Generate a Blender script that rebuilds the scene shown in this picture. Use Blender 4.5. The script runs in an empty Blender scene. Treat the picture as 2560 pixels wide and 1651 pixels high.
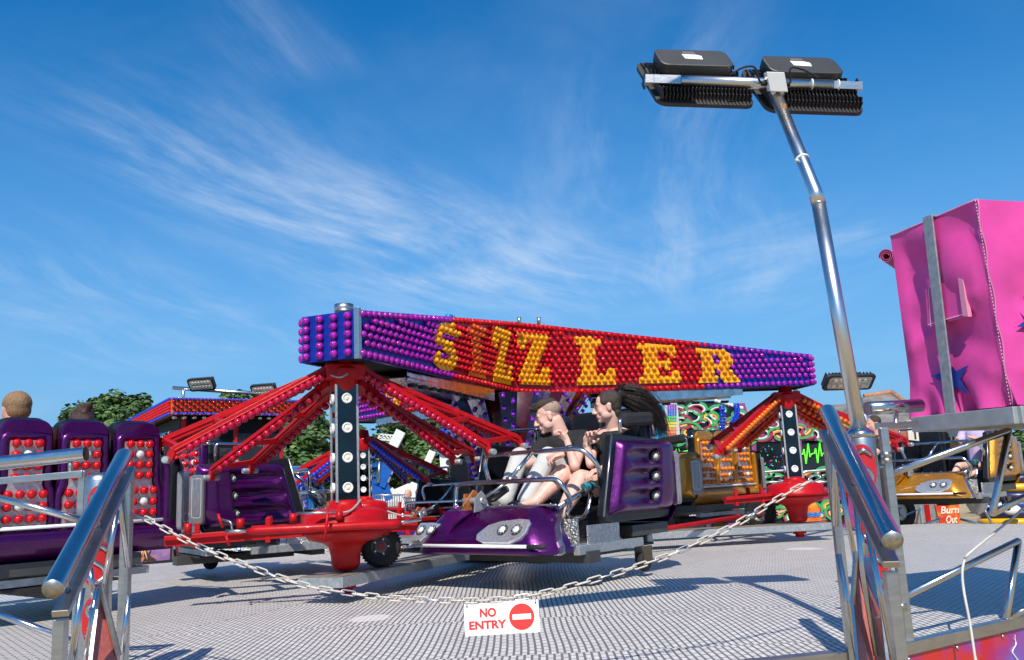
import bpy, math, random
from mathutils import Vector, Matrix, Quaternion
random.seed(7)
S = bpy.context.scene
COL = S.collection
pi = math.pi
rad = math.radians
V = Vector
# ------------------------------------------------------------ camera
FPX = 2150.0; HCAM = .85
_pitch = math.atan(389.5/FPX); _rho = math.atan(.047)
CAMP = V((0, 0, HCAM))
CF = V((0, math.cos(_pitch), math.sin(_pitch)))
_u0 = V((0, -math.sin(_pitch), math.cos(_pitch))); _r0 = V((1, 0, 0))
CR = math.cos(_rho)*_r0 - math.sin(_rho)*_u0
CU = math.sin(_rho)*_r0 + math.cos(_rho)*_u0
cam = bpy.data.objects.new("camera", bpy.data.cameras.new("camera"))
COL.objects.link(cam); S.camera = cam
cam.data.sensor_width = 36; cam.data.lens = FPX/2560*36
cam.data.clip_start = .05; cam.data.clip_end = 2000
m = Matrix((CR, CU, -CF)).transposed().to_4x4(); m.translation = CAMP
cam.matrix_world = m
def ray(x, y): return CR*((x-1280)/FPX) + CU*((825.5-y)/FPX) + CF
def A(x, y, Y):
    d = ray(x, y); return CAMP + d*(Y/d.y)
def G(x, y, z=0):
    d = ray(x, y); return CAMP + d*((z-HCAM)/d.z)
# ------------------------------------------------------------ light
SUND = V((-.24, -2.67, 3.03)).normalized()
SEL = math.asin(SUND.z)
W = bpy.data.worlds.new("World"); S.world = W; W.use_nodes = True
N = W.node_tree.nodes; L = W.node_tree.links; N.clear()
out = N.new('ShaderNodeOutputWorld'); bg = N.new('ShaderNodeBackground')
sky = N.new('ShaderNodeTexSky'); sky.sky_type = 'NISHITA'; sky.sun_disc = False
sky.sun_elevation = SEL; sky.sun_rotation = rad(185)
sky.air_density = 1.0; sky.dust_density = .3; sky.ozone_density = 3.0; sky.altitude = 0
bg.inputs['Strength'].default_value = .13
tc = N.new('ShaderNodeTexCoord')
def wm(op, a, b=None, c=None):
    n = N.new('ShaderNodeMath'); n.operation = op
    for i, v in enumerate((a, b, c)):
        if v is None: continue
        if isinstance(v, (int, float)): n.inputs[i].default_value = v
        else: L.new(v, n.inputs[i])
    return n.outputs[0]
sx = N.new('ShaderNodeSeparateXYZ'); L.new(tc.outputs['Generated'], sx.inputs[0])
zz = wm('MAXIMUM', wm('ADD', sx.outputs[2], .12), .02)
px_ = wm('DIVIDE', sx.outputs[0], zz); py_ = wm('DIVIDE', sx.outputs[1], zz)
def sproj(x, y):
    d = ray(x, y).normalized(); q = d.z+.12; return V((d.x/q, d.y/q, 0))
def wnoise(vec, scale, det=6, rough=.6, dist=0):
    n = N.new('ShaderNodeTexNoise'); n.inputs['Scale'].default_value = scale; n.inputs['Detail'].default_value = det
    n.inputs['Roughness'].default_value = rough; n.inputs['Distortion'].default_value = dist
    L.new(vec, n.inputs['Vector']); return n.outputs['Fac']
def cxyz(a, b, c=0.0):
    n = N.new('ShaderNodeCombineXYZ')
    for i, v in enumerate((a, b, c)):
        if isinstance(v, (int, float)): n.inputs[i].default_value = v
        else: L.new(v, n.inputs[i])
    return n.outputs[0]
def ramp(v, lo, hi):
    n = N.new('ShaderNodeMapRange'); n.interpolation_type = 'SMOOTHSTEP'
    n.inputs['From Min'].default_value = lo; n.inputs['From Max'].default_value = hi
    L.new(v, n.inputs['Value']); return n.outputs[0]
def streak(p0, p1, wid, fx, fy, amp, lo=.42, hi=.8, seed=0.0):
    a = sproj(*p0); b = sproj(*p1); d = (b-a); ln = d.length; d = d/ln; n_ = V((-d.y, d.x, 0))
    u = wm('ADD', wm('MULTIPLY', px_, d.x), wm('ADD', wm('MULTIPLY', py_, d.y), -a.dot(d)))
    v = wm('ADD', wm('MULTIPLY', px_, n_.x), wm('ADD', wm('MULTIPLY', py_, n_.y), -a.dot(n_)))
    warp = wnoise(cxyz(wm('MULTIPLY', u, .8), wm('MULTIPLY', v, .8), seed), 1.0, 1)
    vv = wm('ADD', v, wm('MULTIPLY', wm('SUBTRACT', warp, .5), wid*1.1))
    un = wm('DIVIDE', u, ln)
    wd = wm('ADD', wid*.35, wm('MULTIPLY', wm('MAXIMUM', un, 0.0), wid*.9))
    g = wm('DIVIDE', vv, wd); g = wm('POWER', 2.718, wm('MULTIPLY', wm('MULTIPLY', g, g), -1.0))
    e = wm('MULTIPLY', ramp(un, -.15, .2), wm('SUBTRACT', 1.0, ramp(un, .75, 1.2)))
    f = ramp(wnoise(cxyz(wm('MULTIPLY', u, fx), wm('MULTIPLY', vv, fy), seed+3), 1.0, 9, .66, .12), lo, hi)
    return wm('MULTIPLY', wm('MULTIPLY', g, e), wm('MULTIPLY', f, amp))
cl = streak((190, 260), (1380, 780), .40, 1.5, 7.0, 1.0, .36, .82)
cl = wm('ADD', cl, streak((560, -40), (760, 200), .12, 1.4, 9.0, .35, .3, .85, 9.0))
cl = wm('ADD', cl, streak((700, 420), (1250, 720), .4, 2.0, 3.0, .7, .35, .8, 21.0))
cl = wm('ADD', cl, streak((-100, 560), (600, 900), .6, 1.5, 6.0, .45, .4, .8, 5.0))
cl = wm('ADD', cl, streak((1720, 60), (1650, 760), .5, 1.2, 5.0, .55, .38, .8, 13.0))
cl = wm('ADD', cl, streak((2300, 560), (1700, 700), .5, 1.5, 4.0, .45, .38, .8, 17.0))
cl = wm('ADD', cl, wm('MULTIPLY', ramp(wnoise(cxyz(wm('MULTIPLY', px_, .7), py_), .9, 7, .6, .4), .45, .85), .3))
cl = wm('MINIMUM', wm('MULTIPLY', cl, .56), .8)
mx = N.new('ShaderNodeMixRGB'); L.new(cl, mx.inputs['Fac'])
hs = N.new('ShaderNodeHueSaturation'); hs.inputs['Saturation'].default_value = 1.12; hs.inputs['Value'].default_value = 1.0
gn = N.new('ShaderNodeMixRGB'); gn.blend_type = 'MULTIPLY'; gn.inputs['Fac'].default_value = 1; gn.inputs['Color2'].default_value = (.46, .86, 1.12, 1)
L.new(sky.outputs[0], gn.inputs['Color1']); L.new(gn.outputs[0], hs.inputs['Color'])
hz = N.new('ShaderNodeMixRGB'); L.new(wm('MULTIPLY', wm('SUBTRACT', 1.0, ramp(sx.outputs[2], -.08, .52)), .93), hz.inputs['Fac']); L.new(hs.outputs[0], hz.inputs['Color1'])
hz.inputs['Color2'].default_value = (1.6, 3.15, 5.2, 1); L.new(hz.outputs[0], mx.inputs['Color1'])
mx.inputs['Color2'].default_value = (5.4, 6.1, 7.0, 1)
L.new(mx.outputs[0], bg.inputs['Color']); L.new(bg.outputs[0], out.inputs[0])
sl = bpy.data.lights.new("sun", 'SUN'); sl.energy = 5.0; sl.angle = rad(.53); sl.color = (1, .93, .83)
sun = bpy.data.objects.new("sun", sl); COL.objects.link(sun)
sun.rotation_euler = SUND.to_track_quat('Z', 'Y').to_euler(); sun.location = (0, -5, 12)
S.view_settings.view_transform = 'Standard'; S.view_settings.look = 'None'
S.view_settings.exposure = 0.12; S.view_settings.gamma = 1.0; S.view_settings.use_curve_mapping = False

# ------------------------------------------------------------ materials
MATS = {}
def M(key, col=(.5, .5, .5), rough=.5, metal=0.0, coat=0.0, noise=.12, ns=6.0, bump=0.0, bs=40.0, flake=0.0, emit=0.0, stretch=None, spec=.5, dirt=0.0):
    if key in MATS: return MATS[key]
    mt = bpy.data.materials.new(key); mt.use_nodes = True; MATS[key] = mt
    nt = mt.node_tree; n = nt.nodes; l = nt.links; b = n['Principled BSDF']
    b.inputs['Roughness'].default_value = rough; b.inputs['Metallic'].default_value = metal
    b.inputs['Coat Weight'].default_value = coat; b.inputs['Coat Roughness'].default_value = .06
    b.inputs['Specular IOR Level'].default_value = spec
    t = n.new('ShaderNodeTexCoord'); src = t.outputs['Object']
    if stretch:
        mp = n.new('ShaderNodeMapping'); mp.inputs['Scale'].default_value = stretch; l.new(src, mp.inputs[0]); src = mp.outputs[0]
    nz = n.new('ShaderNodeTexNoise'); nz.inputs['Scale'].default_value = ns; nz.inputs['Detail'].default_value = 5
    l.new(src, nz.inputs['Vector'])
    cr = n.new('ShaderNodeValToRGB'); e = cr.color_ramp.elements
    e[0].position = .3; e[1].position = .72
    e[0].color = (*[max(0, c*(1-noise)) for c in col], 1); e[1].color = (*[min(1, c*(1+noise)) for c in col], 1)
    l.new(nz.outputs['Fac'], cr.inputs[0]); colo = cr.outputs[0]
    if dirt:
        n2 = n.new('ShaderNodeTexNoise'); n2.inputs['Scale'].default_value = ns*2.3; n2.inputs['Detail'].default_value = 8; n2.inputs['Roughness'].default_value = .7
        l.new(src, n2.inputs['Vector']); r2 = n.new('ShaderNodeMapRange'); r2.inputs['From Min'].default_value = .55; r2.inputs['From Max'].default_value = .75
        r2.inputs['To Max'].default_value = dirt; l.new(n2.outputs['Fac'], r2.inputs['Value'])
        mm = n.new('ShaderNodeMixRGB'); mm.inputs['Color2'].default_value = (.06, .045, .035, 1); l.new(r2.outputs[0], mm.inputs['Fac']); l.new(colo, mm.inputs['Color1']); colo = mm.outputs[0]
    if metal > .3 or coat > 0:
        rr = n.new('ShaderNodeMapRange'); rr.inputs['To Min'].default_value = max(.02, rough*.7); rr.inputs['To Max'].default_value = min(1, rough*1.4)
        n3 = n.new('ShaderNodeTexNoise'); n3.inputs['Scale'].default_value = ns*3; n3.inputs['Detail'].default_value = 6; l.new(src, n3.inputs['Vector'])
        l.new(n3.outputs['Fac'], rr.inputs['Value']); l.new(rr.outputs[0], b.inputs['Roughness'])
    if flake:
        vo = n.new('ShaderNodeTexVoronoi'); vo.inputs['Scale'].default_value = 260; l.new(t.outputs['Object'], vo.inputs['Vector'])
        sp = n.new('ShaderNodeSeparateColor'); l.new(vo.outputs['Color'], sp.inputs[0])
        mr = n.new('ShaderNodeMapRange'); mr.inputs['From Min'].default_value = .0; mr.inputs['From Max'].default_value = 1
        mr.inputs['To Min'].default_value = .55; mr.inputs['To Max'].default_value = 1.5; l.new(sp.outputs[0], mr.inputs['Value'])
        ml = n.new('ShaderNodeVectorMath'); ml.operation = 'SCALE'; l.new(colo, ml.inputs[0]); l.new(mr.outputs[0], ml.inputs['Scale']); colo = ml.outputs[0]
        nm = n.new('ShaderNodeVectorMath'); nm.operation = 'SUBTRACT'; nm.inputs[1].default_value = (.5, .5, .5); l.new(vo.outputs['Color'], nm.inputs[0])
        sc = n.new('ShaderNodeVectorMath'); sc.operation = 'SCALE'; sc.inputs['Scale'].default_value = flake; l.new(nm.outputs[0], sc.inputs[0])
        ge = n.new('ShaderNodeNewGeometry'); ad = n.new('ShaderNodeVectorMath'); l.new(ge.outputs['Normal'], ad.inputs[0]); l.new(sc.outputs[0], ad.inputs[1])
        no = n.new('ShaderNodeVectorMath'); no.operation = 'NORMALIZE'; l.new(ad.outputs[0], no.inputs[0]); l.new(no.outputs[0], b.inputs['Normal'])
    l.new(colo, b.inputs['Base Color'])
    if bump and not flake:
        nb = n.new('ShaderNodeTexNoise'); nb.inputs['Scale'].default_value = bs; nb.inputs['Detail'].default_value = 4; l.new(src, nb.inputs['Vector'])
        bm = n.new('ShaderNodeBump'); bm.inputs['Strength'].default_value = bump; bm.inputs['Distance'].default_value = .02
        l.new(nb.outputs['Fac'], bm.inputs['Height']); l.new(bm.outputs[0], b.inputs['Normal'])
    if emit:
        b.inputs['Emission Color'].default_value = (*col, 1); b.inputs['Emission Strength'].default_value = emit
    return mt
red = M('red_paint', (.43, .004, .008), .38, spec=.22, coat=.04, dirt=.22, ns=11, noise=.15, bump=.08, bs=25)
redw = M('red_worn', (.41, .005, .008), .42, spec=.22, coat=.04, noise=.15, dirt=.35, ns=5)
chrome = M('chrome', (.56, .56, .57), .19, metal=1, noise=.06, ns=9, bump=.03, bs=8)
steel = M('brushed_steel', (.5, .5, .49), .33, metal=1, noise=.12, ns=10, stretch=(1, 1, 6))
galv = M('galvanised', (.36, .38, .39), .5, metal=.55, noise=.2, ns=30, dirt=.15)
mirror = M('mirror_steel', (.55, .56, .58), .05, metal=1, noise=.05, ns=2, bump=.12, bs=3)
black = M('black_vinyl', (.006, .007, .011), .4, coat=.12, noise=.3)
blackm = M('black_matt', (.016, .016, .017), .75, noise=.3)
alu = M('cast_black', (.022, .022, .024), .5, noise=.2, bump=.15, bs=120)
rubber = M('rubber', (.012, .012, .012), .8, noise=.3, bump=.3, bs=60)
white = M('white_paint', (.75, .75, .73), .4, noise=.05)
wplast = M('white_plastic', (.72, .73, .74), .3, noise=.05, coat=.2)
purple = M('purple_flake', (.075, .002, .095), .3, metal=.7, coat=.5, flake=.16)
gold = M('gold_flake', (.55, .22, .006), .3, metal=.6, coat=1, flake=.22)
bluef = M('blue_flake', (.02, .2, .48), .3, metal=.5, coat=1, flake=.3)
silverp = M('silver_panel', (.5, .45, .46), .38, metal=.5, noise=.2, ns=25, bump=.2, bs=60)
lens = M('clear_lens', (.24, .23, .25), .10, metal=.35, coat=1, noise=.3, ns=14, stretch=(6, 6, 1), bump=.1, bs=30)
mblue = M('panel_blue', (.006, .022, .26), .35, coat=.1, spec=.2)
mcrim = M('panel_crimson', (.30, .003, .012), .3, coat=.15, spec=.2)
mlett = M('letter_orange', (.9, .36, .004), .3, coat=.2, spec=.25, noise=.2)
mletd = M('letter_dark_orange', (.72, .13, .006), .3, coat=.8, noise=.2)
bulbM = {}
def bulbmat(k, c):
    mt = M('bulb_'+k, c, .14, coat=.35, spec=.25, noise=.42, ns=24, bump=.3, bs=90)
    b = mt.node_tree.nodes['Principled BSDF']
    b.inputs['Subsurface Weight'].default_value = .0
    bulbM[k] = mt
bulbmat('red', (.62, .003, .008)); bulbmat('purple', (.30, .012, .42)); bulbmat('amber', (.95, .31, .003)); bulbmat('orange', (.85, .16, .006))
bulbmat('pink', (.45, .003, .035)); bulbmat('blue', (.01, .06, .62)); bulbmat('clear', (.72, .72, .68)); bulbmat('gorange', (.9, .2, .008))
bulbmat('violet', (.2, .015, .5)); bulbmat('dorange', (.62, .07, .003)); bulbmat('mag', (.34, .008, .34))

# ------------------------------------------------------------ helpers
def tagset(o, label=None, cat=None, group=None, kind=None):
    if label: o['label'] = label
    if cat: o['category'] = cat
    if group: o['group'] = group
    if kind: o['kind'] = kind
    return o
ROOTM = {}
def T(name, label, cat, loc=(0, 0, 0), rz=0, group=None, kind=None):
    o = bpy.data.objects.new(name, None); COL.objects.link(o); o.empty_display_size = .1
    o.location = loc; o.rotation_euler = (0, 0, rz)
    ROOTM[o.name] = Matrix.Translation(V(loc)) @ Matrix.Rotation(rz, 4, 'Z')
    return tagset(o, label, cat, group, kind)
def rootM(o):
    while o is not None and o.parent is not None: o = o.parent
    return ROOTM.get(o.name, Matrix()) if o is not None else Matrix()
def basis(d):
    d = V(d).normalized(); a = V((0, 0, 1)) if abs(d.z) < .95 else V((1, 0, 0))
    x = a.cross(d).normalized(); y = d.cross(x).normalized(); return x, y, d
class MB:
    def __init__(s): s.v = []; s.f = []; s.m = []; s.s = []
    def add(s, vs, fs, mi=0, sm=False):
        o = len(s.v); s.v += [V(p) for p in vs]
        for f in fs: s.f.append([i+o for i in f]); s.m.append(mi); s.s.append(sm)
    def box(s, c, sz, ax=None, mi=0, bev=0):
        c = V(c); X, Y, Z = ax if ax else (V((1, 0, 0)), V((0, 1, 0)), V((0, 0, 1)))
        hx, hy, hz = sz[0]/2, sz[1]/2, sz[2]/2
        vs = [c+X*(hx*a)+Y*(hy*b)+Z*(hz*d) for a in (-1, 1) for b in (-1, 1) for d in (-1, 1)]
        s.add(vs, [(0, 1, 3, 2), (4, 6, 7, 5), (0, 4, 5, 1), (2, 3, 7, 6), (0, 2, 6, 4), (1, 5, 7, 3)], mi)
    def bb(s, a, b, mi=0):
        a = V(a); b = V(b); s.box((a+b)/2, tuple(abs(b[i]-a[i]) for i in range(3)), mi=mi)
    def beam(s, p, q, w, h, up=(0, 0, 1), mi=0):
        p = V(p); q = V(q); d = (q-p); ln = d.length; d.normalize(); X = d.cross(V(up))
        if X.length < 1e-4: X = V((1, 0, 0))
        X.normalize(); Z = X.cross(d).normalized(); s.box((p+q)/2, (w, ln, h), (X, d, Z), mi)
    def tube(s, pts, r, n=10, mi=0, caps=True, closed=False, sm=True):
        pts = [V(p) for p in pts]; k = len(pts); rs = r if isinstance(r, (list, tuple)) else [r]*k
        rings = []; px = None
        for i in range(k):
            if closed: t = (pts[(i+1) % k]-pts[i-1])
            else: t = pts[min(i+1, k-1)]-pts[max(i-1, 0)]
            t.normalize()
            if px is None: x, y, _ = basis(t)
            else:
                x = px-t*px.dot(t)
                x = x.normalized() if x.length > 1e-6 else basis(t)[0]
                y = t.cross(x)
            px = x
            rings.append([pts[i]+(x*math.cos(2*pi*j/n)+y*math.sin(2*pi*j/n))*rs[i] for j in range(n)])
        vs = [p for rg in rings for p in rg]; fs = []
        for i in range(k if closed else k-1):
            i2 = (i+1) % k
            for j in range(n): fs.append((i*n+j, i*n+(j+1) % n, i2*n+(j+1) % n, i2*n+j))
        s.add(vs, fs, mi, sm)
        if caps and not closed:
            o = len(s.v)-len(vs)
            s.f.append([o+j for j in range(n)][::-1]); s.m.append(mi); s.s.append(False)
            s.f.append([o+(k-1)*n+j for j in range(n)]); s.m.append(mi); s.s.append(False)
    def lathe(s, prof, c, axis=(0, 0, 1), n=20, mi=0, sm=True, cap=True):
        x, y, d = basis(axis); c = V(c); vs = []; fs = []
        for r, z in prof:
            for j in range(n): vs.append(c+d*z+(x*math.cos(2*pi*j/n)+y*math.sin(2*pi*j/n))*r)
        for i in range(len(prof)-1):
            for j in range(n): fs.append((i*n+j, i*n+(j+1) % n, (i+1)*n+(j+1) % n, (i+1)*n+j))
        s.add(vs, fs, mi, sm)
        if cap:
            o = len(s.v)-len(vs)
            s.f.append([o+j for j in range(n)][::-1]); s.m.append(mi); s.s.append(False)
            s.f.append([o+(len(prof)-1)*n+j for j in range(n)]); s.m.append(mi); s.s.append(False)
    def ball(s, c, r, n=10, k=6, mi=0, ax=None):
        c = V(c); R = r if isinstance(r, (list, tuple)) else (r, r, r)
        X, Y, Z = ax if ax else (V((1, 0, 0)), V((0, 1, 0)), V((0, 0, 1)))
        vs = [c-Z*R[2]]
        for i in range(1, k):
            a = -pi/2+pi*i/k
            for j in range(n):
                b = 2*pi*j/n; vs.append(c+X*(R[0]*math.cos(a)*math.cos(b))+Y*(R[1]*math.cos(a)*math.sin(b))+Z*(R[2]*math.sin(a)))
        vs.append(c+Z*R[2]); fs = [(0, 1+(j+1) % n, 1+j) for j in range(n)]
        for i in range(k-2):
            for j in range(n): fs.append((1+i*n+j, 1+i*n+(j+1) % n, 1+(i+1)*n+(j+1) % n, 1+(i+1)*n+j))
        l = len(vs)-1; o = 1+(k-2)*n
        fs += [(l, o+j, o+(j+1) % n) for j in range(n)]
        s.add(vs, fs, mi, True)
    def cap(s, p, q, r1, r2, n=12, mi=0):
        p = V(p); q = V(q); x, y, d = basis(q-p); pr = []; ln = (q-p).length
        K = 4
        prof = [(max(.0005, r1*math.cos(a)), r1*math.sin(a)) for a in [-pi/2+pi/2*i/K for i in range(K+1)]]
        prof += [(max(.0005, r2*math.cos(a)), ln+r2*math.sin(a)) for a in [pi/2*i/K for i in range(K+1)]]
        s.lathe(prof, p, d, n, mi)
    def prism(s, pts, o, X, Y, Z, t, mi=0, mi2=None):
        o = V(o); X = V(X); Y = V(Y); Z = V(Z); n = len(pts)
        ar = sum(pts[i][0]*pts[(i+1) % n][1]-pts[(i+1) % n][0]*pts[i][1] for i in range(n))
        if ar < 0: pts = pts[::-1]
        vs = [o+X*a+Y*b for a, b in pts]+[o+X*a+Y*b+Z*t for a, b in pts]
        fs = [tuple(range(n))[::-1], tuple(range(n, 2*n))]+[(i, (i+1) % n, n+(i+1) % n, n+i) for i in range(n)]
        s.add(vs, fs, mi)
        if mi2 is not None: s.m[-n:] = [mi2]*n
    def poly(s, vs, mi=0): s.add(vs, [tuple(range(len(vs)))], mi)
    def grid(s, fn, nu, nv, mi=0, sm=True):
        vs = [fn(i/nu, j/nv) for i in range(nu+1) for j in range(nv+1)]
        s.add(vs, [(i*(nv+1)+j, (i+1)*(nv+1)+j, (i+1)*(nv+1)+j+1, i*(nv+1)+j+1) for i in range(nu) for j in range(nv)], mi, sm)
    def mesh(s, name, mats, Mi=None):
        me = bpy.data.meshes.new(name)
        vs = [Mi @ v for v in s.v] if Mi else s.v
        me.from_pydata([tuple(v) for v in vs], [], s.f)
        for mt in (mats if isinstance(mats, (list, tuple)) else [mats]): me.materials.append(mt)
        me.polygons.foreach_set('material_index', s.m); me.polygons.foreach_set('use_smooth', s.s)
        me.update(); return me
    def build(s, name, mats, parent=None, world=False, label=None, bevel=0, kind=None):
        Mi = rootM(parent).inverted() if (world and parent) else None
        o = bpy.data.objects.new(name, s.mesh(name, mats, Mi)); COL.objects.link(o)
        if parent: o.parent = parent
        if label: o['label'] = label
        if kind: o['kind'] = kind
        if bevel:
            b = o.modifiers.new('bevel', 'BEVEL'); b.width = bevel; b.segments = 2; b.limit_method = 'ANGLE'; b.angle_limit = rad(50)
            b.harden_normals = False
        return o
def bez(pts, k=6, closed=False):
    """Catmull-Rom through pts"""
    pts = [V(p) for p in pts]; n = len(pts); o = []
    for i in range(n if closed else n-1):
        g = (lambda j: pts[j % n]) if closed else (lambda j: pts[min(max(j, 0), n-1)])
        p0, p1, p2, p3 = g(i-1), g(i), g(i+1), g(i+2)
        for q in range(k):
            t = q/k; o.append(.5*((2*p1)+(p2-p0)*t+(2*p0-5*p1+4*p2-p3)*t*t+(3*p1-p0-3*p2+p3)*t**3))
    if not closed: o.append(pts[-1])
    return o
def bend(pts, r, k=5):
    """polyline with rounded corners"""
    pts = [V(p) for p in pts]; o = [pts[0]]
    for i in range(1, len(pts)-1):
        a, b, c = pts[i-1], pts[i], pts[i+1]; d1 = a-b; d2 = c-b; rr = min(r, d1.length*.48, d2.length*.48)
        p = b+d1.normalized()*rr; q = b+d2.normalized()*rr
        for j in range(k+1):
            t = j/k; o.append(p*(1-t)**2+b*2*t*(1-t)+q*t*t)
    o.append(pts[-1]); return o
def rrect(w, h, r, k=5, cx=0, cy=0):
    o = []
    for sx_, sy_, a0 in ((1, -1, -90), (1, 1, 0), (-1, 1, 90), (-1, -1, 180)):
        for i in range(k+1):
            a = rad(a0+90*i/k); o.append((cx+sx_*(w/2-r)+r*math.cos(a), cy+sy_*(h/2-r)+r*math.sin(a)))
    return o
# bulbs
_bm = {}
def domeprof(r): return [(r*.62, 0), (r*.62, r*.25), (r*.93, r*.42), (r, r*.85), (r*.86, r*1.3), (r*.5, r*1.6), (r*.12, r*1.7)]
def bulbmesh(k, r, n):
    key = (k, round(r, 4), n)
    if key not in _bm:
        b = MB(); b.lathe(domeprof(r), (0, 0, 0), (0, 0, 1), n); _bm[key] = b.mesh('bulb', bulbM[k])
    return _bm[key]
def put_bulbs(items, budget=100, far=14):
    """items: (pos, normal, r, colour, parent) in world coords"""
    items = sorted(items, key=lambda t: (t[0]-CAMP).length)
    rest = {}
    for i, (p, nrm, r, k, par) in enumerate(items):
        Mi = rootM(par).inverted()
        if i < budget:
            o = bpy.data.objects.new('bulb', bulbmesh(k, r, 12)); COL.objects.link(o); o.parent = par
            o.location = Mi @ p; o.rotation_mode = 'QUATERNION'
            o.rotation_quaternion = (Mi.to_3x3() @ V(nrm)).to_track_quat('Z', 'Y')
        else: rest.setdefault(par.name, (par, []))[1].append((p, nrm, r, k))
    for nm, (par, ls) in rest.items():
        ks = sorted(set(t[3] for t in ls)); b = MB()
        for p, nrm, r, k in ls: b.lathe(domeprof(r), p, nrm, 8 if (p-CAMP).length < far else 6, ks.index(k), cap=False)
        b.build('bulb_rows', [bulbM[k] for k in ks], par, True, kind='stuff')
def text(s, size, mt, parent, o, X, Y, t=.003, bold=0.0, wid=None, name='lettering', world=True, align='CENTER', shear=0):
    cu = bpy.data.curves.new('txt', 'FONT'); cu.body = s; cu.size = size; cu.align_x = align; cu.align_y = 'CENTER'; cu.offset = bold; cu.extrude = t/2; cu.shear = shear
    cu.resolution_u = 4
    ob = bpy.data.objects.new('txt', cu); me = bpy.data.meshes.new_from_object(ob)
    X = V(X).normalized(); Y = V(Y).normalized(); Z = X.cross(Y)
    xs = [v.co.x for v in me.vertices]; sc = (wid/(max(xs)-min(xs))) if wid else 1
    Mi = rootM(parent).inverted() if world else Matrix()
    for v in me.vertices: v.co = Mi @ (V(o)+X*(v.co.x*sc)+Y*v.co.y+Z*(v.co.z+t/2))
    me.materials.clear(); me.materials.append(mt)
    bpy.data.objects.remove(ob); bpy.data.curves.remove(cu)
    r = bpy.data.objects.new(name, me); COL.objects.link(r); r.parent = parent; return r
def inpoly(x, y, P):
    c = False; n = len(P); j = n-1
    for i in range(n):
        if (P[i][1] > y) != (P[j][1] > y) and x < (P[j][0]-P[i][0])*(y-P[i][1])/(P[j][1]-P[i][1])+P[i][0]: c = not c
        j = i
    return c
def proj(p):
    v = V(p)-CAMP; return (1280+FPX*v.dot(CR)/v.dot(CF), 825.5-FPX*v.dot(CU)/v.dot(CF))
#PARTS
# ============================================================ SETTING
def structure(o): o['kind'] = 'structure'; return o
def groundmat():
    mt = bpy.data.materials.new('dry_ground'); mt.use_nodes = True; n = mt.node_tree.nodes; l = mt.node_tree.links; b = n['Principled BSDF']
    b.inputs['Roughness'].default_value = .95
    t = n.new('ShaderNodeTexCoord'); z = n.new('ShaderNodeTexNoise'); z.inputs['Scale'].default_value = .6; z.inputs['Detail'].default_value = 10; z.inputs['Roughness'].default_value = .75
    l.new(t.outputs['Object'], z.inputs['Vector']); c = n.new('ShaderNodeValToRGB'); e = c.color_ramp.elements
    e[0].position = .35; e[0].color = (.22, .16, .08, 1); e[1].position = .62; e[1].color = (.5, .38, .22, 1)
    x = c.color_ramp.elements.new(.8); x.color = (.16, .17, .06, 1)
    l.new(z.outputs['Fac'], c.inputs[0]); l.new(c.outputs[0], b.inputs['Base Color']); return mt
GZ = -.9
g = MB(); g.grid(lambda u, v: V((-300+600*u, -60+460*v, GZ)), 12, 12); structure(g.build('ground', groundmat()))
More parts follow.
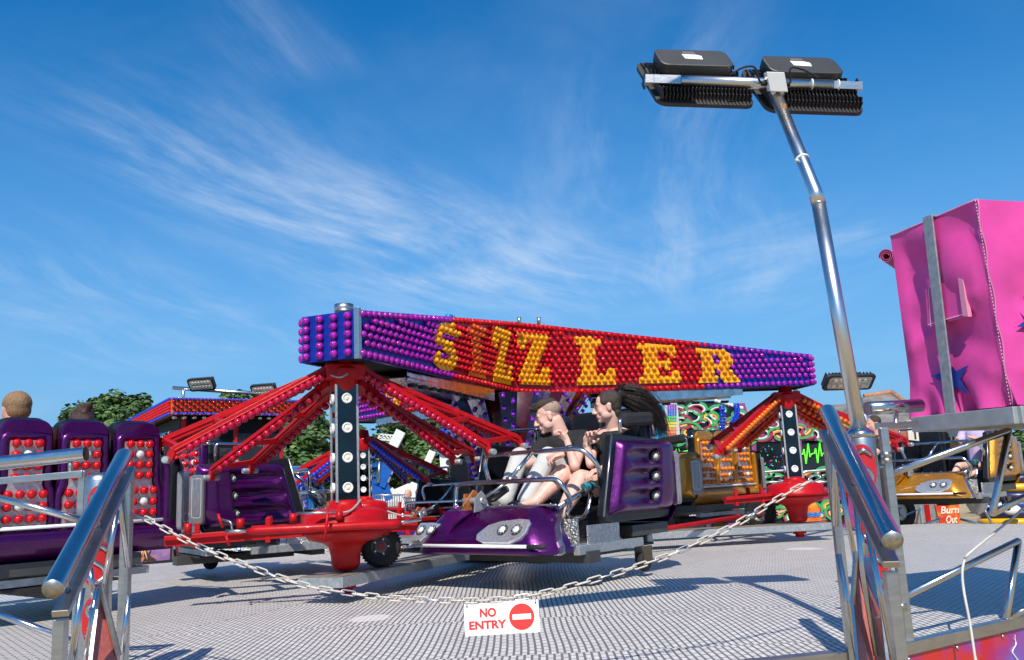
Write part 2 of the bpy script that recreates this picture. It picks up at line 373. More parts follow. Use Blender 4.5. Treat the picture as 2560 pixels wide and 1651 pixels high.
# deck: polygonal raised ride platform, tread plates laid in sectors round the spindle
DC = V((-.08, 10.71, 0))
def deckmat():
    mt = bpy.data.materials.new('tread_plate'); mt.use_nodes = True; nt = mt.node_tree; n = nt.nodes; l = nt.links; b = n['Principled BSDF']
    def mth(op, a, b_=None):
        q = n.new('ShaderNodeMath'); q.operation = op
        for i, v in enumerate((a, b_)):
            if v is None: continue
            if isinstance(v, (int, float)): q.inputs[i].default_value = v
            else: l.new(v, q.inputs[i])
        return q.outputs[0]
    t = n.new('ShaderNodeTexCoord'); sp = n.new('ShaderNodeSeparateXYZ'); l.new(t.outputs['Object'], sp.inputs[0])
    x = mth('SUBTRACT', sp.outputs[0], DC.x); y = mth('SUBTRACT', sp.outputs[1], DC.y)
    a = mth('ARCTAN2', mth('MULTIPLY', x, -1.0), y) if False else mth('ARCTAN2', x, mth('MULTIPLY', y, -1.0)); w = 2*pi/7
    k = mth('ROUND', mth('DIVIDE', a, w)); ak = mth('MULTIPLY', k, w)
    ca = mth('COSINE', ak); sa = mth('SINE', ak)
    u = mth('SUBTRACT', mth('MULTIPLY', x, sa), mth('MULTIPLY', y, ca)); v = mth('ADD', mth('MULTIPLY', x, ca), mth('MULTIPLY', y, sa))
    # gentle waves of the sheets
    wn = n.new('ShaderNodeTexNoise'); wn.inputs['Scale'].default_value = .45; wn.inputs['Detail'].default_value = 1; l.new(t.outputs['Object'], wn.inputs['Vector'])
    v2 = mth('ADD', v, mth('MULTIPLY', mth('SUBTRACT', wn.outputs['Fac'], .5), .12))
    ring = mth('FLOOR', mth('DIVIDE', u, 1.22)); v2 = mth('ADD', v2, mth('MULTIPLY', ring, .017))
    cb = n.new('ShaderNodeCombineXYZ'); l.new(u, cb.inputs[0]); l.new(v2, cb.inputs[1])
    br = n.new('ShaderNodeTexBrick'); br.inputs['Scale'].default_value = 1; br.inputs['Brick Width'].default_value = .090; br.inputs['Row Height'].default_value = .037
    br.inputs['Mortar Size'].default_value = .0068; br.inputs['Mortar Smooth'].default_value = .35; br.offset = .5
    br.inputs['Color1'].default_value = (1, 1, 1, 1); br.inputs['Color2'].default_value = (.86, .86, .86, 1); br.inputs['Mortar'].default_value = (0, 0, 0, 1)
    l.new(cb.outputs[0], br.inputs['Vector'])
    fac = br.outputs['Fac']
    n1 = n.new('ShaderNodeTexNoise'); n1.inputs['Scale'].default_value = 1.1; n1.inputs['Detail'].default_value = 8; n1.inputs['Roughness'].default_value = .7; l.new(t.outputs['Object'], n1.inputs['Vector'])
    c1 = n.new('ShaderNodeValToRGB'); e = c1.color_ramp.elements; e[0].position = .3; e[0].color = (.66, .62, .575, 1); e[1].position = .7; e[1].color = (.88, .85, .80, 1)
    l.new(n1.outputs['Fac'], c1.inputs[0])
    ml = n.new('ShaderNodeMixRGB'); ml.blend_type = 'MULTIPLY'; ml.inputs['Fac'].default_value = 1; l.new(c1.outputs[0], ml.inputs['Color1']); l.new(br.outputs['Color'], ml.inputs['Color2'])
    mx = n.new('ShaderNodeMixRGB'); mx.inputs['Color2'].default_value = (.19, .17, .165, 1); l.new(fac, mx.inputs['Fac']); l.new(ml.outputs[0], mx.inputs['Color1'])
    # rust and scuffs
    n2 = n.new('ShaderNodeTexNoise'); n2.inputs['Scale'].default_value = 2.6; n2.inputs['Detail'].default_value = 9; n2.inputs['Roughness'].default_value = .8; l.new(t.outputs['Object'], n2.inputs['Vector'])
    r2 = n.new('ShaderNodeMapRange'); r2.inputs['From Min'].default_value = .62; r2.inputs['From Max'].default_value = .8; r2.inputs['To Max'].default_value = .35; l.new(n2.outputs['Fac'], r2.inputs['Value'])
    m3 = n.new('ShaderNodeMixRGB'); m3.inputs['Color2'].default_value = (.2, .1, .05, 1); l.new(r2.outputs[0], m3.inputs['Fac']); l.new(mx.outputs[0], m3.inputs['Color1'])
    # panel joints: sector borders and rings
    da = mth('ABSOLUTE', mth('MULTIPLY', mth('SUBTRACT', a, ak), mth('MAXIMUM', u, .1))); 
    js = mth('LESS_THAN', mth('ABSOLUTE', mth('SUBTRACT', mth('ABSOLUTE', mth('MULTIPLY', mth('SUBTRACT', mth('ABSOLUTE', mth('SUBTRACT', a, ak)), w/2), u)), 0.0)), .004)
    fr = mth('SUBTRACT', mth('DIVIDE', u, 1.22), mth('FLOOR', mth('DIVIDE', u, 1.22))); jr = mth('LESS_THAN', fr, .0042)
    jj = mth('MULTIPLY', mth('MAXIMUM', js, jr), .6)
    m4 = n.new('ShaderNodeMixRGB'); m4.inputs['Color2'].default_value = (.03, .03, .03, 1); l.new(jj, m4.inputs['Fac']); l.new(m3.outputs[0], m4.inputs['Color1'])
    vo = n.new('ShaderNodeTexVoronoi'); vo.inputs['Scale'].default_value = 3.1; l.new(t.outputs['Object'], vo.inputs['Vector'])
    sp_ = mth('LESS_THAN', vo.outputs['Distance'], .045)
    m5 = n.new('ShaderNodeMixRGB'); m5.inputs['Color2'].default_value = (.055, .035, .03, 1); l.new(mth('MULTIPLY', sp_, .8), m5.inputs['Fac']); l.new(m4.outputs[0], m5.inputs['Color1'])
    last = m5.outputs[0]
    for q_, rx, ry in ((G(925, 1545), .16, .17), (G(2012, 1372), .22, .18), (G(1560, 1420), .5, .35)):
        dx_ = mth('DIVIDE', mth('SUBTRACT', sp.outputs[0], q_.x), rx); dy_ = mth('DIVIDE', mth('SUBTRACT', sp.outputs[1], q_.y), ry)
        dd_ = mth('ADD', mth('MULTIPLY', dx_, dx_), mth('MULTIPLY', dy_, dy_)); ed = mth('ADD', dd_, mth('MULTIPLY', mth('SUBTRACT', n2.outputs['Fac'], .5), 4.0))
        mk = mth('MULTIPLY', mth('LESS_THAN', ed, .8), .7 if rx < .3 else .22); m6 = n.new('ShaderNodeMixRGB'); m6.inputs['Color2'].default_value = (.85, .82, .76, 1) if rx < .3 else (.36, .22, .12, 1); l.new(mk, m6.inputs['Fac']); l.new(last, m6.inputs['Color1']); last = m6.outputs[0]
    # walked-in grime in broad worn patches
    n7 = n.new('ShaderNodeTexNoise'); n7.inputs['Scale'].default_value = .55; n7.inputs['Detail'].default_value = 6; n7.inputs['Roughness'].default_value = .65; l.new(t.outputs['Object'], n7.inputs['Vector'])
    r7 = n.new('ShaderNodeMapRange'); r7.inputs['From Min'].default_value = .48; r7.inputs['From Max'].default_value = .7; r7.inputs['To Max'].default_value = .35; l.new(n7.outputs['Fac'], r7.inputs['Value'])
    m7 = n.new('ShaderNodeMixRGB'); m7.inputs['Color2'].default_value = (.24, .21, .18, 1); l.new(r7.outputs[0], m7.inputs['Fac']); l.new(last, m7.inputs['Color1'])
    l.new(m7.outputs[0], b.inputs['Base Color']); b.inputs['Metallic'].default_value = .1; b.inputs['Roughness'].default_value = .48
    bm = n.new('ShaderNodeBump'); bm.invert = True; bm.inputs['Strength'].default_value = .55; bm.inputs['Distance'].default_value = .012; l.new(fac, bm.inputs['Height']); l.new(bm.outputs[0], b.inputs['Normal'])
    return mt
OUT = [(-9.6, 4.6), (-3.2, 3.5), (1.0, 4.12), (1.5, 4.3), (1.88, 4.5), (2.9, 5.12), (5.0, 6.6), (6.6, 9.0), (6.7, 11.9), (6.2, 13.2), (4.5, 13.4), (0, 13.3), (-3.9, 13.3), (-6.7, 11.4), (-8.6, 9)]
OUT = [(-6.5, 3.6), (-3.0, 3.3), (.2, 3.95), (1.45, 4.27), (1.88, 4.5), (2.9, 5.12), (5.0, 6.6), (6.9, 9.2), (7.1, 12.1), (6.3, 13.3), (4.5, 13.5), (0, 13.35), (-3.9, 13.35), (-6.9, 11.5), (-9.5, 8.5), (-9, 5)]
d = MB(); d.prism(OUT, (0, 0, -.10), (1, 0, 0), (0, 1, 0), (0, 0, 1), .10, 0, 1)
n_ = len(OUT)
d.prism([(p[0]*.98+DC.x*.02, p[1]*.98+DC.y*.02) for p in OUT], (0, 0, -.55), (1, 0, 0), (0, 1, 0), (0, 0, 1), .44, 2)
structure(d.build('ride_deck', [deckmat(), steel, blackm]))
# bright edge strip at the near rim
e = MB()
for (a, b_) in ((1, 2), (2, 3)): 
    p = V((*OUT[a], 0)); q = V((*OUT[b_], 0)); e.beam(p+V((0, .01, .006)), q+V((0, .01, .006)), .07, .012)
structure(e.build('deck_edge', steel))

# ============================================================ STAR SIGN
C0 = V((-.08, 10.71, 0)); AL = 3.93; TH = rad(-111.55); AW = .55; ZB, ZT, ZCB, ZCT = 1.945, 2.34, 1.92, 2.79; CH = .50
star = T('illuminated_star_beam', 'three-armed overhead beam covered in red and purple bulbs spelling SIZZLER', 'ride sign', (C0.x, C0.y, 0))
def dirv(t): return V((math.cos(t), math.sin(t), 0))
LET = {
 'I': [(0,0),(1,0),(1,.17),(.74,.17),(.74,.83),(1,.83),(1,1),(0,1),(0,.83),(.26,.83),(.26,.17),(0,.17)],
 'Z': [(0,0),(1,0),(1,.36),(.8,.36),(.72,.2),(.5,.2),(1,.84),(1,1),(0,1),(0,.66),(.2,.66),(.28,.82),(.52,.82),(0,.14)],
 'L': [(0,0),(1,0),(1,.36),(.82,.36),(.74,.2),(.52,.2),(.52,.84),(.68,.84),(.68,1),(0,1),(0,.84),(.14,.84),(.14,.16),(0,.16)],
 'E': [(0,0),(1,0),(1,.34),(.84,.34),(.74,.19),(.5,.19),(.5,.42),(.66,.42),(.66,.34),(.78,.34),(.78,.66),(.66,.66),(.66,.58),(.5,.58),(.5,.82),(.72,.82),(.8,.68),(.94,.68),(.94,1),(0,1),(0,.84),(.14,.84),(.14,.16),(0,.16)],
 'R': [(0,0),(.5,0),(.5,.16),(.42,.16),(.42,.4),(.5,.4),(.66,0),(1.08,0),(1.08,.15),(.98,.17),(.8,.46),(.92,.56),(.95,.75),(.88,.92),(.7,1),(.44,1),(.44,.84),(.58,.82),(.62,.7),(.56,.58),(.42,.56),(.42,1),(0,1),(0,.84),(.12,.84),(.12,.16),(0,.16)],
}
def sstroke():
    c = [(.92,.72),(.9,.84),(.68,.9),(.4,.9),(.2,.8),(.17,.66),(.34,.56),(.62,.47),(.8,.35),(.78,.19),(.56,.1),(.3,.1),(.1,.17),(.08,.32)]
    p = bez([(a, b, 0) for a, b in c], 3); w = .135; Lf, Rt = [], []
    for i in range(len(p)):
        t = (p[min(i+1, len(p)-1)]-p[max(i-1, 0)]).normalized(); q = V((-t.y, t.x, 0)); Lf.append(p[i]+q*w); Rt.append(p[i]-q*w)
    return [(v.x, v.y) for v in Lf+Rt[::-1]]
LET['S'] = sstroke()
BPS = .075; BR = .0305
def face(p0, p1, zb0, zt0, zb1, zt1, letters, colour, items, nrm, front=True, plates=None, du=.075):
    """bulb face from p0 to p1 (left to right seen from outside); letters: (char,u0,u1,z0frac,z1frac,dark)"""
    Ln = (p1-p0).length; X = (p1-p0).normalized()
    zb = lambda u: zb0+(zb1-zb0)*u/Ln
    zt = lambda u: zt0+(zt1-zt0)*u/Ln
    P = lambda u, z, off=0: V((p0.x, p0.y, 0))+X*u+V((0, 0, z))+nrm*off
    LP = []
    for ch, u0, u1, f0, f1, dk in letters:
        LP.append((dk, [(u0+(u1-u0)*a, zb(u0+(u1-u0)*a)+(zt(u0+(u1-u0)*a)-zb(u0+(u1-u0)*a))*(f0+(f1-f0)*b_)) for a, b_ in LET[ch]]))
    if plates is not None:
        for dk, Q in LP:
            plates.prism(Q, P(0, 0, .012), X, (0, 0, 1), nrm, .012, 1 if dk else 0)
    pts = []
    k = int(Ln/(du*.98))
    for i in range(k+1):
        u = BPS*.5+(Ln-BPS)*i/k
        pts.append((u, zt(u)-.035)); pts.append((u, zb(u)+.035))
    dz = BPS*.9
    r = 0; zc = (zb0+zt0)/2
    for r in range(-14, 15):
        z = (2.14)+dz*r
        for i in range(int(Ln/du)+1):
            u = du*(i+.5+(.5 if r % 2 else 0))
            if u > Ln-BPS*.35: continue
            if zb(u)+.085 < z < zt(u)-.085: pts.append((u, z))
    for u, z in pts:
        k = None
        for dk, Q in LP:
            if inpoly(u, z, Q): k = ('dorange' if dk else 'amber'); break
        if not k: k = colour(u, z)
        items.append((P(u, z, .012 if k in ('amber', 'dorange') else .0), nrm, BR, k, star))
def upx(p0, X, z, px):
    lo, hi = 0, 5.0
    for _ in range(40):
        mid = (lo+hi)/2
        if proj(p0+X*mid+V((0, 0, z)))[0] < px: lo = mid
        else: hi = mid
    return (lo+hi)/2
items = []; plates = MB(); panels = MB(); caps = MB(); strips = MB(); roof = MB(); soff = MB(); trim = MB()
ULET = None
for sidx in range(3):
    t1 = TH-sidx*2*pi/3; t2 = t1+2*pi/3
    d1 = dirv(t1); n1 = dirv(t1+pi/2); d2 = dirv(t2); n2 = dirv(t2-pi/2); bz = dirv(t1+pi/3)
    e1R = C0+d1*AL+n1*(AW/2); e1L = C0+d1*AL-n1*(AW/2)
    e2 = C0+d2*AL+n2*(AW/2)
    s0 = C0+n1*(AW/2); k1 = s0+d1*((CH-(s0-C0).dot(bz))/d1.dot(bz))
    s0 = C0+n2*(AW/2); k2 = s0+d2*((CH-(s0-C0).dot(bz))/d2.dot(bz))
    L1 = (k1-e1R).length; L3 = (e2-k2).length; Xf = (k1-e1R).normalized(); Xr = (e2-k2).normalized(); Lc = (k2-k1).length
    if sidx == 0:
        u = lambda px: upx(e1R, Xf, 2.25, px)
        v = lambda px: upx(k2, Xr, 2.2, px)
        ULET = dict(A=[('S', u(1080), u(1138), .13, .86, 0), ('I', u(1166), u(1208), .11, .87, 1), ('Z', u(1228), u(1271), .10, .87, 0)],
                    B=[('Z', Lc*.12, Lc*.88, .13, .87, 0)],
                    C=[('L', v(1440), v(1537), .13, .86, 0), ('E', v(1595), v(1696), .14, .86, 0), ('R', v(1742), v(1838), .13, .86, 0)],
                    us=u(1128), vs=v(1752))
    us = ULET['us']; vs = ULET['vs']
    colA = lambda uu, z: 'mag' if uu < us-(z-2.1)*.0 else 'red'
    colC = lambda uu, z: 'red' if uu < vs+(.09 if z > 2.25 else .02) else 'mag'
    pl = plates if True else None
    face(e1R, k1, ZB, ZT, ZCB, ZCT, ULET['A'], colA, items, n1, plates=pl, du=.096)
    face(k1, k2, ZCB, ZCT, ZCB, ZCT, ULET['B'], lambda a, b_: 'red', items, bz, plates=pl)
    face(k2, e2, ZCB, ZCT, ZB, ZT, ULET['C'], colC, items, n2, plates=pl, du=.08)
    def quadp(p, q, zb0, zt0, zb1, zt1, mi, nn):
        for off in (0,):
            vs_ = [p+V((0, 0, zb0)), q+V((0, 0, zb1)), q+V((0, 0, zt1)), p+V((0, 0, zt0))]
            panels.add(vs_+[w_-nn*.03 for w_ in vs_], [(0, 1, 2, 3), (7, 6, 5, 4), (0, 4, 5, 1), (1, 5, 6, 2), (2, 6, 7, 3), (3, 7, 4, 0)], mi)
    fz = us/L1; pm = e1R+Xf*us; zz0 = ZB+(ZCB-ZB)*fz; zz1 = ZT+(ZCT-ZT)*fz
    quadp(e1R, pm, ZB, ZT, zz0, zz1, 0, n1); quadp(pm, k1, zz0, zz1, ZCB, ZCT, 1, n1)
    quadp(k1, k2, ZCB, ZCT, ZCB, ZCT, 1, bz)
    fz = vs/L3; pm = k2+Xr*vs; zz0 = ZCB+(ZB-ZCB)*fz; zz1 = ZCT+(ZT-ZCT)*fz
    quadp(k2, pm, ZCB, ZCT, zz0, zz1, 1, n2); quadp(pm, e2, zz0, zz1, ZB, ZT, 0, n2)
    # end cap with four columns of bulbs
    ce = C0+d1*AL
    caps.box(V((ce.x, ce.y, (ZB+ZT)/2))-d1*.012, (AW-.03, .03, ZT-ZB), (n1, d1, V((0, 0, 1))))
    for i in range(4):
        for j in range(5):
            p = ce+n1*(-AW/2+.06+(AW-.14)*i/3)+V((0, 0, ZB+.045+(ZT-ZB-.09)*j/4))+d1*.003
            items.append((p, d1, .034, 'mag', star))
    for sg in (1,):
        p = e1R+V((0, 0, ZB-.01)); strips.box(e1R+V((0, 0, (ZB+ZT)/2))+d1*.008+n1*.004, (.045, .05, ZT-ZB+.03), (n1, d1, V((0, 0, 1))))
    for j in range(5):
        items.append((e1L+V((0, 0, ZB+.045+(ZT-ZB-.09)*j/4))+d1*-.04, -n1, .034, 'mag', star))
    # top plates and soffits of the arm
    a = [e1L, e1R, k1]
    s0b = C0-n1*(AW/2); bzb = dirv(t1-pi/3); k1b = s0b+d1*((CH-(s0b-C0).dot(bzb))/d1.dot(bzb))
    roof.poly([e1L+V((0, 0, ZT)), e1R+V((0, 0, ZT)), k1+V((0, 0, ZCT)), C0+V((0, 0, ZCT)), k1b+V((0, 0, ZCT))])
    roof.poly([k1+V((0, 0, ZCT)), k2+V((0, 0, ZCT)), C0+V((0, 0, ZCT))])
    soff.poly([k1b+V((0, 0, ZCB+.02)), C0+V((0, 0, ZCB+.02)), k1+V((0, 0, ZCB+.02)), e1R+V((0, 0, ZB+.02)), e1L+V((0, 0, ZB+.02))])
    soff.poly([C0+V((0, 0, ZCB+.02)), k2+V((0, 0, ZCB+.02)), k1+V((0, 0, ZCB+.02))])
    # mirrored valance under each arm
    for sgn in (1, -1):
        st = C0+d1*(AL-.95)+n1*(sgn*(AW/2-.07)); en = C0+d1*1.1+n1*(sgn*(AW/2+.0))
        vs_ = [st+V((0, 0, ZB-.0)), en+V((0, 0, ZCB-.0)), en+V((0, 0, ZCB-.13)), st+V((0, 0, ZB-.09))]
        trim.add(vs_+[w_-n1*(sgn*.015) for w_ in vs_], [(0, 1, 2, 3), (7, 6, 5, 4), (0, 4, 5, 1), (1, 5, 6, 2), (2, 6, 7, 3), (3, 7, 4, 0)], 0)
    trim.beam(C0+d1*(AL-.95)+V((0, 0, ZB-.06)), C0+d1*1.1+V((0, 0, ZCB-.09)), AW-.1, .012)
    for j in range(9):
        p = C0+d1*(1.3+j*.2)+n1*(AW/2-.06)+V((0, 0, ZCB-.11)); trim.box(p, (.09, .06, .03), (d1, n1, V((0, 0, 1))), 1)
ZT_ = V((0, 0, 1))
panels.build('bulb_panel', [mblue, mcrim], star, True); caps.build('end_cap', mblue, star, True)
strips.build('corner_strip', steel, star, True, bevel=.003); roof.build('roof_sheet', steel, star, True); soff.build('soffit', blackm, star, True)
trim.build('mirror_valance', [M('valance', (.5, .47, .5), .12, metal=1, noise=.25, ns=12, bump=.25, bs=14), blackm], star, True)
plates.build('letter_plates', [mlett, mletd], star, True)
put_bulbs(items, 100)
e = MB(); p = A(860, 772, 7.5); e.lathe([(.085, -.03), (.085, .035), (.078, .035)], p, (0, 0, 1), 24); e.build('bearing_cap', steel, star, True)
for px in (1298, 1347):
    e = MB(); p = A(px, 800, 10.0); e.lathe([(.022, -.05), (.022, .03)], p, (0, 0, 1), 12); e.build('fixing_pin', steel, star, True)
e = MB(); p = A(1122, 790, 9.0); e.ball(p, (.045, .04, .022)); e.ball(p+V((.05, .02, -.005)), .015); e.build('rotating_beacon', M('blue_plastic', (.01, .2, .55), .2, coat=.5), star, True)

# centre spindle: dark drum with flared slats of violet bulbs
sp = T('centre_spindle', 'dark red centre drum with flared strips of violet bulbs under the beam', 'ride column', (C0.x, C0.y, 0))
b = MB(); b.lathe([(.42, .1), (.42, .9), (.5, 1.25), (.95, 1.9)], C0, n=32); b.build('drum', M('dark_red', (.06, .004, .006), .3, coat=.5), sp, True)
b = MB(); b.lathe([(.75, .05), (.75, .35), (.5, .4)], C0, n=32); b.build('turntable', steel, sp, True)
slats = MB(); vit = []
for i in range(16):
    a = 2*pi*i/16; rd = dirv(a); tg = dirv(a+pi/2)
    p0 = C0+rd*.46+V((0, 0, .95)); p1 = C0+rd*.56+V((0, 0, 1.3)); p2 = C0+rd*1.02+V((0, 0, 1.9))
    for (q0, q1, w0, w1) in ((p0, p1, .05, .055), (p1, p2, .055, .11)):
        slats.add([q0-tg*w0, q0+tg*w0, q1+tg*w1, q1-tg*w1]+[q-rd*.01 for q in (q0-tg*w0, q0+tg*w0, q1+tg*w1, q1-tg*w1)], [(0, 1, 2, 3), (7, 6, 5, 4), (0, 4, 5, 1), (1, 5, 6, 2), (2, 6, 7, 3), (3, 7, 4, 0)])
    for k in range(9):
        t = (k+.5)/9; q = p1.lerp(p2, t); vit.append((q+tg*((.03+.03*t)*(1 if k % 2 else -1)), (rd*.8-V((0, 0, .5))).normalized(), .026, 'violet', sp))
    for k in range(5): vit.append((p0.lerp(p1, (k+.5)/5)+tg*(.02 if k % 2 else -.02), rd, .026, 'violet', sp))
slats.build('slats', M('dull_mirror', (.45, .42, .5), .15, metal=1, bump=.2, bs=10), sp, True); put_bulbs(vit, 60)

# ============================================================ HUBS
def seg_bulbs(p, q, out_, n, r, k, par, lst, off=.03):
    for i in range(n):
        c = p.lerp(q, (i+.5)/n); lst.append((c+V(out_)*off, V(out_).normalized(), r, k, par))
def hub(name, label, c, ztop, legs, key, br, beams, facing, tyre, near):
    h = T(name, label, 'ride hub', (c.x, c.y, 0)); up = V((0, 0, 1)); lst = []
    b = MB(); b.lathe([(.09, ztop-.26), (.12, ztop-.2), (.13, ztop-.06), (.09, ztop-.03), (.07, ztop+.08)], c, n=20)
    f = (CAMP-c); f.z = 0; f.normalize(); f = Matrix.Rotation(facing, 3, 'Z') @ f; sd = V((-f.y, f.x, 0))
    b.box(c+V((0, 0, ztop-.09)), (.34, .2, .13), (sd, f, up)); b.build('hub_head', red, h, True, bevel=.01)
    z0, z1 = .78, ztop-.2; w = .18
    b = MB(); b.box(c+V((0, 0, (z0+z1)/2)), (w, w, z1-z0), (sd, f, up)); b.build('post', M('black_mirror', (.05, .055, .06), .04, metal=1, noise=.4, ns=2, bump=.1, bs=4), h, True, bevel=.004)
    b = MB()
    for s1 in (1, -1):
        for s2 in (1, -1): b.box(c+sd*(s1*(w/2))+f*(s2*(w/2))+V((0, 0, (z0+z1)/2)), (.018, .018, z1-z0), (sd, f, up))
    b.build('post_trim', galv, h, True)
    for fi, ff in enumerate((f, sd*-1 if facing > 0 else sd)):
        for i in range(4):
            p = c+ff*(w/2+.002)+V((0, 0, z0+.12+(z1-z0-.24)*i/3))
            b = MB(); b.lathe([(.044, 0), (.044, .018), (.036, .024), (.03, .014), (.001, .014)], p, ff, 20, cap=False); lm = b.build('lamp', M('lamp_white', (.75, .76, .75), .25, coat=1), h, True)
            if near:
                b = MB(); b.lathe([(.022, .0145), (.016, .02), (.001, .022)], p, ff, 14, cap=False); b.build('lamp_bulb', M('lamp_warm', (.8, .7, .45), .3), lm, True)
    # base: domed cap, lipped drum, cone and foot pin
    b = MB(); b.lathe([(.365, .565), (.372, .575), (.372, .60), (.355, .62), (.352, .66), (.33, .70), (.26, .725), (.15, .74), (.125, .775), (.115, .80)], c, n=32); b.build('dome', red, h, True)
    b = MB(); b.lathe([(.345, .57), (.34, .53), (.30, .485), (.185, .455), (.14, .42), (.122, .35), (.118, .28), (.095, .235), (.02, .22)], c, n=28); b.build('cone', redw, h, True)
    b = MB(); b.lathe([(.055, .045), (.055, .19)], c, n=16); b.box(c+V((0, 0, .10)), (.16, .03, .03), (sd, f, up)); b.build('foot_pin', redw, h, True)
    for i, (p1, p2, nb, bot) in enumerate(legs):
        p1 = V(p1); p2 = V(p2); mid = (p1+p2)/2; dr = (mid-c); dr.z = 0; dr.normalize(); tg = V((-dr.y, dr.x, 0))
        if (p1-p2).dot(tg) < 0: tg = -tg
        s1 = c+V((0, 0, ztop-.06))+dr*.12+tg*.05; s2 = c+V((0, 0, ztop-.06))+dr*.12-tg*.05
        if bot: s1 -= V((0, 0, .10)); s2 -= V((0, 0, .10))
        b = MB()
        for s_, e_ in ((s1, p1), (s2, p2)):
            b.beam(s_, e_, .062, .075, up); 
            ln = (e_-s_).length; dd = (e_-s_).normalized()
            upn = dd.cross(up).cross(dd)
            b.beam(s_+upn*.0, e_, .088, .014, up)
            b.beam(s_-upn*.036, e_-upn*.036, .088, .010, up)
        for t in (.36, .68, .97):
            b.beam(s1.lerp(p1, t), s2.lerp(p2, t), .055, .05, up)
        if not bot: b.beam(s1.lerp(p1, .36), s2.lerp(p2, .68), .03, .03, up)
        for e_ in (p1, p2):
            b.beam(e_+V((0, 0, .02)), e_+dr*.05-V((0, 0, .09)), .05, .06, dr)
        lg = b.build('leg', red, h, True, bevel=.005 if near else 0)
        for e_ in (p1, p2):
            b = MB(); b.lathe([(.026, -.085), (.03, -.07), (.03, .07), (.026, .085)], e_+dr*.05-V((0, 0, .07)), tg, 10); b.build('hinge_pin', galv, lg, True)
        for s_, e_, sg in ((s1, p1, 1), (s2, p2, -1)):
            dd = (e_-s_).normalized(); tc_ = (CAMP-(s_+e_)/2); side = tg*sg
            outv = (side*.75-dd.cross(up).cross(dd)*.65 if not bot else side*.6-V((0, 0, .8))).normalized()
            seg_bulbs(s_.lerp(e_, .04), s_.lerp(e_, .93), outv, nb, br, key, lg, lst, .045)
    bm_ = MB()
    for q in beams:
        q = V(q); b = MB(); dr = (q-c); dr.z = 0; dr.normalize(); st = c+dr*.2; st.z = .60; q.z = .57
        b.beam(st, q, .10, .035, up); b.beam(st-V((0, 0, .045)), q-V((0, 0, .03)), .03, .07, up)
        for t in (.35, .8): 
            p = st.lerp(q, t); b.beam(p+V((0, 0, -.1)), p+V((0, 0, .1)), .04, .04, dr)
        b.build('base_arm', redw, h, True, bevel=.004 if near else 0)
    if tyre:
        tp, ta = V(tyre[0]), V(tyre[1]).normalized(); r = tyre[2]
        b = MB(); b.lathe([(r*.5, -.055), (r*.85, -.068), (r*.97, -.05), (r, -.03), (r, .03), (r*.97, .05), (r*.85, .068), (r*.5, .055)], tp, ta, 32, cap=False)
        x, y, _ = basis(ta)
        for i in range(36):
            a = 2*pi*i/36
            for s_ in (-.04, .04): b.box(tp+(x*math.cos(a)+y*math.sin(a))*r*1.0+ta*s_, (.016, .05, .014), (y*math.cos(a)-x*math.sin(a), ta, x*math.cos(a)+y*math.sin(a)))
        ty = b.build('tyre', rubber, h, True)
        b = MB(); b.lathe([(r*.56, -.05), (r*.5, -.035), (r*.3, -.03), (r*.3, .03), (r*.5, .035), (r*.56, .05)], tp, ta, 24, cap=False); b.lathe([(r*.52, -.03), (r*.52, .03)], tp, ta, 24)
        b.build('rim', M('rim_grey', (.12, .12, .12), .5, metal=.6, dirt=.3), h, True)
        b = MB()
        b.lathe([(r*.2, -.055), (r*.2, .055)], tp, ta, 14, 0)
        for i in range(5):
            a = 2*pi*i/5; b.lathe([(.008, -.045), (.008, .045)], tp+(x*math.cos(a)+y*math.sin(a))*r*.36, ta, 6, 1)
        b.build('wheel_hub', [M('hub_red', (.2, .01, .01), .5), steel], h, True)
        b = MB(); b.beam(tp+V((0, 0, .1)), c+V((0, 0, .5)), .05, .05); b.build('wheel_bracket', blackm, h, True)
    put_bulbs(lst, 100)
    return h
H1 = V((-1.465, 7.34, 0)); H2 = V((3.53, 11.24, 0)); H3 = V((-2.40, 13.55, 0))
h1 = hub('spider_hub', 'front left red spider hub with pink bulbs on its legs and spare tyre', H1, 1.965,
  [(A(436, 1128, 6.95), A(402, 1108, 7.45), 21, 0), (A(534, 1176, 8.3), A(632, 1160, 8.9), 15, 1),
   (A(1212, 1112, 7.9), A(1292, 1098, 8.35), 21, 0), (A(1128, 1138, 8.7), A(1178, 1132, 9.2), 15, 1)],
  'pink', .034, [A(412, 1330, 6.95), A(1040, 1300, 7.6), A(640, 1290, 8.6), A(1150, 1290, 8.8)], rad(14), (A(952, 1367, 7.62), (CAMP-A(948, 1368, 7.6)+V((.5, 0, 0))).normalized(), .172), True)
# guard bar, brake rod and cable in front of hub one
b = MB(); b.tube([A(618, 1329, 6.85), A(640, 1327, 6.85), A(985, 1311, 6.95), A(1003, 1309, 6.98)], [.02, .032, .032, .02], 12); b.build('guard_bar', red, h1, True)
b = MB(); b.tube([A(985, 1309, 6.95), A(1052, 1300, 7.1)], .014, 8); b.tube(bend([A(1052, 1300, 7.1), A(1050, 1285, 7.1), A(1022, 1272, 7.2)], .03), .009, 6); b.build('brake_rod', steel, h1, True)
b = MB(); b.tube([A(563, 1329, 6.85), A(618, 1328, 6.85)], .014, 8); b.tube(bend([A(545, 1297, 6.9), A(578, 1305, 6.85), A(580, 1325, 6.85)], .03), .009, 6); b.build('brake_rod', steel, h1, True)
b = MB(); b.tube([A(742, 1284, 6.95), A(840, 1282, 6.95)], .012, 8); b.build('brake_rod', steel, h1, True)
cabm = M('grey_cable', (.35, .33, .3), .5)
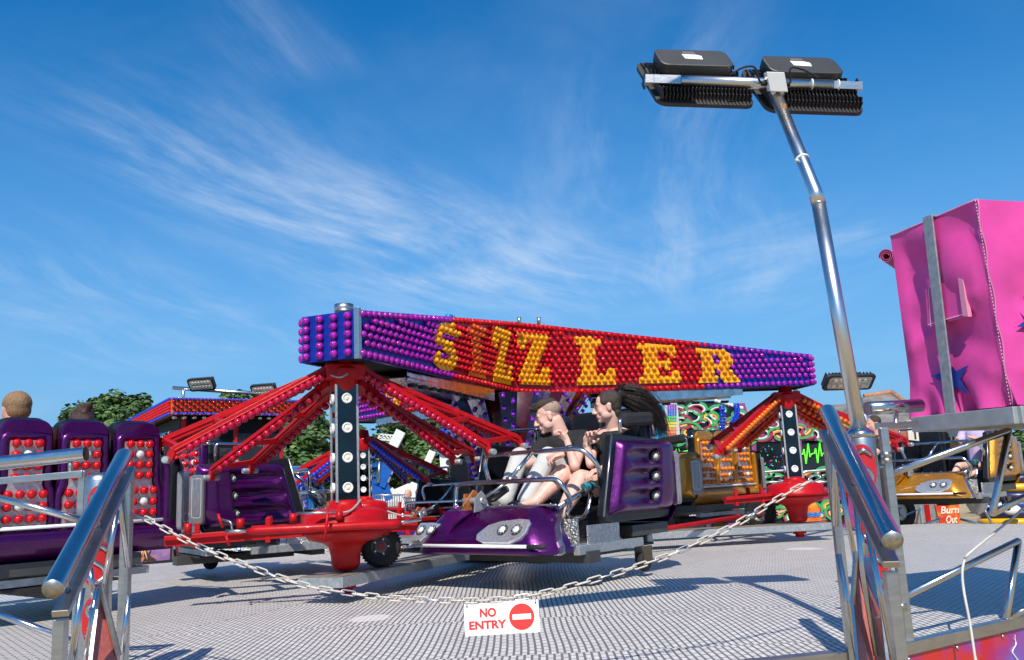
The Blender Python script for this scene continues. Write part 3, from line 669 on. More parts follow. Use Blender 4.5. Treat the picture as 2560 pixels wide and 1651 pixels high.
for cp_, cr_ in (([A(728, 1303, 6.95), A(742, 1287, 6.95), A(760, 1283, 6.95)], .008), ([A(842, 1283, 6.95), A(872, 1279, 7.0), A(890, 1265, 7.1), A(902, 1250, 7.2)], .009), ([A(968, 1278, 7.1), A(1000, 1288, 7.1), A(1030, 1290, 7.15)], .007), ([A(826, 938, 7.2), A(850, 944, 7.15), A(870, 934, 7.2)], .008)):
    b = MB(); b.tube(bez(cp_, 5), cr_, 6); b.build('cable', cabm, h1, True)
for (a, q, Yd) in (((820, 1278), (811, 1355), 6.8), ((545, 1285), (557, 1320), 6.8), ((565, 1340), (573, 1365), 6.8)): b = MB(); b.tube([A(*a, Yd), A(*q, Yd)], .011, 6); b.build('hook_rod', red, h1, True)
for (x, y) in ((601, 1308), (733, 1295), (848, 1290), (470, 1320)): b = MB(); b.lathe([(.03, -.04), (.03, .035)], A(x, y, 6.95), (0, 0, 1), 12); b.build('locating_pin', red, h1, True)
h2 = hub('spider_hub', 'far right red spider hub with orange bulbs on its legs', H2, 1.915,
  [(A(1797, 1128, 10.9), A(1783, 1104, 11.5), 20, 0), (A(1815, 1120, 12.4), A(1850, 1115, 12.9), 12, 1),
   (A(2236, 1112, 12.0), A(2262, 1100, 12.5), 20, 0), (A(2110, 1095, 12.6), A(2150, 1095, 13.0), 12, 1)],
  'orange', .034, [A(1812, 1262, 11.0), A(2200, 1235, 11.5), A(1850, 1250, 12.6), A(2100, 1240, 12.6)], rad(12), (A(1902, 1283, 11.6), (-.8, -1, .0), .20), False)
h3 = hub('spider_hub', 'rear left red spider hub with blue bulbs on its legs', H3, 1.74,
  [(A(722, 1226, 13.0), A(694, 1205, 13.6), 18, 0), (A(765, 1215, 14.3), A(800, 1205, 14.8), 12, 1),
   (A(1066, 1200, 13.0), A(1112, 1182, 13.8), 18, 0), (A(1010, 1195, 14.5), A(1050, 1190, 15), 12, 1)],
  'blue', .034, [A(700, 1300, 13.2), A(1110, 1290, 13.2)], rad(-8), None, False)
# lower sweep arms under the cars
def sweep(label, p, q, w, z0=.13, h=.08):
    t = T('sweep_arm', label, 'ride arm', (p.x, p.y, 0), group='grey sweep arms between the spindle and the hubs')
    p = V((p.x, p.y, z0+h/2)); q = V((q.x, q.y, z0+h/2)); d_ = (p-q).normalized()
    b = MB(); b.beam(p+d_*.36, q, w, h, (0, 0, 1)); b.build('channel', galv, t, True, bevel=.004)
    b = MB(); b.beam(p+d_*.36+V((0, 0, h/2+.004)), q+V((0, 0, h/2+.004)), w-.03, .006, (0, 0, 1)); b.build('walkway', M('walk_plate', (.25, .21, .17), .6, metal=.3, dirt=.5, ns=12, bump=.4, bs=50), t, True)
    return t
sweep('grey channel arm under the front left hub, leading to the spindle', H1, C0+V((-.15, -.4, 0)), .42)
sweep('long grey channel arm under the far right hub', H2, C0+V((.5, .1, 0)), .42)
sweep('grey channel arm under the rear left hub', H3, C0+V((-.3, .4, 0)), .42)
rr_ = T('tie_rod', 'long red steel rod from behind the purple pod to the far right tyre', 'rod', A(1300, 1365, 9.0))
b = MB(); b.tube([A(1290, 1368, 9.2), A(1590, 1334, 10.2), A(1860, 1291, 11.2)], .03, 10); b.build('rod', redw, rr_, True)
b = MB(); b.lathe([(.05, -.04), (.05, .04)], A(1878, 1288, 11.25), (1, .2, .1), 12); b.build('clevis', steel, rr_, True)
b = MB(); b.lathe([(.04, -.03), (.04, .03)], A(1850, 1293, 11.18), (1, .2, .1), 12); b.build('clevis', steel, rr_, True)
# ============================================================ RIDE CARS
def car(label, loc, rz, body, bkey, group, detail=2, dark=False, heads=None):
    """local frame: x right of riders, y forward, z up; detail 2 near, 1 mid, 0 far"""
    t = T('ride_car', label, 'ride car', loc, rz, group); X, Y, Z = V((1, 0, 0)), V((0, 1, 0)), V((0, 0, 1))
    def bld(b, n, mt, par=t, **k): return b.build(n, mt, par, **k)
    # underframe and footwell
    b = MB()
    for s in (-1, 1): b.bb((s*.74-.03, -.42, .27), (s*.74+.03, .55, .345))
    b.bb((-.60, -.85, .28), (.60, -.76, .34)); b.bb((-.72, -.1, .28), (.72, .0, .34)); bld(b, 'underframe', galv, bevel=.004)
    b = MB(); b.bb((-.80, .30, .20), (.55, .46, .295)); b.bb((-.2, -1.0, .17), (.0, .3, .26)); bld(b, 'crossmember', M('dirty_steel', (.09, .085, .08), .5, metal=.6, dirt=.4))
    tread = M('checker_plate', (.55, .55, .54), .3, metal=1, noise=.3, ns=40, bump=.9, bs=70)
    b = MB(); b.bb((-.74, -.12, .345), (.74, .62, .36)); b.bb((-.74, .5, .36), (.74, .52, .56))
    for s in (-1, 1): b.bb((s*.755-.012, -.05, .345), (s*.755+.012, .40, .50))
    bld(b, 'footplate', tread)
    # nose: sloping flaked cowl
    def nose(u, v):
        # v 0 bottom back -> lip -> front -> crease -> top
        pr_ = [(.86, .30), (.955, .30), (.975, .325), (.955, .355), (.95, .40), (.88, .52), (.72, .655), (.66, .675), (.60, .675)]
        k = v*8; i = min(int(k), 7); f = k-i; y = pr_[i][0]*(1-f)+pr_[i+1][0]*f; z = pr_[i][1]*(1-f)+pr_[i+1][1]*f
        q = max(0, (z-.33)/.345); xl = -.75+.19*q; xr = .80-.12*q; x = xl+(xr-xl)*u
        edge = min(u, 1-u); y -= .17*(1-min(1, edge*9))**1.6*(1 if z > .31 else .6)
        return V((x, y, z))
    b = MB(); b.grid(lambda u, v: nose(.5-.5*math.cos(pi*u), v), 32, 16)
    b.grid(lambda u, v: V((nose(0, v).x, .60+(nose(0, v).y-.60)*u, nose(0, v).z)), 4, 16)
    b.grid(lambda u, v: V((nose(1, v).x, .60+(nose(1, v).y-.60)*(1-u), nose(1, v).z)), 4, 16)
    bld(b, 'nose', body)
    nt = M('alloy_trim', (.5, .5, .52), .3, metal=1)
    b = MB(); b.beam((-.60, .628, .682), (.68, .628, .682), .05, .012, Z)
    pe = [nose(0, v/16) for v in range(2, 17)]
    for i in range(len(pe)-1): b.beam(pe[i]+V((-.006, -.03, 0)), pe[i+1]+V((-.006, -.03, 0)), .012, .07, X)
    bld(b, 'nose_trim', nt)
    if detail: 
        b = MB()
        for i in range(9): b.ball((-.56+i*.14, .628, .69), .009, 6, 4)
        for i in range(0, 14, 3): b.ball(pe[i]+V((-.014, -.03, 0)), .008, 6, 4)
        bld(b, 'rivets', steel)
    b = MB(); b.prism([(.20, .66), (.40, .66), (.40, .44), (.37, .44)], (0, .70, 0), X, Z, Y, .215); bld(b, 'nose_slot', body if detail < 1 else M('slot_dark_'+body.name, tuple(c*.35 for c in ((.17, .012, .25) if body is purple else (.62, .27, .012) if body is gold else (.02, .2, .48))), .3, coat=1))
    # headlights
    for cx, pts, ls in ((-.29, [(-.52, .545), (-.50, .565), (-.40, .572), (-.20, .556), (-.08, .525), (.0, .455), (-.02, .415), (-.10, .395), (-.38, .395), (-.49, .425), (-.525, .47)], (-.42, -.27)),
                        (.65, [(.50, .54), (.60, .552), (.76, .55), (.77, .54), (.77, .40), (.65, .40), (.60, .44), (.54, .50)], (.70, .57))):
        nl = V((0, .76, .65)).normalized(); up = V((0, -.65, .76)); o0 = V((0, .905, .475))
        loc2 = [(x, (z-.475)/.76) for x, z in pts]
        b = MB(); b.prism([(x, y) for x, y in loc2], o0+nl*-.03, X, up, nl, .05); hl = bld(b, 'headlight', M('headlight_silver', (.62, .63, .64), .22, metal=.7, coat=1, noise=.15, ns=40, bump=.2, bs=60), bevel=.006)
        if detail:
            for lx in ls:
                b = MB(); c = o0+X*lx+up*((.485-.475)/.76)+nl*.021
                b.lathe([(.052, 0), (.052, .006), (.03, .006)], c, nl, 20, 0, cap=False)
                for k in range(8):
                    a = 2*pi*k/8; b.lathe([(.011, .006), (.006, .012)], c+(X*math.cos(a)+up*math.sin(a))*.04, nl, 8, 1)
                b.lathe([(.03, .006), (.028, .016), (.001, .018)], c, nl, 16, 2, cap=False)
                bld(b, 'lamp', [blackm, chrome, M('lamp_white', (.75, .76, .75), .25, coat=1)], hl)
    b = MB(); b.tube([(-.58, .975, .372), (.78, .975, .372)], .015, 10); ls_ = bld(b, 'light_strip', M('neon_white', (.85, .82, .84), .3))
    b = MB(); b.tube([(-.76, .965, .372), (-.72, .975, .372), (-.58, .975, .372)], [.012, .02, .018], 10); bld(b, 'strip_end', blackm, ls_)
    # seats
    b = MB(); b.box((0, -.43, .58), (1.40, .66, .12)); b.box((0, -.12, .46), (1.40, .05, .22)); bld(b, 'seat', black, bevel=.03)
    for k, x in enumerate((-.44, 0, .44)):
        w = .42
        pts = [(x-w/2, .58), (x+w/2, .58)]+[(x+w/2-.02-.10+.10*math.cos(a), 1.44+.10*math.sin(a)) for a in [pi/2*i/6 for i in range(7)]]+[(x-w/2+.02+.10-.10*math.sin(a), 1.44+.10*math.cos(a)) for a in [pi/2*i/6 for i in range(7)]]
        b = MB(); b.prism(pts, (0, -.72, 0), X, Z, -Y, .14); br_ = bld(b, 'backrest', black, bevel=.03)
        # flaked rear shell with raised rim, lamp panel and bulbs
        ex = -.02 if k == 0 else (.02 if k == 2 else 0)
        b = MB(); b.prism([(x+(px-x)*1.02, pz-.02 if pz > .7 else .64) for px, pz in pts], (0, -.862, 0), X, Z, -Y, .05)
        Lp = [(x-.12, 1.36), (x-.12, 1.02), (x-.165, .92), (x-.165, .70), (x+.165, .70), (x+.165, .92), (x+.12, 1.02), (x+.12, 1.36)]
        b.tube(bend([V((px, -.905, pz)) for px, pz in [(x, 1.40), (x-.16, 1.40), (x-.16, 1.03), (x-.195, .93), (x-.195, .665), (x+.195, .665), (x+.195, .93), (x+.16, 1.03), (x+.16, 1.40)]], .05, 3), .034, 8, closed=True)
        sh = bld(b, 'shell', body, br_, bevel=.015)
        b = MB(); b.prism(Lp, (0, -.912, 0), X, Z, -Y, .008); bld(b, 'lamp_panel', silverp, br_)
        rows = [1.335, 1.25, 1.165, 1.08] ; lst = []
        Mr = ROOTM[t.name]
        for ri, z in enumerate(rows+[.955, .865, .775]):
            xs = (-.082, 0, .082) if ri < 4 else (-.125, -.042, .042, .125)
            for ci, dx in enumerate(xs):
                kk = 'clear' if ((ri == 1 and ci == 1) or (ri == 5 and ci == 1+(k > 0))) else bkey
                lst.append((Mr @ V((x+dx, -.92, z)), Mr.to_3x3() @ V((0, -1, 0)), .034, kk, br_))
        put_bulbs(lst, 32 if detail == 2 and heads == 'rear' else 0)
        if k == 0:
            b = MB(); b.tube(bend([(-.74, -.955, .71), (.74, -.955, .71)], .02), .014, 8); bld(b, 'rear_light_strip', M('neon_white', (.85, .82, .84)))
    # rear skirt and tray
    def skirt(u, v):
        pr_ = [(-.86, .70), (-.93, .69), (-.985, .65), (-.99, .60), (-.95, .54), (-.86, .47), (-.84, .46)]
        k = v*6; i = min(int(k), 5); f = k-i
        return V((-.80+1.6*u, pr_[i][0]*(1-f)+pr_[i+1][0]*f, pr_[i][1]*(1-f)+pr_[i+1][1]*f))
    b = MB(); b.grid(skirt, 8, 12); bld(b, 'rear_skirt', body)
    b = MB(); b.bb((-.74, -.90, .36), (.50, -.30, .455)); bld(b, 'tray', M('tray_grey', (.07, .068, .065), .5, metal=.4, dirt=.3))
    b = MB(); b.bb((-.60, -.86, .25), (.35, -.35, .27)); bld(b, 'belly_plate', blackm)
    # side panels and pods
    for s in (-1, 1):
        b = MB(); pts = [(.17, .56), (.13, .50), (-.90, .50), (-.98, .70), (-1.0, 1.15), (-.93, 1.22), (-.08, 1.265), (-.035, 1.26)]
        b.prism(pts, (s*.69, 0, 0), Y, Z, X*s, .075); sp_ = bld(b, 'side_panel', black, bevel=.012)
        b = MB(); b.tube([(s*.768, .172, .56), (s*.768, -.03, 1.255)], .008, 6); bld(b, 'edge_strip', nt, sp_)
        rows = (1.065, .885, .705)
        def pod(u, v, s=s):
            z = .565+(1.21-.565)*v; yf = -.10+(1.21-z)*.30; yr = -1.0+max(0, (.75-z))*.5; y = yf+(yr-yf)*u
            off = .10*(1-(1-min(1, u*7))**2)**.5*(1-(1-min(1, (1-u)*5))**2)**.5*(1-(1-min(1, (1-v)*7))**3)*(1-(1-min(1, v*6))**3)
            sc = 0
            for rz_ in rows:
                uc = .56
                dz = (z-rz_)/(.078+.0*u)
                if abs(dz) < 1 and .07 < u < .64:
                    hw = min(1, (u-.07)/.12)**.5
                    if abs(dz) < hw: sc = max(sc, .075*(1-(abs(dz)/hw)**2.2)*(.45+.55*min(1, (u-.07)/.4)))
            return V((s*(.766+off-sc), y, z))
        b = MB()
        if s > 0: b.grid(pod, 44, 40)
        else: b.grid(lambda u, v: pod(u, 1-v), 44, 40)
        pd = bld(b, 'pod', body, sp_)
        if detail:
            for rz_ in rows:
                yf = -.10+(1.21-rz_)*.30; y = yf+(-1.0-yf)*.62; c = V((s*.822, y, rz_-.005)); nn = V((s*.80, .60, .0)).normalized()
                b = MB(); b.lathe([(.052, -.05), (.052, .006), (.046, .016), (.03, .004)], c, nn, 20, 0, cap=False)
                xx, yy, _ = basis(nn)
                for k in range(9):
                    a = 2*pi*k/9; b.lathe([(.010, .006), (.005, .014)], c+(xx*math.cos(a)+yy*math.sin(a))*.037, nn, 6, 1)
                b.lathe([(.027, .004), (.025, .014), (.001, .018)], c, nn, 14, 2, cap=False)
                bld(b, 'side_lamp', [blackm, chrome, M('lamp_cream', (.62, .63, .52), .25, coat=1)], sp_)
        # clear rear lens
        b = MB(); lp = rrect(.17, .50, .05, 4)
        nn = V((s*.62, -.78, 0)).normalized(); xx = V((nn.y, -nn.x, 0))*-1
        b.prism(lp, V((s*.79, -.975, .86)), xx, Z, nn, .05, 0); ln_ = bld(b, 'corner_lens', lens, sp_, bevel=.012)
        b = MB(); b.tube(bend([V((s*.79, -.965, .87))+xx*a+Z*q+nn*.052 for a, q in ((.0, .20), (.055, .20), (.055, -.19), (-.055, -.19), (-.055, .20))], .03, 3), .007, 6, closed=True)
        bld(b, 'lens_tube', M('tube_white', (.7, .66, .6), .3), ln_)
        b = MB(); b.prism([(.64, .60), (.84, .60), (.86, 1.0), (.82, 1.09), (.72, 1.14), (.64, 1.2)] if s > 0 else [(-.64, .60), (-.84, .60), (-.86, 1.0), (-.82, 1.09), (-.72, 1.14), (-.64, 1.2)], (0, -.90, 0), X, Z, -Y, .08); bld(b, 'corner_wing', body, sp_, bevel=.03)
        # bolster rails above the pod
        b = MB(); b.tube(bend([(s*.72, -.24, 1.25), (s*.72, -.24, 1.40), (s*.72, -.80, 1.43), (s*.72, -.80, 1.25)], .05), .018, 8)
        b.tube([(s*.72, -.80, 1.425), (s*.72, -.92, 1.435)], .018, 8)
        hr = bld(b, 'head_rail', chrome)
        if s < 0:
            b = MB(); b.box((s*.72, -.52, 1.405), (.10, .50, .13), (X, V((0, 1, -.06)).normalized(), V((0, .06, 1)).normalized())); bld(b, 'bolster', M('black_cloth', (.016, .016, .018), .85, bump=.5, bs=30), hr, bevel=.035)
    # lap bar
    up_ = [(.361, .35, .88), (.435, .33, 1.06), (.40, .33, 1.135), (.109, .33, 1.14), (-.69, .33, 1.14), (-.80, .25, 1.0), (-.69, .08, .83)]
    lo_ = [(.50, .66, .69), (.545, .62, .72), (.545, .6, .88), (.438, .6, .891), (-.62, .6, .891), (-.69, .58, .80), (-.68, .50, .70), (-.62, .50, .60), (-.60, .40, .555), (-.60, .22, .56), (-.60, .15, .62), (-.60, .10, .76)]
    b = MB(); b.tube(bend(up_, .09), .021, 10); b.tube(bend(lo_, .08), .021, 10)
    b.tube([(-.152, .33, 1.14), (-.078, .6, .889)], .019, 10); b.tube([(-.61, .60, .66), (-.60, .07, .82)], .022, 10)
    b.tube([(.361, .35, .88), (.34, .6, .889)], .019, 8)
    lb = bld(b, 'lap_bar', chrome)
    b = MB(); b.lathe([(.03, -.03), (.03, .03)], (-.085, .575, .905), X, 10)
    b.build('weld_collar', steel, lb)
    b = MB(); b.tube([(-.60, .22, .762), (-.60, .08, .816)], .033, 10); b.build('grip', M('grip_rubber', (.03, .03, .035), .6), lb)
    b = MB(); 
    for q in (.1, .16, .2): b.tube([(-.60, q, .81), (-.60, q-.03, .822)], .036, 8)
    b.build('teal_tape', M('teal', (.02, .22, .24), .5), lb)
    b = MB(); b.tube([(-.06, .575, .89), (.19, .66, .735)], .014, 8, 0); b.tube([(-.0, .52, .83), (.13, .56, .76), (.16, .60, .735)], [.03, .042, .03], 12, 1)
    b.tube([(.10, .60, .80), (.24, .68, .70)], .024, 8, 1)
    bld(b, 'damper', [steel, M('damper_black', (.03, .03, .03), .4)])
    b = MB(); b.prism([(.62, .66), (.80, .64), (.78, .76), (.70, .82), (.64, .76)], (.14, 0, 0), Y, Z, X, .015, 1); b.prism([(.58, .66), (.78, .62), (.80, .70), (.66, .83), (.60, .80)], (.27, 0, 0), Y, Z, X, .02, 0)
    b.prism([(.60, .67), (.74, .65), (.72, .80), (.62, .80)], (.33, 0, 0), Y, Z, X, .015, 0); b.lathe([(.03, .0), (.03, .24)], (.12, .70, .735), X, 12, 1)
    bld(b, 'damper_bracket', [M('rust', (.35, .11, .03), .8, noise=.5, ns=30, dirt=.4), galv])
    # castor
    b = MB(); b.lathe([(.02, -.03), (.075, -.03), (.085, -.015), (.085, .015), (.075, .03), (.02, .03)], (-.74, -.45, .13), X, 20, 0); b.bb((-.79, -.52, .13), (-.785, -.38, .27), 1); b.bb((-.69, -.52, .13), (-.695, -.38, .27), 1)
    bld(b, 'castor', [rubber, M('castor_brown', (.12, .09, .05), .5, metal=.5, dirt=.4)])
    return t
CG = 'ride cars hanging from the red hub legs'
carA = car('purple ride car facing the camera with two laughing teenagers on its bench', (.23, 8.1, 0), math.atan2(.647, -.763), purple, 'red', CG, 2)
b = MB()
# place the other cars
# nearest left, seen from behind
_d = V((.68, .733, 0)).normalized(); _n = V((-.733, .68, 0))
def atrear(pl, dirx, off=.92):
    """car whose rear left corner (seen from behind) is pl and bench runs along dirx"""
    dx = V(dirx).normalized(); ny = V((-dx.y, dx.x, 0)); c = V((pl[0], pl[1], 0))+dx*.66+ny*off
    return (c.x, c.y, 0), math.atan2(dx.y, dx.x)
lc, ra = atrear((-3.84, 6.35), (.62, .785, 0)); carB = car('purple ride car seen from behind with red bulbs, two riders showing over its backs', lc, ra, purple, 'red', CG, 2, heads='rear')
carC = car('empty purple ride car beyond the left legs, its louvred side toward us', (-2.90, 10.1, 0), rad(-56), purple, 'red', CG, 1)
carD = car('blue ride car far behind the left mirror post', (-4.25, 14.6, -.2), rad(20), bluef, 'blue', CG, 0)
carE = car('dark car with chrome lap bar behind the front left of the talking teenagers', (-.95, 13.5, -.22), rad(150), M('violet_dark_flake', (.10, .012, .2), .3, metal=.6, coat=1, flake=.3), 'blue', CG, 0)
carF = car('gold ride car seen from behind with orange bulbs, beyond the purple pod', (2.5, 13.7, 0), rad(40), gold, 'gorange', CG, 1)
carG = car('gold ride car facing the camera at far right with a bare-legged rider', (6.75, 14.0, .07), rad(130), gold, 'gorange', CG, 1)
# ============================================================ PEOPLE
def skinmat(k, c):
    mt = M(k, c, .5, noise=.12, ns=14, bump=.05, bs=120); b = mt.node_tree.nodes['Principled BSDF']
    b.inputs['Subsurface Weight'].default_value = .15; b.inputs['Subsurface Radius'].default_value = (.02, .008, .004); b.inputs['Subsurface Scale'].default_value = .5; return mt
skin = skinmat('skin_fair', (.72, .43, .34)); skin2 = skinmat('skin_pink', (.62, .33, .25))
hairbr = M('hair_brown', (.045, .028, .018), .55, noise=.5, ns=80, bump=.5, bs=200)
hairsh = M('hair_shaved', (.34, .23, .17), .7, noise=.3, ns=120, bump=.3, bs=200)
hairdk = M('hair_dark', (.010, .007, .006), .38, noise=.5, ns=60, bump=.4, bs=200)
hairfr = M('hair_fair', (.26, .15, .07), .6, noise=.4, ns=90, bump=.5, bs=180)
hairbl = M('hair_blond', (.55, .36, .16), .6, noise=.3, ns=60)
clothk = M('black_tshirt', (.014, .014, .015), .9, noise=.3, bump=.4, bs=18)
clothw = M('pale_trousers', (.52, .52, .50), .85, noise=.06, bump=.45, bs=14)
def remesh(b, name, mt, parent, vox=.01, it=4, **k):
    o = b.build(name, mt, parent, **k)
    r = o.modifiers.new('remesh', 'REMESH'); r.mode = 'VOXEL'; r.voxel_size = vox; r.use_smooth_shade = True
    s = o.modifiers.new('smooth', 'SMOOTH'); s.factor = .5; s.iterations = it
    return o
def headshape(b, c, f, u, s=1.0):
    """f face direction, u up of head; s=1 adult head 0.23 m high"""
    f = V(f).normalized(); u = V(u); u = (u-f*u.dot(f)).normalized(); r = f.cross(u)
    P = lambda x, y, z: c+r*(x*s)+f*(y*s)+u*(z*s)
    E_ = lambda x, y, z, rx, ry, rz, n=14, k=9: b.ball(P(x, y, z), (rx*s, ry*s, rz*s), n, k, ax=(r, f, u))
    E_(0, -.012, .038, .074, .092, .078)      # cranium
    E_(0, .012, -.005, .064, .078, .088)      # face
    E_(0, .038, -.062, .044, .048, .045)      # jaw
    E_(0, .072, -.092, .022, .018, .018)      # chin
    for q in (-1, 1):
        E_(q*.036, .050, -.022, .024, .026, .030)   # cheek
        E_(q*.042, .016, -.052, .022, .046, .036)   # jaw corner
        b.cap(P(q*.012, .088, .028), P(q*.042, .074, .030), .010*s, .009*s, 8)  # brow ridge
        E_(q*.072, -.008, -.004, .009, .020, .033, 8, 6)   # ear
        E_(q*.076, -.016, .012, .008, .013, .014, 8, 6)
        E_(q*.013, .098, -.033, .010, .010, .008, 8, 6)    # nostril
    b.cap(P(0, .086, .022), P(0, .112, -.026), .008*s, .012*s, 8)   # nose
    b.cap(P(-.018, .084, -.056), P(.018, .084, -.056), .008*s, .008*s, 8); b.cap(P(-.014, .082, -.067), P(.014, .082, -.067), .009*s, .009*s, 8)
    return P, r, f, u
def faceparts(par, P, s, r, f, u, mouth='smile', brow=None):
    for q in (-1, 1):
        b = MB(); b.ball(P(q*.030, .078, .012), (.013*s, .008*s, .007*s), 10, 6, ax=(r, f, u)); e = b.build('eye', M('eye_white', (.6, .57, .54), .25), par)
        b = MB(); b.ball(P(q*.030, .0845, .012), (.006*s, .003*s, .006*s), 8, 5, ax=(r, f, u)); b.build('iris', M('iris', (.03, .025, .02), .2), e)
        b = MB(); b.tube([P(q*.016, .094, .032), P(q*.032, .090, .040), P(q*.050, .074, .034)], [.003*s, .0045*s, .002*s], 6); b.build('eyebrow', brow or hairbr, par)
        b = MB(); b.tube([P(q*.016, .084, .017), P(q*.031, .0875, .020), P(q*.045, .076, .014)], .0022*s, 5); b.build('eyelid', M('lash', (.03, .02, .015), .6), par)
    b = MB()
    if mouth == 'grin':
        b.tube([P(-.026, .078, -.053), P(0, .094, -.061), P(.026, .078, -.053)], [.003*s, .0065*s, .003*s], 8); b.build('teeth', M('teeth', (.7, .68, .62), .3), par); b = MB()
    b.tube([P(-.026, .076, -.051), P(-.01, .092, -.055), P(.01, .092, -.055), P(.026, .076, -.051)], [.002*s, .004*s, .004*s, .002*s], 8)
    b.tube([P(-.022, .076, -.060), P(0, .092, -.070), P(.022, .076, -.060)], [.002*s, .005*s, .002*s], 8)
    b.build('lips', M('lip_pink', (.50, .19, .17), .4), par)
def hand(b, w, d, n, s=1.0, curl=(.5, .6, .5), spread=.12, side=1):
    """w wrist, d direction of hand, n palm normal; five fingers as capsule chains"""
    d = V(d).normalized(); n = V(n); n = (n-d*n.dot(d)).normalized(); x = d.cross(n)*side
    b.ball(w+d*.042*s, (.040*s, .045*s, .016*s), 10, 6, ax=(x, d, n)); b.cap(w, w+d*.05*s, .024*s, .026*s, 8)
    for i, (off, ln) in enumerate(((-.030, .074), (-.010, .084), (.010, .078), (.029, .062))):
        p = w+d*(.078-.004*abs(i-1.3))*s+x*off*s; a = spread*(i-1.5); c = curl[min(i, 2)] if i < 3 else curl[2]*1.1
        ang = 0; q = p; rr = .0098*s
        for j, fr in enumerate((.45, .30, .25)):
            ang += c*(.7 if j == 0 else 1.0)
            dd = (d*math.cos(ang)+n*math.sin(ang)+x*a*math.cos(ang)).normalized(); q2 = q+dd*ln*fr*s
            b.cap(q, q2, rr, rr*.9, 8); q = q2; rr *= .92
    p = w+d*.022*s-x*.030*s+n*.006*s; q = p+(d*.6-x*.62+n*.35).normalized()*.036*s; q2 = q+(d*.85-x*.1+n*.45).normalized()*.030*s
    b.cap(p-d*.01*s+x*.01*s, q, .014*s, .0115*s, 8); b.cap(q, q2, .0115*s, .009*s, 8)
MA = ROOTM[carA.name]; MAi = MA.inverted(); KA = 1.15; KH = 1.32
def PL(px, py, y, car_=None):
    Mi = (ROOTM[car_.name] if car_ else MA).inverted(); o = Mi @ CAMP; d = Mi.to_3x3() @ ray(px, py); t = (y-o.y)/d.y; return o+d*t
# -- boy
boy = T('person', 'laughing boy in black t-shirt and pale trousers, hand at his chin', 'person', MA.translation, carA.rotation_euler.z, 'riders on the cars')
hc = PL(1371, 1043, -.27); fd = V((.74, .60, -.30)); uu = V((.16, .10, 1))
nb = PL(1410, 1096, -.37); shL = V((-.17, -.44, 1.275)); shR = V((.20, -.32, 1.27)); hip = V((.0, -.50, .74))
elL = PL(1437, 1166, -.02); wrL = PL(1418, 1103, -.03); elR = V((.27, -.06, 1.03)); wrR = PL(1405, 1137, .10)
hL = V((-.11, -.46, .74)); hR = V((.13, -.46, .74)); kR = PL(1300, 1143, -.02); kL = PL(1371, 1142, -.02); aR = PL(1262, 1250, .27); aL = PL(1314, 1250, .27)
b = MB(); P, r, f, u = headshape(b, hc, fd, uu, KH)
b.cap(nb-V((0, 0, .03)), P(0, -.035, -.05), .078, .080); b.ball(nb+V((0, 0, -.05)), (.13, .09, .06))
b.cap(nb-V((0, .02, .10)), hip, .13, .15); b.cap(shL, nb, .07, .07); b.cap(shR, nb, .07, .07)
b.cap(shL, elL, .062, .047); b.cap(elL, wrL, .050, .030); b.cap(shR, elR, .062, .047); b.cap(elR, wrR, .048, .030)
for hh, kk_, aa in ((hL, kL, aL), (hR, kR, aR)): b.cap(hh, kk_, .085, .062); b.cap(kk_, aa, .06, .04)
hd = (P(0, .085, -.075)-wrL).normalized()
hand(b, wrL, V((.45, .1, .85)), V((.8, .5, -.2)), 1.35, (.9, 1.0, 1.1), .05, 1)
hand(b, wrR, V((.5, .6, -.2)), V((0, 0, -1)), KA, (.5, .6, .6), .08, 1)
body = remesh(b, 'body', skin, boy, .007, 6)
faceparts(body, P, KH, r, f, u, 'grin')
b = MB()
b.ball(P(0, -.024, .048), (.0765*KH, .090*KH, .074*KH), 16, 10, ax=(r, f, u)); 
o = remesh(b, 'hair', hairsh, body, .01, 2)
b = MB(); E2 = lambda x, y, z, rx, ry, rz: b.ball(P(x, y, z), (rx*KH, ry*KH, rz*KH), 12, 8, ax=(r, f, u))
E2(0, -.005, .096, .068, .092, .046); E2(0, .062, .088, .048, .036, .030); E2(.0, -.055, .075, .052, .045, .045)
tp2 = remesh(b, 'hair_crown', hairbr, body, .009, 2)
b = MB()
for i in range(260):
    x0 = random.uniform(-.055, .055); y0 = random.uniform(-.07, .09); st = P(x0, y0, .118-.020*(x0/.05)**2-.018*(y0/.08)**2)
    en = st+(f*random.uniform(.015, .05)+u*random.uniform(-.004, .018)+r*random.uniform(-.014, .014))*KH
    b.tube([st, (st+en)/2+u*.006, en], [.005, .004, .001], 4, caps=False)
b.build('hair_top', hairbr, body)
# t-shirt
b = MB(); b.cap(nb-V((-.01, .0, .095)), hip+V((0, 0, .03)), .16, .18); b.ball(nb+V((-.01, -.03, -.045)), (.215, .14, .085)); b.cap(shL-V((0, 0, .01)), shL.lerp(elL, .55), .082, .076); b.cap(shR-V((0, 0, .01)), shR.lerp(elR, .55), .082, .076)
b.cap(shL, shR, .082, .082)
remesh(b, 'tshirt', clothk, body, .012, 4)
b = MB()
b.ball(hip, (.20, .16, .12))
for hh, kk_, aa in ((hL, kL, aL), (hR, kR, aR)): b.cap(hh, kk_, .125, .096); b.cap(kk_, kk_.lerp(aa, .5), .094, .088); b.cap(kk_.lerp(aa, .5), aa, .088, .080)
remesh(b, 'trousers', clothw, body, .012, 3)
for aa in (aL, aR):
    b = MB(); t_ = aa+V((.02, .0, -.03)); b.cap(t_+V((0, -.05, 0)), t_+V((.02, .15, -.02)), .050, .042); b.ball(t_+V((0, -.04, .02)), (.05, .06, .05)); sh_ = remesh(b, 'shoe', M('shoe_grey', (.10, .095, .085), .8, noise=.3), body, .01, 3)
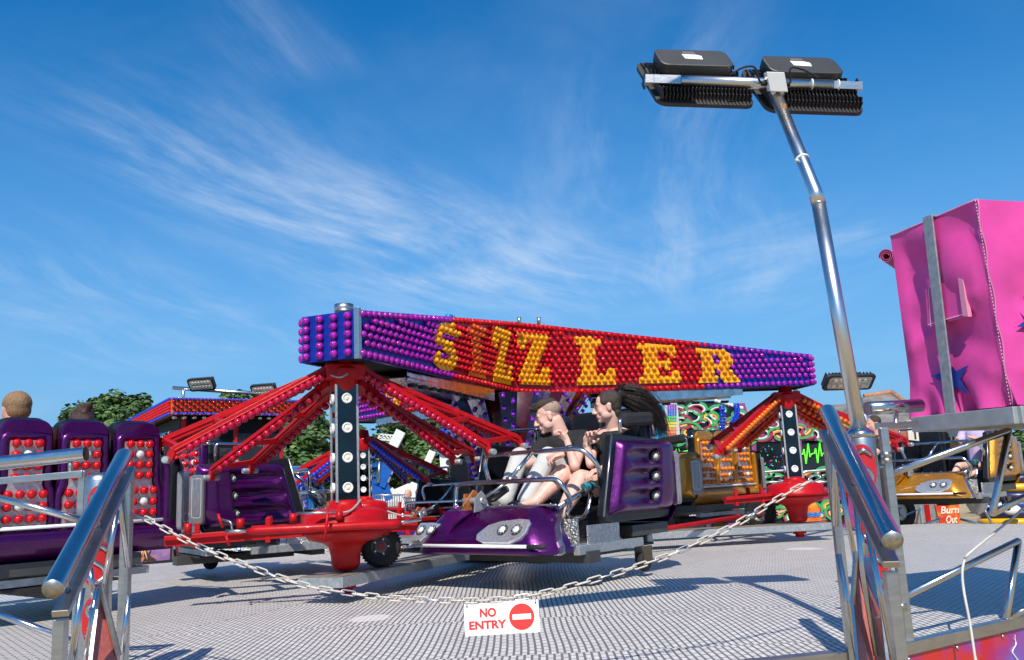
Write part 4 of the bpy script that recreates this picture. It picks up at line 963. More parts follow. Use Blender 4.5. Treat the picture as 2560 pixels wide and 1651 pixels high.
b = MB(); x_, y_, d_ = basis(wrL-elL); q = wrL.lerp(elL, .22); b.tube([q+(x_*math.cos(a)+y_*math.sin(a))*.041 for a in [2*pi*i/16 for i in range(16)]], .004, 5, closed=True); b.build('bracelet', blackm, body)
# -- girl
girl = T('person', 'girl in black top with long dark hair blown back, bare legs, looking left', 'person', MA.translation, carA.rotation_euler.z, 'riders on the cars')
hc = PL(1518, 1018, -.45); fd = V((.78, .60, -.14)); uu = V((-.10, -.02, 1))
nb = PL(1531, 1074, -.52); shR = nb+V((.19, .06, -.08)); shL = nb+V((-.15, -.06, -.08)); hip = V((-.42, -.52, .74))
wrR = PL(1465, 1110, -.22); elR = PL(1477, 1160, -.12)
hR = V((-.30, -.48, .73)); hL = V((-.52, -.48, .73)); kR = PL(1408, 1184, -.02); kL = PL(1452, 1198, -.06); aR = PL(1340, 1254, .28); aL = PL(1402, 1288, .24)
b = MB(); P, r, f, u = headshape(b, hc, fd, uu, KH*.96); s = KH*.96
b.cap(nb-V((0, 0, .03)), P(0, -.03, -.05), .070, .064); b.ball(nb+V((0, 0, -.04)), (.15, .09, .06))
b.cap(nb-V((0, .02, .12)), hip, .12, .15); b.cap(shL, nb, .06, .06); b.cap(shR, nb, .06, .06)
b.cap(shR, elR, .055, .045); b.cap(elR, wrR, .046, .028); b.cap(shL, V((-.62, -.30, 1.0)), .055, .045); b.cap(V((-.62, -.30, 1.0)), V((-.58, -.05, .95)), .045, .03)
for hh, kk_, aa in ((hL, kL, aL), (hR, kR, aR)): b.cap(hh, kk_, .145, .090); b.cap(kk_, kk_.lerp(aa, .35), .086, .084); b.cap(kk_.lerp(aa, .35), aa, .084, .052); b.cap(aa, aa+V((.05, .14, -.03)), .042, .03)
hand(b, wrR, V((-.55, .10, .75)), V((-.6, .5, -.55)), 1.35, (.2, .55, .8), .12, -1)
hand(b, V((-.58, -.05, .95)), V((.2, .9, -.2)), V((0, 0, -1)), KA, (.5, .6, .6), .05, 1)
body = remesh(b, 'body', skin, girl, .007, 6)
faceparts(body, P, s, r, f, u, 'smile', hairdk)
b = MB(); b.ball(P(0, -.026, .048), (.080*s, .095*s, .080*s), 16, 10, ax=(r, f, u)); b.ball(P(0, -.05, .01), (.068*s, .062*s, .075*s), 12, 8, ax=(r, f, u)); b.ball(P(0, -.058, -.05), (.054*s, .04*s, .05*s), 12, 8, ax=(r, f, u))
for q in (-1, 1): b.ball(P(q*.052, .005, .045), (.026*s, .045*s, .04*s), 10, 6, ax=(r, f, u))
remesh(b, 'hair', M('hair_pulled', (.045, .030, .020), .5, noise=.5, ns=70, bump=.5, bs=200), body, .009, 2)
# ponytail blown back and down: many fine strands
rt = P(0, -.09, .095)
b = MB(); ct = [rt, PL(1560, 990, -.62), PL(1600, 1004, -.72), PL(1634, 1028, -.82), PL(1650, 1058, -.88), PL(1656, 1096, -.90)]
for i in range(1700):
    k1_ = random.gauss(0, 1); k2_ = random.gauss(0, 1); k3_ = random.gauss(0, 1); e_ = random.uniform(.4, 1.0); pts = []
    for j, c in enumerate(ct):
        t = j/(len(ct)-1); w = .012+.040*min(1, t*3.0)+.012*t
        pts.append(c+V((k1_*w*.6, k2_*w*.6, k3_*w*(1.0 if j < 4 else .7)-(.0 if j < 3 else .012*abs(k3_)))))
    cv = bez(pts, 4); n2 = max(5, int(len(cv)*e_)); cv = cv[:n2]
    b.tube(cv, [.0027*(1-.7*q/n2) for q in range(n2)], 3, caps=False)
for i in range(3): 
    cc = bez([rt, ct[1], ct[2].lerp(ct[1], .1)], 4); b.tube([p+V((random.uniform(-.01, .01), 0, random.uniform(-.02, .012))) for p in cc], [.03, .045, .05, .052, .05, .044, .034, .022, .01], 8)
b.build('ponytail', M('hair_strand', (.018, .011, .008), .42, noise=.6, ns=30), body)
b = MB(); b.cap(nb-V((0, .0, .13)), hip+V((0, 0, .06)), .14, .165); b.ball(nb+V((0, -.02, -.062)), (.205, .125, .078)); b.cap(shL-V((0, 0, .0)), shL+V((-.04, .04, -.10)), .074, .07); b.cap(shR, shR.lerp(elR, .5), .076, .07); b.cap(shL, shR, .074, .074)
remesh(b, 'top', clothk, body, .012, 4)
b = MB(); b.ball(hip+V((.0, 0, .0)), (.21, .17, .14)); 
for hh, kk_ in ((hL, kL), (hR, kR)): b.cap(hh, hh.lerp(kk_, .40), .160, .142)
remesh(b, 'shorts', M('black_shorts', (.022, .02, .02), .9), body, .012, 3)
x_, y_, d_ = basis(wrR-elR)
for t in (.12, .2, .26): 
    b = MB(); q = wrR.lerp(elR, t); b.tube([q+(x_*math.cos(a)+y_*math.sin(a))*.040 for a in [2*pi*i/16 for i in range(16)]], .0035, 5, closed=True); b.build('bracelet', M('silver_chain', (.5, .48, .45), .3, metal=.8), body)
for aa in (aL, aR): b = MB(); b.cap(aa+V((.0, -.02, -.05)), aa+V((.07, .17, -.075)), .040, .034); b.build('shoe', M('shoe_dark', (.03, .03, .03), .7), body)
# -- generic figures
def figure(label, loc, face, hgt, shirt, legs, hair, skin_=skin2, bare=False, sit=False, group=None, arms='down', long=False, cat='person', vest=None, hd=.16):
    t = T('person', label, 'person', loc, face, group); s = hgt/1.75; Z0 = 0
    b = MB(); S_ = lambda x, y, z: V((x*s, y*s, z*s))
    hipz = .92 if not sit else .58; nk = hipz+.55
    P, r, f, u = headshape(b, S_(0, .02, nk+hd), (0, 1, -.05), (0, 0, 1), s)
    b.cap(S_(0, -.01, nk-.06), S_(0, 0, nk+.10), .068*s, .062*s); b.cap(S_(0, 0, nk-.15), S_(0, 0, hipz), .13*s, .13*s)
    kn = []
    for q in (-1, 1):
        sh = S_(q*.18, 0, nk-.06)
        el = S_(q*.23, .02, nk-.33) if arms == 'down' else S_(q*.20, .16, nk-.22)
        wr = S_(q*.22, .10, nk-.56) if arms == 'down' else S_(q*.12, .38, nk-.16)
        b.cap(sh, el, .05*s, .04*s); b.cap(el, wr, .04*s, .027*s); b.cap(wr, wr+(wr-el).normalized()*.10*s, .035*s, .018*s); b.cap(sh, S_(0, 0, nk-.05), .055*s, .06*s)
        if sit: k = S_(q*.12, .42, hipz+.02); a = S_(q*.13, .60, .50)
        else: k = S_(q*.10, .02, .48); a = S_(q*.11+.0, -.01, .07)
        b.cap(S_(q*.09, 0, hipz), k, .08*s, .055*s); b.cap(k, a, .055*s, .035*s); b.cap(a, a+S_(0, .13, -.03), .04*s, .03*s); kn.append((S_(q*.09, 0, hipz), k, a, sh, el))
    body = remesh(b, 'body', skin_, t, .014*s, 2)
    b = MB(); b.cap(S_(0, 0, nk-.12), S_(0, 0, hipz+.03), .155*s, .15*s); b.ball(S_(0, 0, nk-.08), (.20*s, .12*s, .07*s))
    for h_, k, a, sh, el in kn: b.cap(sh, sh.lerp(el, .6), .068*s, .062*s)
    remesh(b, 'shirt', shirt, body, .016*s, 3)
    if vest: 
        b = MB(); b.cap(S_(0, 0, nk-.14), S_(0, 0, hipz+.12), .168*s, .163*s); remesh(b, 'vest', vest, body, .016*s, 2)
    b = MB(); b.ball(S_(0, 0, hipz), (.16*s, .13*s, .11*s))
    for h_, k, a, sh, el in kn:
        b.cap(h_, h_.lerp(k, .45 if bare else 1), .095*s, .08*s if bare else .07*s)
        if not bare: b.cap(k, a, .068*s, .058*s)
    remesh(b, 'trousers', legs, body, .016*s, 3)
    b = MB(); b.ball(P(0, -.022, .045), (.081*s, .094*s, .080*s), 14, 8, ax=(r, f, u)); b.ball(P(0, -.05, .0), (.072*s, .055*s, .06*s), 12, 8, ax=(r, f, u))
    if long == 'bun':
        b.ball(P(0, -.05, .125), (.045*s, .04*s, .036*s))
        for i in range(90):
            q0 = P(random.uniform(-.07, .07), random.uniform(-.1, .03), random.uniform(.04, .12)); q1 = P(random.uniform(-.05, .05), random.uniform(-.10, -.02), random.uniform(.13, .19)); b.tube([q0, q0.lerp(q1, .5)+V((0, 0, .01)), q1], [.006, .004, .002], 4)
    elif long: b.cap(P(0, -.06, .03), P(0, -.09, -.22), .07*s, .04*s)
    remesh(b, 'hair', hair, body, .012*s, 2)
    return t
redsh = M('red_white_shirt', (.55, .05, .03), .85); denim = M('denim', (.12, .2, .33), .9, noise=.3); khak = M('dark_cloth', (.03, .03, .035), .9); pale = M('pale_cloth', (.6, .58, .6), .9); hiv = M('hi_vis', (.45, .8, .03), .6); lil = M('lilac_cloth', (.5, .4, .6), .9); teal_ = M('teal_cloth', (.05, .2, .28), .9)
MB_ = ROOTM[carB.name]
def inB(x, y, z): return MB_ @ V((x, y, z))
p = A(42, 1030, 6.9); figure('heavy man with short fair hair in a red shirt, seen from behind at far left', (p.x, p.y, -.03), carB.rotation_euler.z, 1.75*1.34, redsh, khak, hairfr, sit=True, hd=.105, group='riders on the cars')
p = A(204, 1052, 7.25); figure('woman with dark hair in a bun, seen from behind over the middle back', (p.x, p.y, .03), carB.rotation_euler.z+.3, 1.75*1.17, teal_, khak, M('hair_auburn', (.05, .018, .012), .5, noise=.6, ns=50, bump=.5, bs=150), long='bun', sit=True, hd=.13, group='riders on the cars')
# ============================================================ FRONT RAILS
X3, Y3, Z3 = V((1, 0, 0)), V((0, 1, 0)), V((0, 0, 1))
capm = M('end_cap_steel', (.48, .48, .47), .42, metal=1, noise=.2, ns=60)
wood = M('red_grain_panel', (.42, .10, .07), .3, coat=.6, noise=.25, ns=5, stretch=(30, 30, 2))
def vpost(t, name, px, py, Y, w, d_, zb, mt=steel, top=None, px2=None):
    p = A(px, py, Y); b = MB()
    q = V((p.x, p.y, zb))
    b.beam(p, q, w, d_, Y3); return b.build(name, mt, t, True, bevel=.003), p
def column(name, label, px, ytop, Y, flip=1, letters='SIZ'):
    c = A(px, ytop, Y); t = T(name, label, 'column', (c.x, c.y, GZ))
    r = .070; z1 = c.z
    b = MB(); b.lathe([(r, GZ), (r, z1-.03), (r*.9, z1-.01), (r*.6, z1+.004), (.03, z1+.008)], V((c.x, c.y, 0)), n=32); b.build('tube', steel, t, True)
    f = (CAMP-c); f.z = 0; f.normalize(); sd = V((-f.y, f.x, 0))
    mr = M('column_red', (.5, .008, .014), .3, coat=.6)
    for i in range(4):
        zc = z1-.17-i*.26; 
        def patch(rr, w_, h_, o_=0):
            b = MB()
            def fn(u, v):
                a = (u-.5)*2; q = (v-.5)*2; m_ = math.hypot(a, q); k = max(abs(a), abs(q))/m_ if m_ > 1e-6 else 1
                a *= k; q *= k
                ang = a*w_; 
                return V((c.x, c.y, 0))+(f*math.cos(ang)+sd*math.sin(ang))*rr+V((0, 0, zc+q*h_+o_))
            b.grid(fn, 16, 16); return b
        patch(r+.002, .95, .115).build('red_oval', mr, t, True)
        b = MB(); pts = bez([(.55, .6, 0), (.1, .85, 0), (-.45, .6, 0), (-.3, .2, 0), (.3, -.15, 0), (.45, -.55, 0), (0, -.85, 0), (-.55, -.6, 0)], 4)
        b.tube([V((c.x, c.y, 0))+(f*math.cos(p.x)+sd*math.sin(p.x))*(r+.006)+V((0, 0, zc+p.y*.10)) for p in pts], .011, 6)
        b.build('steel_curl', chrome, t, True)
    return t, c
# left stair rail
tl = T('stair_handrail', 'polished handrail rising from lower left, wood-look panel below it', 'handrail', A(148, 1640, 3.3), group='stair handrails at the ride entrance')
a0 = A(132, 1473, 3.2); a1 = A(311, 1137, 4.3); dd = (a1-a0).normalized()
b = MB(); b.lathe([(.0372, -.001), (.038, .003), (.038, (a1-a0).length-.012), (.034, (a1-a0).length)], a0, dd, 28); b.build('handrail', chrome, tl, True)
b = MB(); b.lathe([(.001, -.004), (.0365, -.003), (.0375, .004)], a0, dd, 28, cap=False); b.build('end_cap', capm, tl, True)
c0 = A(150, 1536, 3.25); c1 = A(324, 1172, 4.3)
b = MB(); b.beam(c0, c1, .058, .026); b.build('under_rail', steel, tl, True, bevel=.003)
for k in (.1, .5, .93):
    b = MB(); p = c0.lerp(c1, k); q = a0.lerp(a1, k); b.tube([p, q], .010, 8); b.build('standoff', steel, tl, True)
vpost(tl, 'post', 153, 1548, 3.3, .042, .042, GZ); vpost(tl, 'post', 321, 1185, 4.32, .046, .046, -.15)
for pts, r_ in (([(299, 1240), (300, 1262), (319, 1420)], .012), ([(323, 1488), (300, 1670)], .012), ([(293, 1275), (259, 1466)], .012), ([(226, 1420), (233, 1497)], .012), ([(205, 1470), (176, 1670)], .014), ([(243, 1470), (205, 1680)], .010)):
    Yd = {299: 4.28, 323: 4.25, 293: 4.15, 226: 3.8, 205: 3.6, 243: 3.7}[pts[0][0]]
    b = MB(); b.tube([A(*q, Yd) for q in pts], r_, 10); b.build('brace', chrome, tl, True)
q = [A(*k) for k in ((250, 1470, 3.9), (293, 1614, 3.9), (297, 1720, 3.85), (222, 1720, 3.75))]; nn = (q[1]-q[0]).cross(q[3]-q[0]).normalized()
b = MB(); b.add(q+[p+nn*.012 for p in q], [(0, 1, 2, 3), (7, 6, 5, 4), (0, 4, 5, 1), (1, 5, 6, 2), (2, 6, 7, 3), (3, 7, 4, 0)]); b.build('panel', wood, tl, True)
b = MB(); b.beam(A(252, 1462, 3.88), A(298, 1640, 3.88), .014, .02); b.beam(A(249, 1462, 3.88), A(219, 1720, 3.73), .014, .02); b.build('panel_edge', steel, tl, True)
# left barrier
tb = T('barrier_rail', 'level barrier with fat top tube at the left edge of the platform', 'barrier', A(205, 1600, 4.5), group='barriers round the platform edge')
pa = A(-60, 1165, 4.45); pb = A(215, 1135, 4.45); dd = (pb-pa).normalized(); ln = (pb-pa).length
b = MB(); b.lathe([(.036, 0), (.036, ln)], pa, dd, 28, cap=False); b.build('top_tube', chrome, tb, True)
b = MB(); b.lathe([(.001, ln-.004), (.0355, ln-.002)], pa, dd, 28, cap=False); b.build('end_cap', M('dark_glass_cap', (.10, .13, .12), .15, metal=.8), tb, True)
b = MB(); b.beam(A(-60, 1208, 4.45), A(208, 1185, 4.45), .03, .034); b.build('flat_rail', steel, tb, True, bevel=.003)
b = MB(); b.tube([A(176, 1150, 4.45), A(176, 1180, 4.45)], .012, 10); b.build('standoff', steel, tb, True)
vpost(tb, 'post', 207, 1178, 4.47, .034, .034, -.05)
for p, q in (((-60, 1229), (215, 1304)), ((-60, 1514), (200, 1611))): b = MB(); b.tube([A(*p, 4.4), A(*q, 4.4)], .017, 10); b.build('brace', chrome, tb, True)
column('round_column', 'round steel column with red cut-outs behind the left handrail', 252, 1186, 4.32)
# right stair rail
tr = T('stair_handrail', 'polished handrail descending toward the viewer on the right, beside the lamp mast', 'handrail', A(2225, 1640, 3.3), group='stair handrails at the ride entrance')
a0 = A(2232, 1352, 3.2); a1 = A(2068, 1027, 4.3); dd = (a1-a0).normalized()
b = MB(); b.lathe([(.0372, -.001), (.038, .003), (.038, (a1-a0).length-.012), (.034, (a1-a0).length)], a0, dd, 28); b.build('handrail', chrome, tr, True)
b = MB(); b.lathe([(.001, -.004), (.0365, -.003), (.0375, .004)], a0, dd, 28, cap=False); b.build('end_cap', capm, tr, True)
c0 = A(2229, 1413, 3.25); c1 = A(2062, 1080, 4.3)
b = MB(); b.beam(c0, c1, .060, .026); b.build('under_rail', steel, tr, True, bevel=.003)
for k in (.1, .5, .93):
    b = MB(); p = c0.lerp(c1, k); q = a0.lerp(a1, k); b.tube([p, q], .010, 8); b.build('standoff', steel, tr, True)
vpost(tr, 'post', 2224, 1428, 3.3, .044, .044, GZ); vpost(tr, 'post', 2069, 1100, 4.32, .040, .040, -.15)
for pts, Yd, r_ in (([(2083, 1140), (2086, 1168), (2089, 1316)], 4.25, .014), ([(2097, 1385), (2145, 1660)], 4.2, .012), ([(2096, 1180), (2142, 1420)], 4.1, .012), ([(2140, 1270), (2155, 1420), (2190, 1640)], 3.8, .011), ([(2170, 1330), (2238, 1670)], 3.5, .012), ([(2150, 1330), (2157, 1390)], 3.9, .014)):
    b = MB(); b.tube([A(*q, Yd) for q in pts], r_, 10); b.build('brace', chrome, tr, True)
def slab(t, name, q, mt, th=.012):
    q = [A(*k) for k in q]; nn = (q[1]-q[0]).cross(q[3]-q[0]).normalized()
    b = MB(); b.add(q+[p+nn*th for p in q], [(0, 1, 2, 3), (7, 6, 5, 4), (0, 4, 5, 1), (1, 5, 6, 2), (2, 6, 7, 3), (3, 7, 4, 0)]); return b.build(name, mt, t, True)
slab(tr, 'panel', ((2139, 1380, 4.0), (2153, 1400, 3.98), (2191, 1545, 3.9), (2196, 1720, 3.85)), wood)
slab(tr, 'panel', ((2139, 1380, 4.0), (2132, 1512, 3.95), (2150, 1720, 3.8), (2196, 1720, 3.85)), wood)
slab(tr, 'blue_plate', ((2150, 1392, 3.9), (2186, 1392, 3.8), (2204, 1541, 3.75), (2190, 1541, 3.85)), M('film_blue', (.08, .26, .5), .12, metal=.6, coat=1))
slab(tr, 'end_plate', ((2190, 1545, 3.85), (2204, 1545, 3.75), (2222, 1720, 3.7), (2194, 1720, 3.8)), steel)
b = MB(); b.beam(A(2139, 1380, 3.96), A(2131, 1512, 3.92), .012, .02); b.beam(A(2131, 1512, 3.92), A(2149, 1720, 3.76), .012, .02); b.beam(A(2154, 1400, 3.94), A(2191, 1545, 3.86), .012, .02); b.build('panel_edge', steel, tr, True)
# mast column and lamp mast
tc_, cc = column('round_column', 'round steel column with red cut-outs carrying the lamp mast', 2149, 1084, 4.34)
def floodlight(o, X, Vv, Nn, par, w=.56, h=.40, near=True):
    """X along arm, Vv up the back plate, Nn out of the back"""
    b = MB(); b.prism(rrect(w, h, .055), o, X, Vv, Nn, .028); b.prism(rrect(w-.05, h-.05, .04), o-Nn*.012, X, Vv, Nn, .012); hd = b.build('floodlight_body', alu, par, True, bevel=.004)
    b = MB(); b.prism(rrect(w-.09, h-.09, .03), o-Nn*.016, X, Vv, Nn, .004); b.build('glass', M('flood_glass', (.45, .47, .47), .1, coat=1, noise=.5, ns=40), hd, True)
    if near:
        b = MB(); n = 25
        for i in range(n):
            p = o+X*(-w/2+.03+(w-.06)*i/(n-1))
            hgt = .055
            b.add([p+Vv*(-h/2+.02)+Nn*.028+X*e for e in (-.0025, .0025)]+[p+Vv*(-h/2+.02)+Nn*(.028+hgt)+X*e for e in (-.0025, .0025)]+[p+Vv*(-.02)+Nn*(.028+hgt*1.1)+X*e for e in (-.0025, .0025)]+[p+Vv*(h/2-.02)+Nn*.04+X*e for e in (-.0025, .0025)]+[p+Vv*(h/2-.02)+Nn*.028+X*e for e in (-.0025, .0025)],
                  [(0, 1, 3, 2), (2, 3, 5, 4), (4, 5, 7, 6), (6, 7, 9, 8), (0, 2, 4, 6, 8), (9, 7, 5, 3, 1)])
            # serrated tips
            for k in range(5):
                q = p+Vv*(-h/2+.03+k*.06); b.add([q+Nn*(.03+hgt-.005)+X*-.0025, q+Vv*.05+Nn*(.03+hgt-.005)+X*-.0025, q+Vv*.012+Nn*(.03+hgt+.02)+X*-.0025, q+Nn*(.03+hgt-.005)+X*.0025, q+Vv*.05+Nn*(.03+hgt-.005)+X*.0025, q+Vv*.012+Nn*(.03+hgt+.02)+X*.0025], [(0, 1, 2), (5, 4, 3), (0, 2, 5, 3), (1, 4, 5, 2)])
        b.build('cooling_fins', alu, hd, True)
        b = MB(); b.prism(rrect(.42, .16, .04), o+Vv*.065+Nn*.085, X, Vv, Nn, .075); db = b.build('driver_box', M('driver_grey', (.035, .036, .038), .45, bump=.1, bs=150), hd, True, bevel=.008)
        b = MB(); b.prism([(-.055, -.02), (.045, -.025), (.05, .01), (.02, .022), (-.06, .024)], o+Vv*.07+Nn*.1605, X, Vv, Nn, .001); b.build('sticker', white, db, True)
        b = MB(); b.prism([(-.05, -.01), (.02, -.01), (.02, .01), (-.05, .01)], o+Vv*.11+Nn*.1605, X, Vv, Nn, .001); b.build('faded_label', M('label_grey', (.11, .11, .12), .6), db, True)
        b = MB()
        for s_ in (-1, 1): b.beam(o+X*(s_*(w/2+.012))-Nn*.01, o+X*(s_*(w/2+.012))+Nn*.12-Vv*.02, .008, .04, Vv)
        b.build('bracket', alu, hd, True)
    return hd
satin = M('satin_steel', (.66, .67, .68), .3, metal=1, noise=.06, ns=2)
lm = T('lamp_mast', 'tall bent steel lamp mast with two black finned floodlights', 'lamp post', (cc.x, cc.y, cc.z), )
arm0 = A(1612, 200, 4.6); arm1 = A(2155, 217, 4.6); top = A(1937, 232, 4.58)
base = V((cc.x, cc.y, cc.z)); bendp = A(2045, 492, 4.36)
bendp.x = base.x+.015; bendp.y = cc.y+.04
bendp = A(2045, 497, 4.38)
b = MB(); path = [base, base.lerp(bendp, .97), bendp+V((0, 0, .02)), top]
b.tube([base, bendp-V((0, 0, .03))], .0375, 24); b.build('pole', satin, lm, True)
b = MB(); b.tube([bendp-V((0, 0, .03)), bendp+(top-bendp)*.05, top], [.0385, .036, .035], 24); b.build('upper_pole', satin, lm, True)
b = MB(); b.lathe([(.039, -.004), (.041, 0), (.039, .004)], bendp-V((0, 0, .028)), (0, 0, 1), 24); b.build('weld_ring', steel, lm, True)
dd = (top-bendp).normalized(); b = MB(); q = bendp+dd*.26; b.lathe([(.038, -.007), (.040, 0), (.038, .007)], q, (dd+V((0, .25, 0))).normalized(), 20); b.ball(q+V((-.035, -.02, -.01)), .009, 6, 4); b.build('cable_tie', white, lm, True)
b = MB(); b.lathe([(.072, -.02), (.068, .004), (.05, .02), (.039, .03)], base, (0, 0, 1), 28); b.build('base_collar', chrome, lm, True)
ax = (arm1-arm0).normalized(); tA = arm0+ax*.205; tB = arm0+ax*1.07
b = MB(); b.tube([tA, tB], .033, 22); b.build('cross_tube', satin, lm, True)
b = MB(); b.beam(arm0, tA, .04, .052, Z3); b.build('square_end', steel, lm, True, bevel=.002)
b = MB(); b.beam(tB, arm1, .03, .048, Z3); b.build('square_end', steel, lm, True, bevel=.002)
Vv = V((-.2, .45, .87)).normalized(); Vv = (Vv-ax*Vv.dot(ax)).normalized(); Nn = ax.cross(Vv).normalized()
if Nn.y > 0: Nn = -Nn
o1 = A(1733, 219, 4.72); o2 = A(2000, 236, 4.72)
Vv = (V((-.22, .45, .87))).normalized(); Nn = ax.cross(Vv).normalized(); Nn = Nn if Nn.y < 0 else -Nn
for o_ in (o1, o2): floodlight(o_, ax, Vv, Nn, lm)
f_ = V((.0, -.92, -.40)).normalized(); x_ = (ax+V((0, 0, -.0))).normalized(); z_ = x_.cross(f_).normalized(); z_ = z_ if z_.z > 0 else -z_
z2 = (z_-x_*.30).normalized()
jo = A(1938, 206, 4.53); b = MB(); b.box(jo, (.095, .06, .105), (x_, f_, z2)); jb = b.build('junction_box', wplast, lm, True, bevel=.006)
b = MB(); b.box(jo+f_*.034, (.100, .014, .110), (x_, f_, z2)); b.build('box_lid', wplast, jb, True, bevel=.004)
for k in (-.022, .022):
    b = MB(); b.lathe([(.014, 0), (.014, .012), (.009, .014), (.009, .024)], jo-z2*.052+x_*k+f_*.005, -z2, 8); b.build('gland', wplast, jb, True)
for s_ in (-1, 1):
    b = MB(); b.tube(bez([jo+x_*(s_*.05)+z2*.01, jo+x_*(s_*.085)+z2*.0, jo+x_*(s_*.10)+z2*.08, jo+x_*(s_*.17)+z2*.075, jo+x_*(s_*.25)+z2*.03], 5), .006, 6); b.lathe([(.013, 0), (.013, .03)], jo+x_*(s_*.05)+z2*-.01, x_*s_, 8); b.build('power_cable', rubber, lm, True)
b = MB(); q = tB-ax*.12; b.lathe([(.0335, -.004), (.0355, 0), (.0335, .004)], q, ax, 20); b.lathe([(.0335, -.004), (.0355, 0), (.0335, .004)], tB+ax*.03, ax, 20); b.build('cable_tie', white, lm, True)
b = MB(); q = bendp.lerp(top, .83)+V((.004, -.036, 0)); b.ball(q, (.014, .003, .022)); b.build('rust_spot', M('rust_orange', (.35, .14, .04), .9, noise=.5, ns=60), lm, True)

# ============================================================ RIGHT GATE
gt = T('hinged_gate', 'tubular steel gate hinged to a post right of the lamp mast', 'gate', A(2262, 1640, 4.45), group='barriers round the platform edge')
vpost(gt, 'post', 2207, 1070, 4.45, .040, .040, -.12)
pa = A(2168, 1022, 4.6); pb = A(2300, 1014, 4.75); dd = (pb-pa).normalized()
b = MB(); b.lathe([(.036, 0), (.036, (pb-pa).length)], pa, dd, 26); b.build('top_tube', chrome, gt, True)
b = MB(); b.beam(A(2192, 1066, 4.45), A(2292, 1061, 4.6), .03, .034); b.build('flat_rail', steel, gt, True, bevel=.003)
b = MB(); b.tube([A(2240, 1030, 4.6), A(2240, 1062, 4.5)], .012, 10); b.build('standoff', steel, gt, True)
for y in (1137, 1152, 1515): b = MB(); p = A(2215+(y-1137)*.1, y, 4.43); b.lathe([(.026, -.014), (.026, .014)], p, (0, 0, 1), 14); b.build('hinge_collar', steel, gt, True)
b = MB(); b.tube([A(2180, 1167, 4.5), A(2212, 1167, 4.45)], .008, 8); b.build('latch_bolt', chrome, gt, True)
for ptsl, Yd in (([(2228, 1184), (2522, 1077), (2481, 1285), (2600, 1222)], (4.45, 4.6, 4.6, 4.9)), ([(2266, 1490), (2546, 1352), (2515, 1550), (2600, 1506)], (4.5, 4.9, 4.9, 5.0))):
    b = MB(); b.tube(bend([A(*q, y) for q, y in zip(ptsl, Yd)], .006, 2), .0185, 12); b.build('zigzag_tube', chrome, gt, True)
# red airbrushed fascia board at right edge
fb = T('fascia_board', 'red airbrushed board with white starburst and lightning, steel cap, lower right corner', 'ride board', A(2280, 1640, 4.4))
p0 = V((1.80, 4.38, 0)); p1 = V((3.35, 5.38, 0)); dx = (p1-p0).normalized(); nf = V((dx.y, -dx.x, 0))
b = MB(); b.beam(p0+V((0, 0, -.012)), p1+V((0, 0, -.012)), .05, .06); b.build('steel_cap', steel, fb, True, bevel=.004)
def airbrush(key, base, c1, c2, sc=2.2):
    mt = bpy.data.materials.new(key); mt.use_nodes = True; n = mt.node_tree.nodes; l = mt.node_tree.links; b = n['Principled BSDF']; b.inputs['Roughness'].default_value = .3; b.inputs['Coat Weight'].default_value = .5
    t = n.new('ShaderNodeTexCoord'); z = n.new('ShaderNodeTexNoise'); z.inputs['Scale'].default_value = sc; z.inputs['Detail'].default_value = 3; z.inputs['Distortion'].default_value = .6; l.new(t.outputs['Object'], z.inputs['Vector'])
    c = n.new('ShaderNodeValToRGB'); e = c.color_ramp.elements; e[0].position = .40; e[0].color = (*base, 1); e[1].position = .66; e[1].color = (*c2, 1); x = e.new(.53); x.color = (*c1, 1)
    l.new(z.outputs['Fac'], c.inputs[0]); l.new(c.outputs[0], b.inputs['Base Color']); return mt
b = MB(); b.box((p0+p1)/2-nf*.0+V((0, 0, -.35)), ((p1-p0).length, .02, .61), (dx, nf, Z3)); bd = b.build('board', airbrush('airbrush_red', (.55, .008, .012), (.30, .015, .22), (.16, .08, .42), 2.6), fb, True)
art = M('airbrush_white', (.8, .8, .88), .4)
b = MB(); o_ = p0+dx*.62+nf*.0125+V((0, 0, -.20))
for i in range(8):
    a = 2*pi*i/8+.1; L_ = .10 if i % 2 == 0 else .06; q = dx*math.cos(a)+Z3*math.sin(a); w_ = dx*-math.sin(a)+Z3*math.cos(a)
    b.poly([o_+w_*.006, o_+q*L_, o_-w_*.006])
b.prism([(.018*math.cos(2*pi*i/12), .018*math.sin(2*pi*i/12)) for i in range(12)], o_, dx, Z3, nf, .001); b.build('starburst', art, fb, True)
b = MB()
for k, (s_, z_s) in enumerate(((.98, -.08), (.40, -.26), (.78, -.30))):
    pts = [p0+dx*(s_+.03*math.sin(i*2.1+k))+nf*.0135+V((0, 0, z_s-.035*i)) for i in range(7)]
    b.tube(bez(pts, 3), [.0005+.004*math.sin(pi*i/18) for i in range(19)], 5)
    b.tube(bez([pts[2], pts[2]+dx*.04+V((0, 0, .03)), pts[2]+dx*.05+V((0, 0, .08))], 3), .0015, 4)
b.build('lightning', art, fb, True)
b = MB()
for s_ in (.04, .45, .88, 1.3): b.ball(p0+dx*s_+nf*.014+V((0, 0, -.062)), (.010, .010, .010), 8, 6)
b.build('screw_heads', steel, fb, True)
b = MB(); b.tube(bez([A(2600, 1225, 4.9), A(2540, 1288, 4.8), A(2430, 1378, 4.6), A(2412, 1400, 4.6), A(2406, 1432, 4.55), A(2410, 1480, 4.4), A(2425, 1560, 4.35), A(2440, 1660, 4.3)], 6), .0065, 8)
tagset(b.build('white_cable', M('cable_white', (.55, .52, .48), .5)), 'thin off-white cable drooping over the gate and down the red board', 'cable')

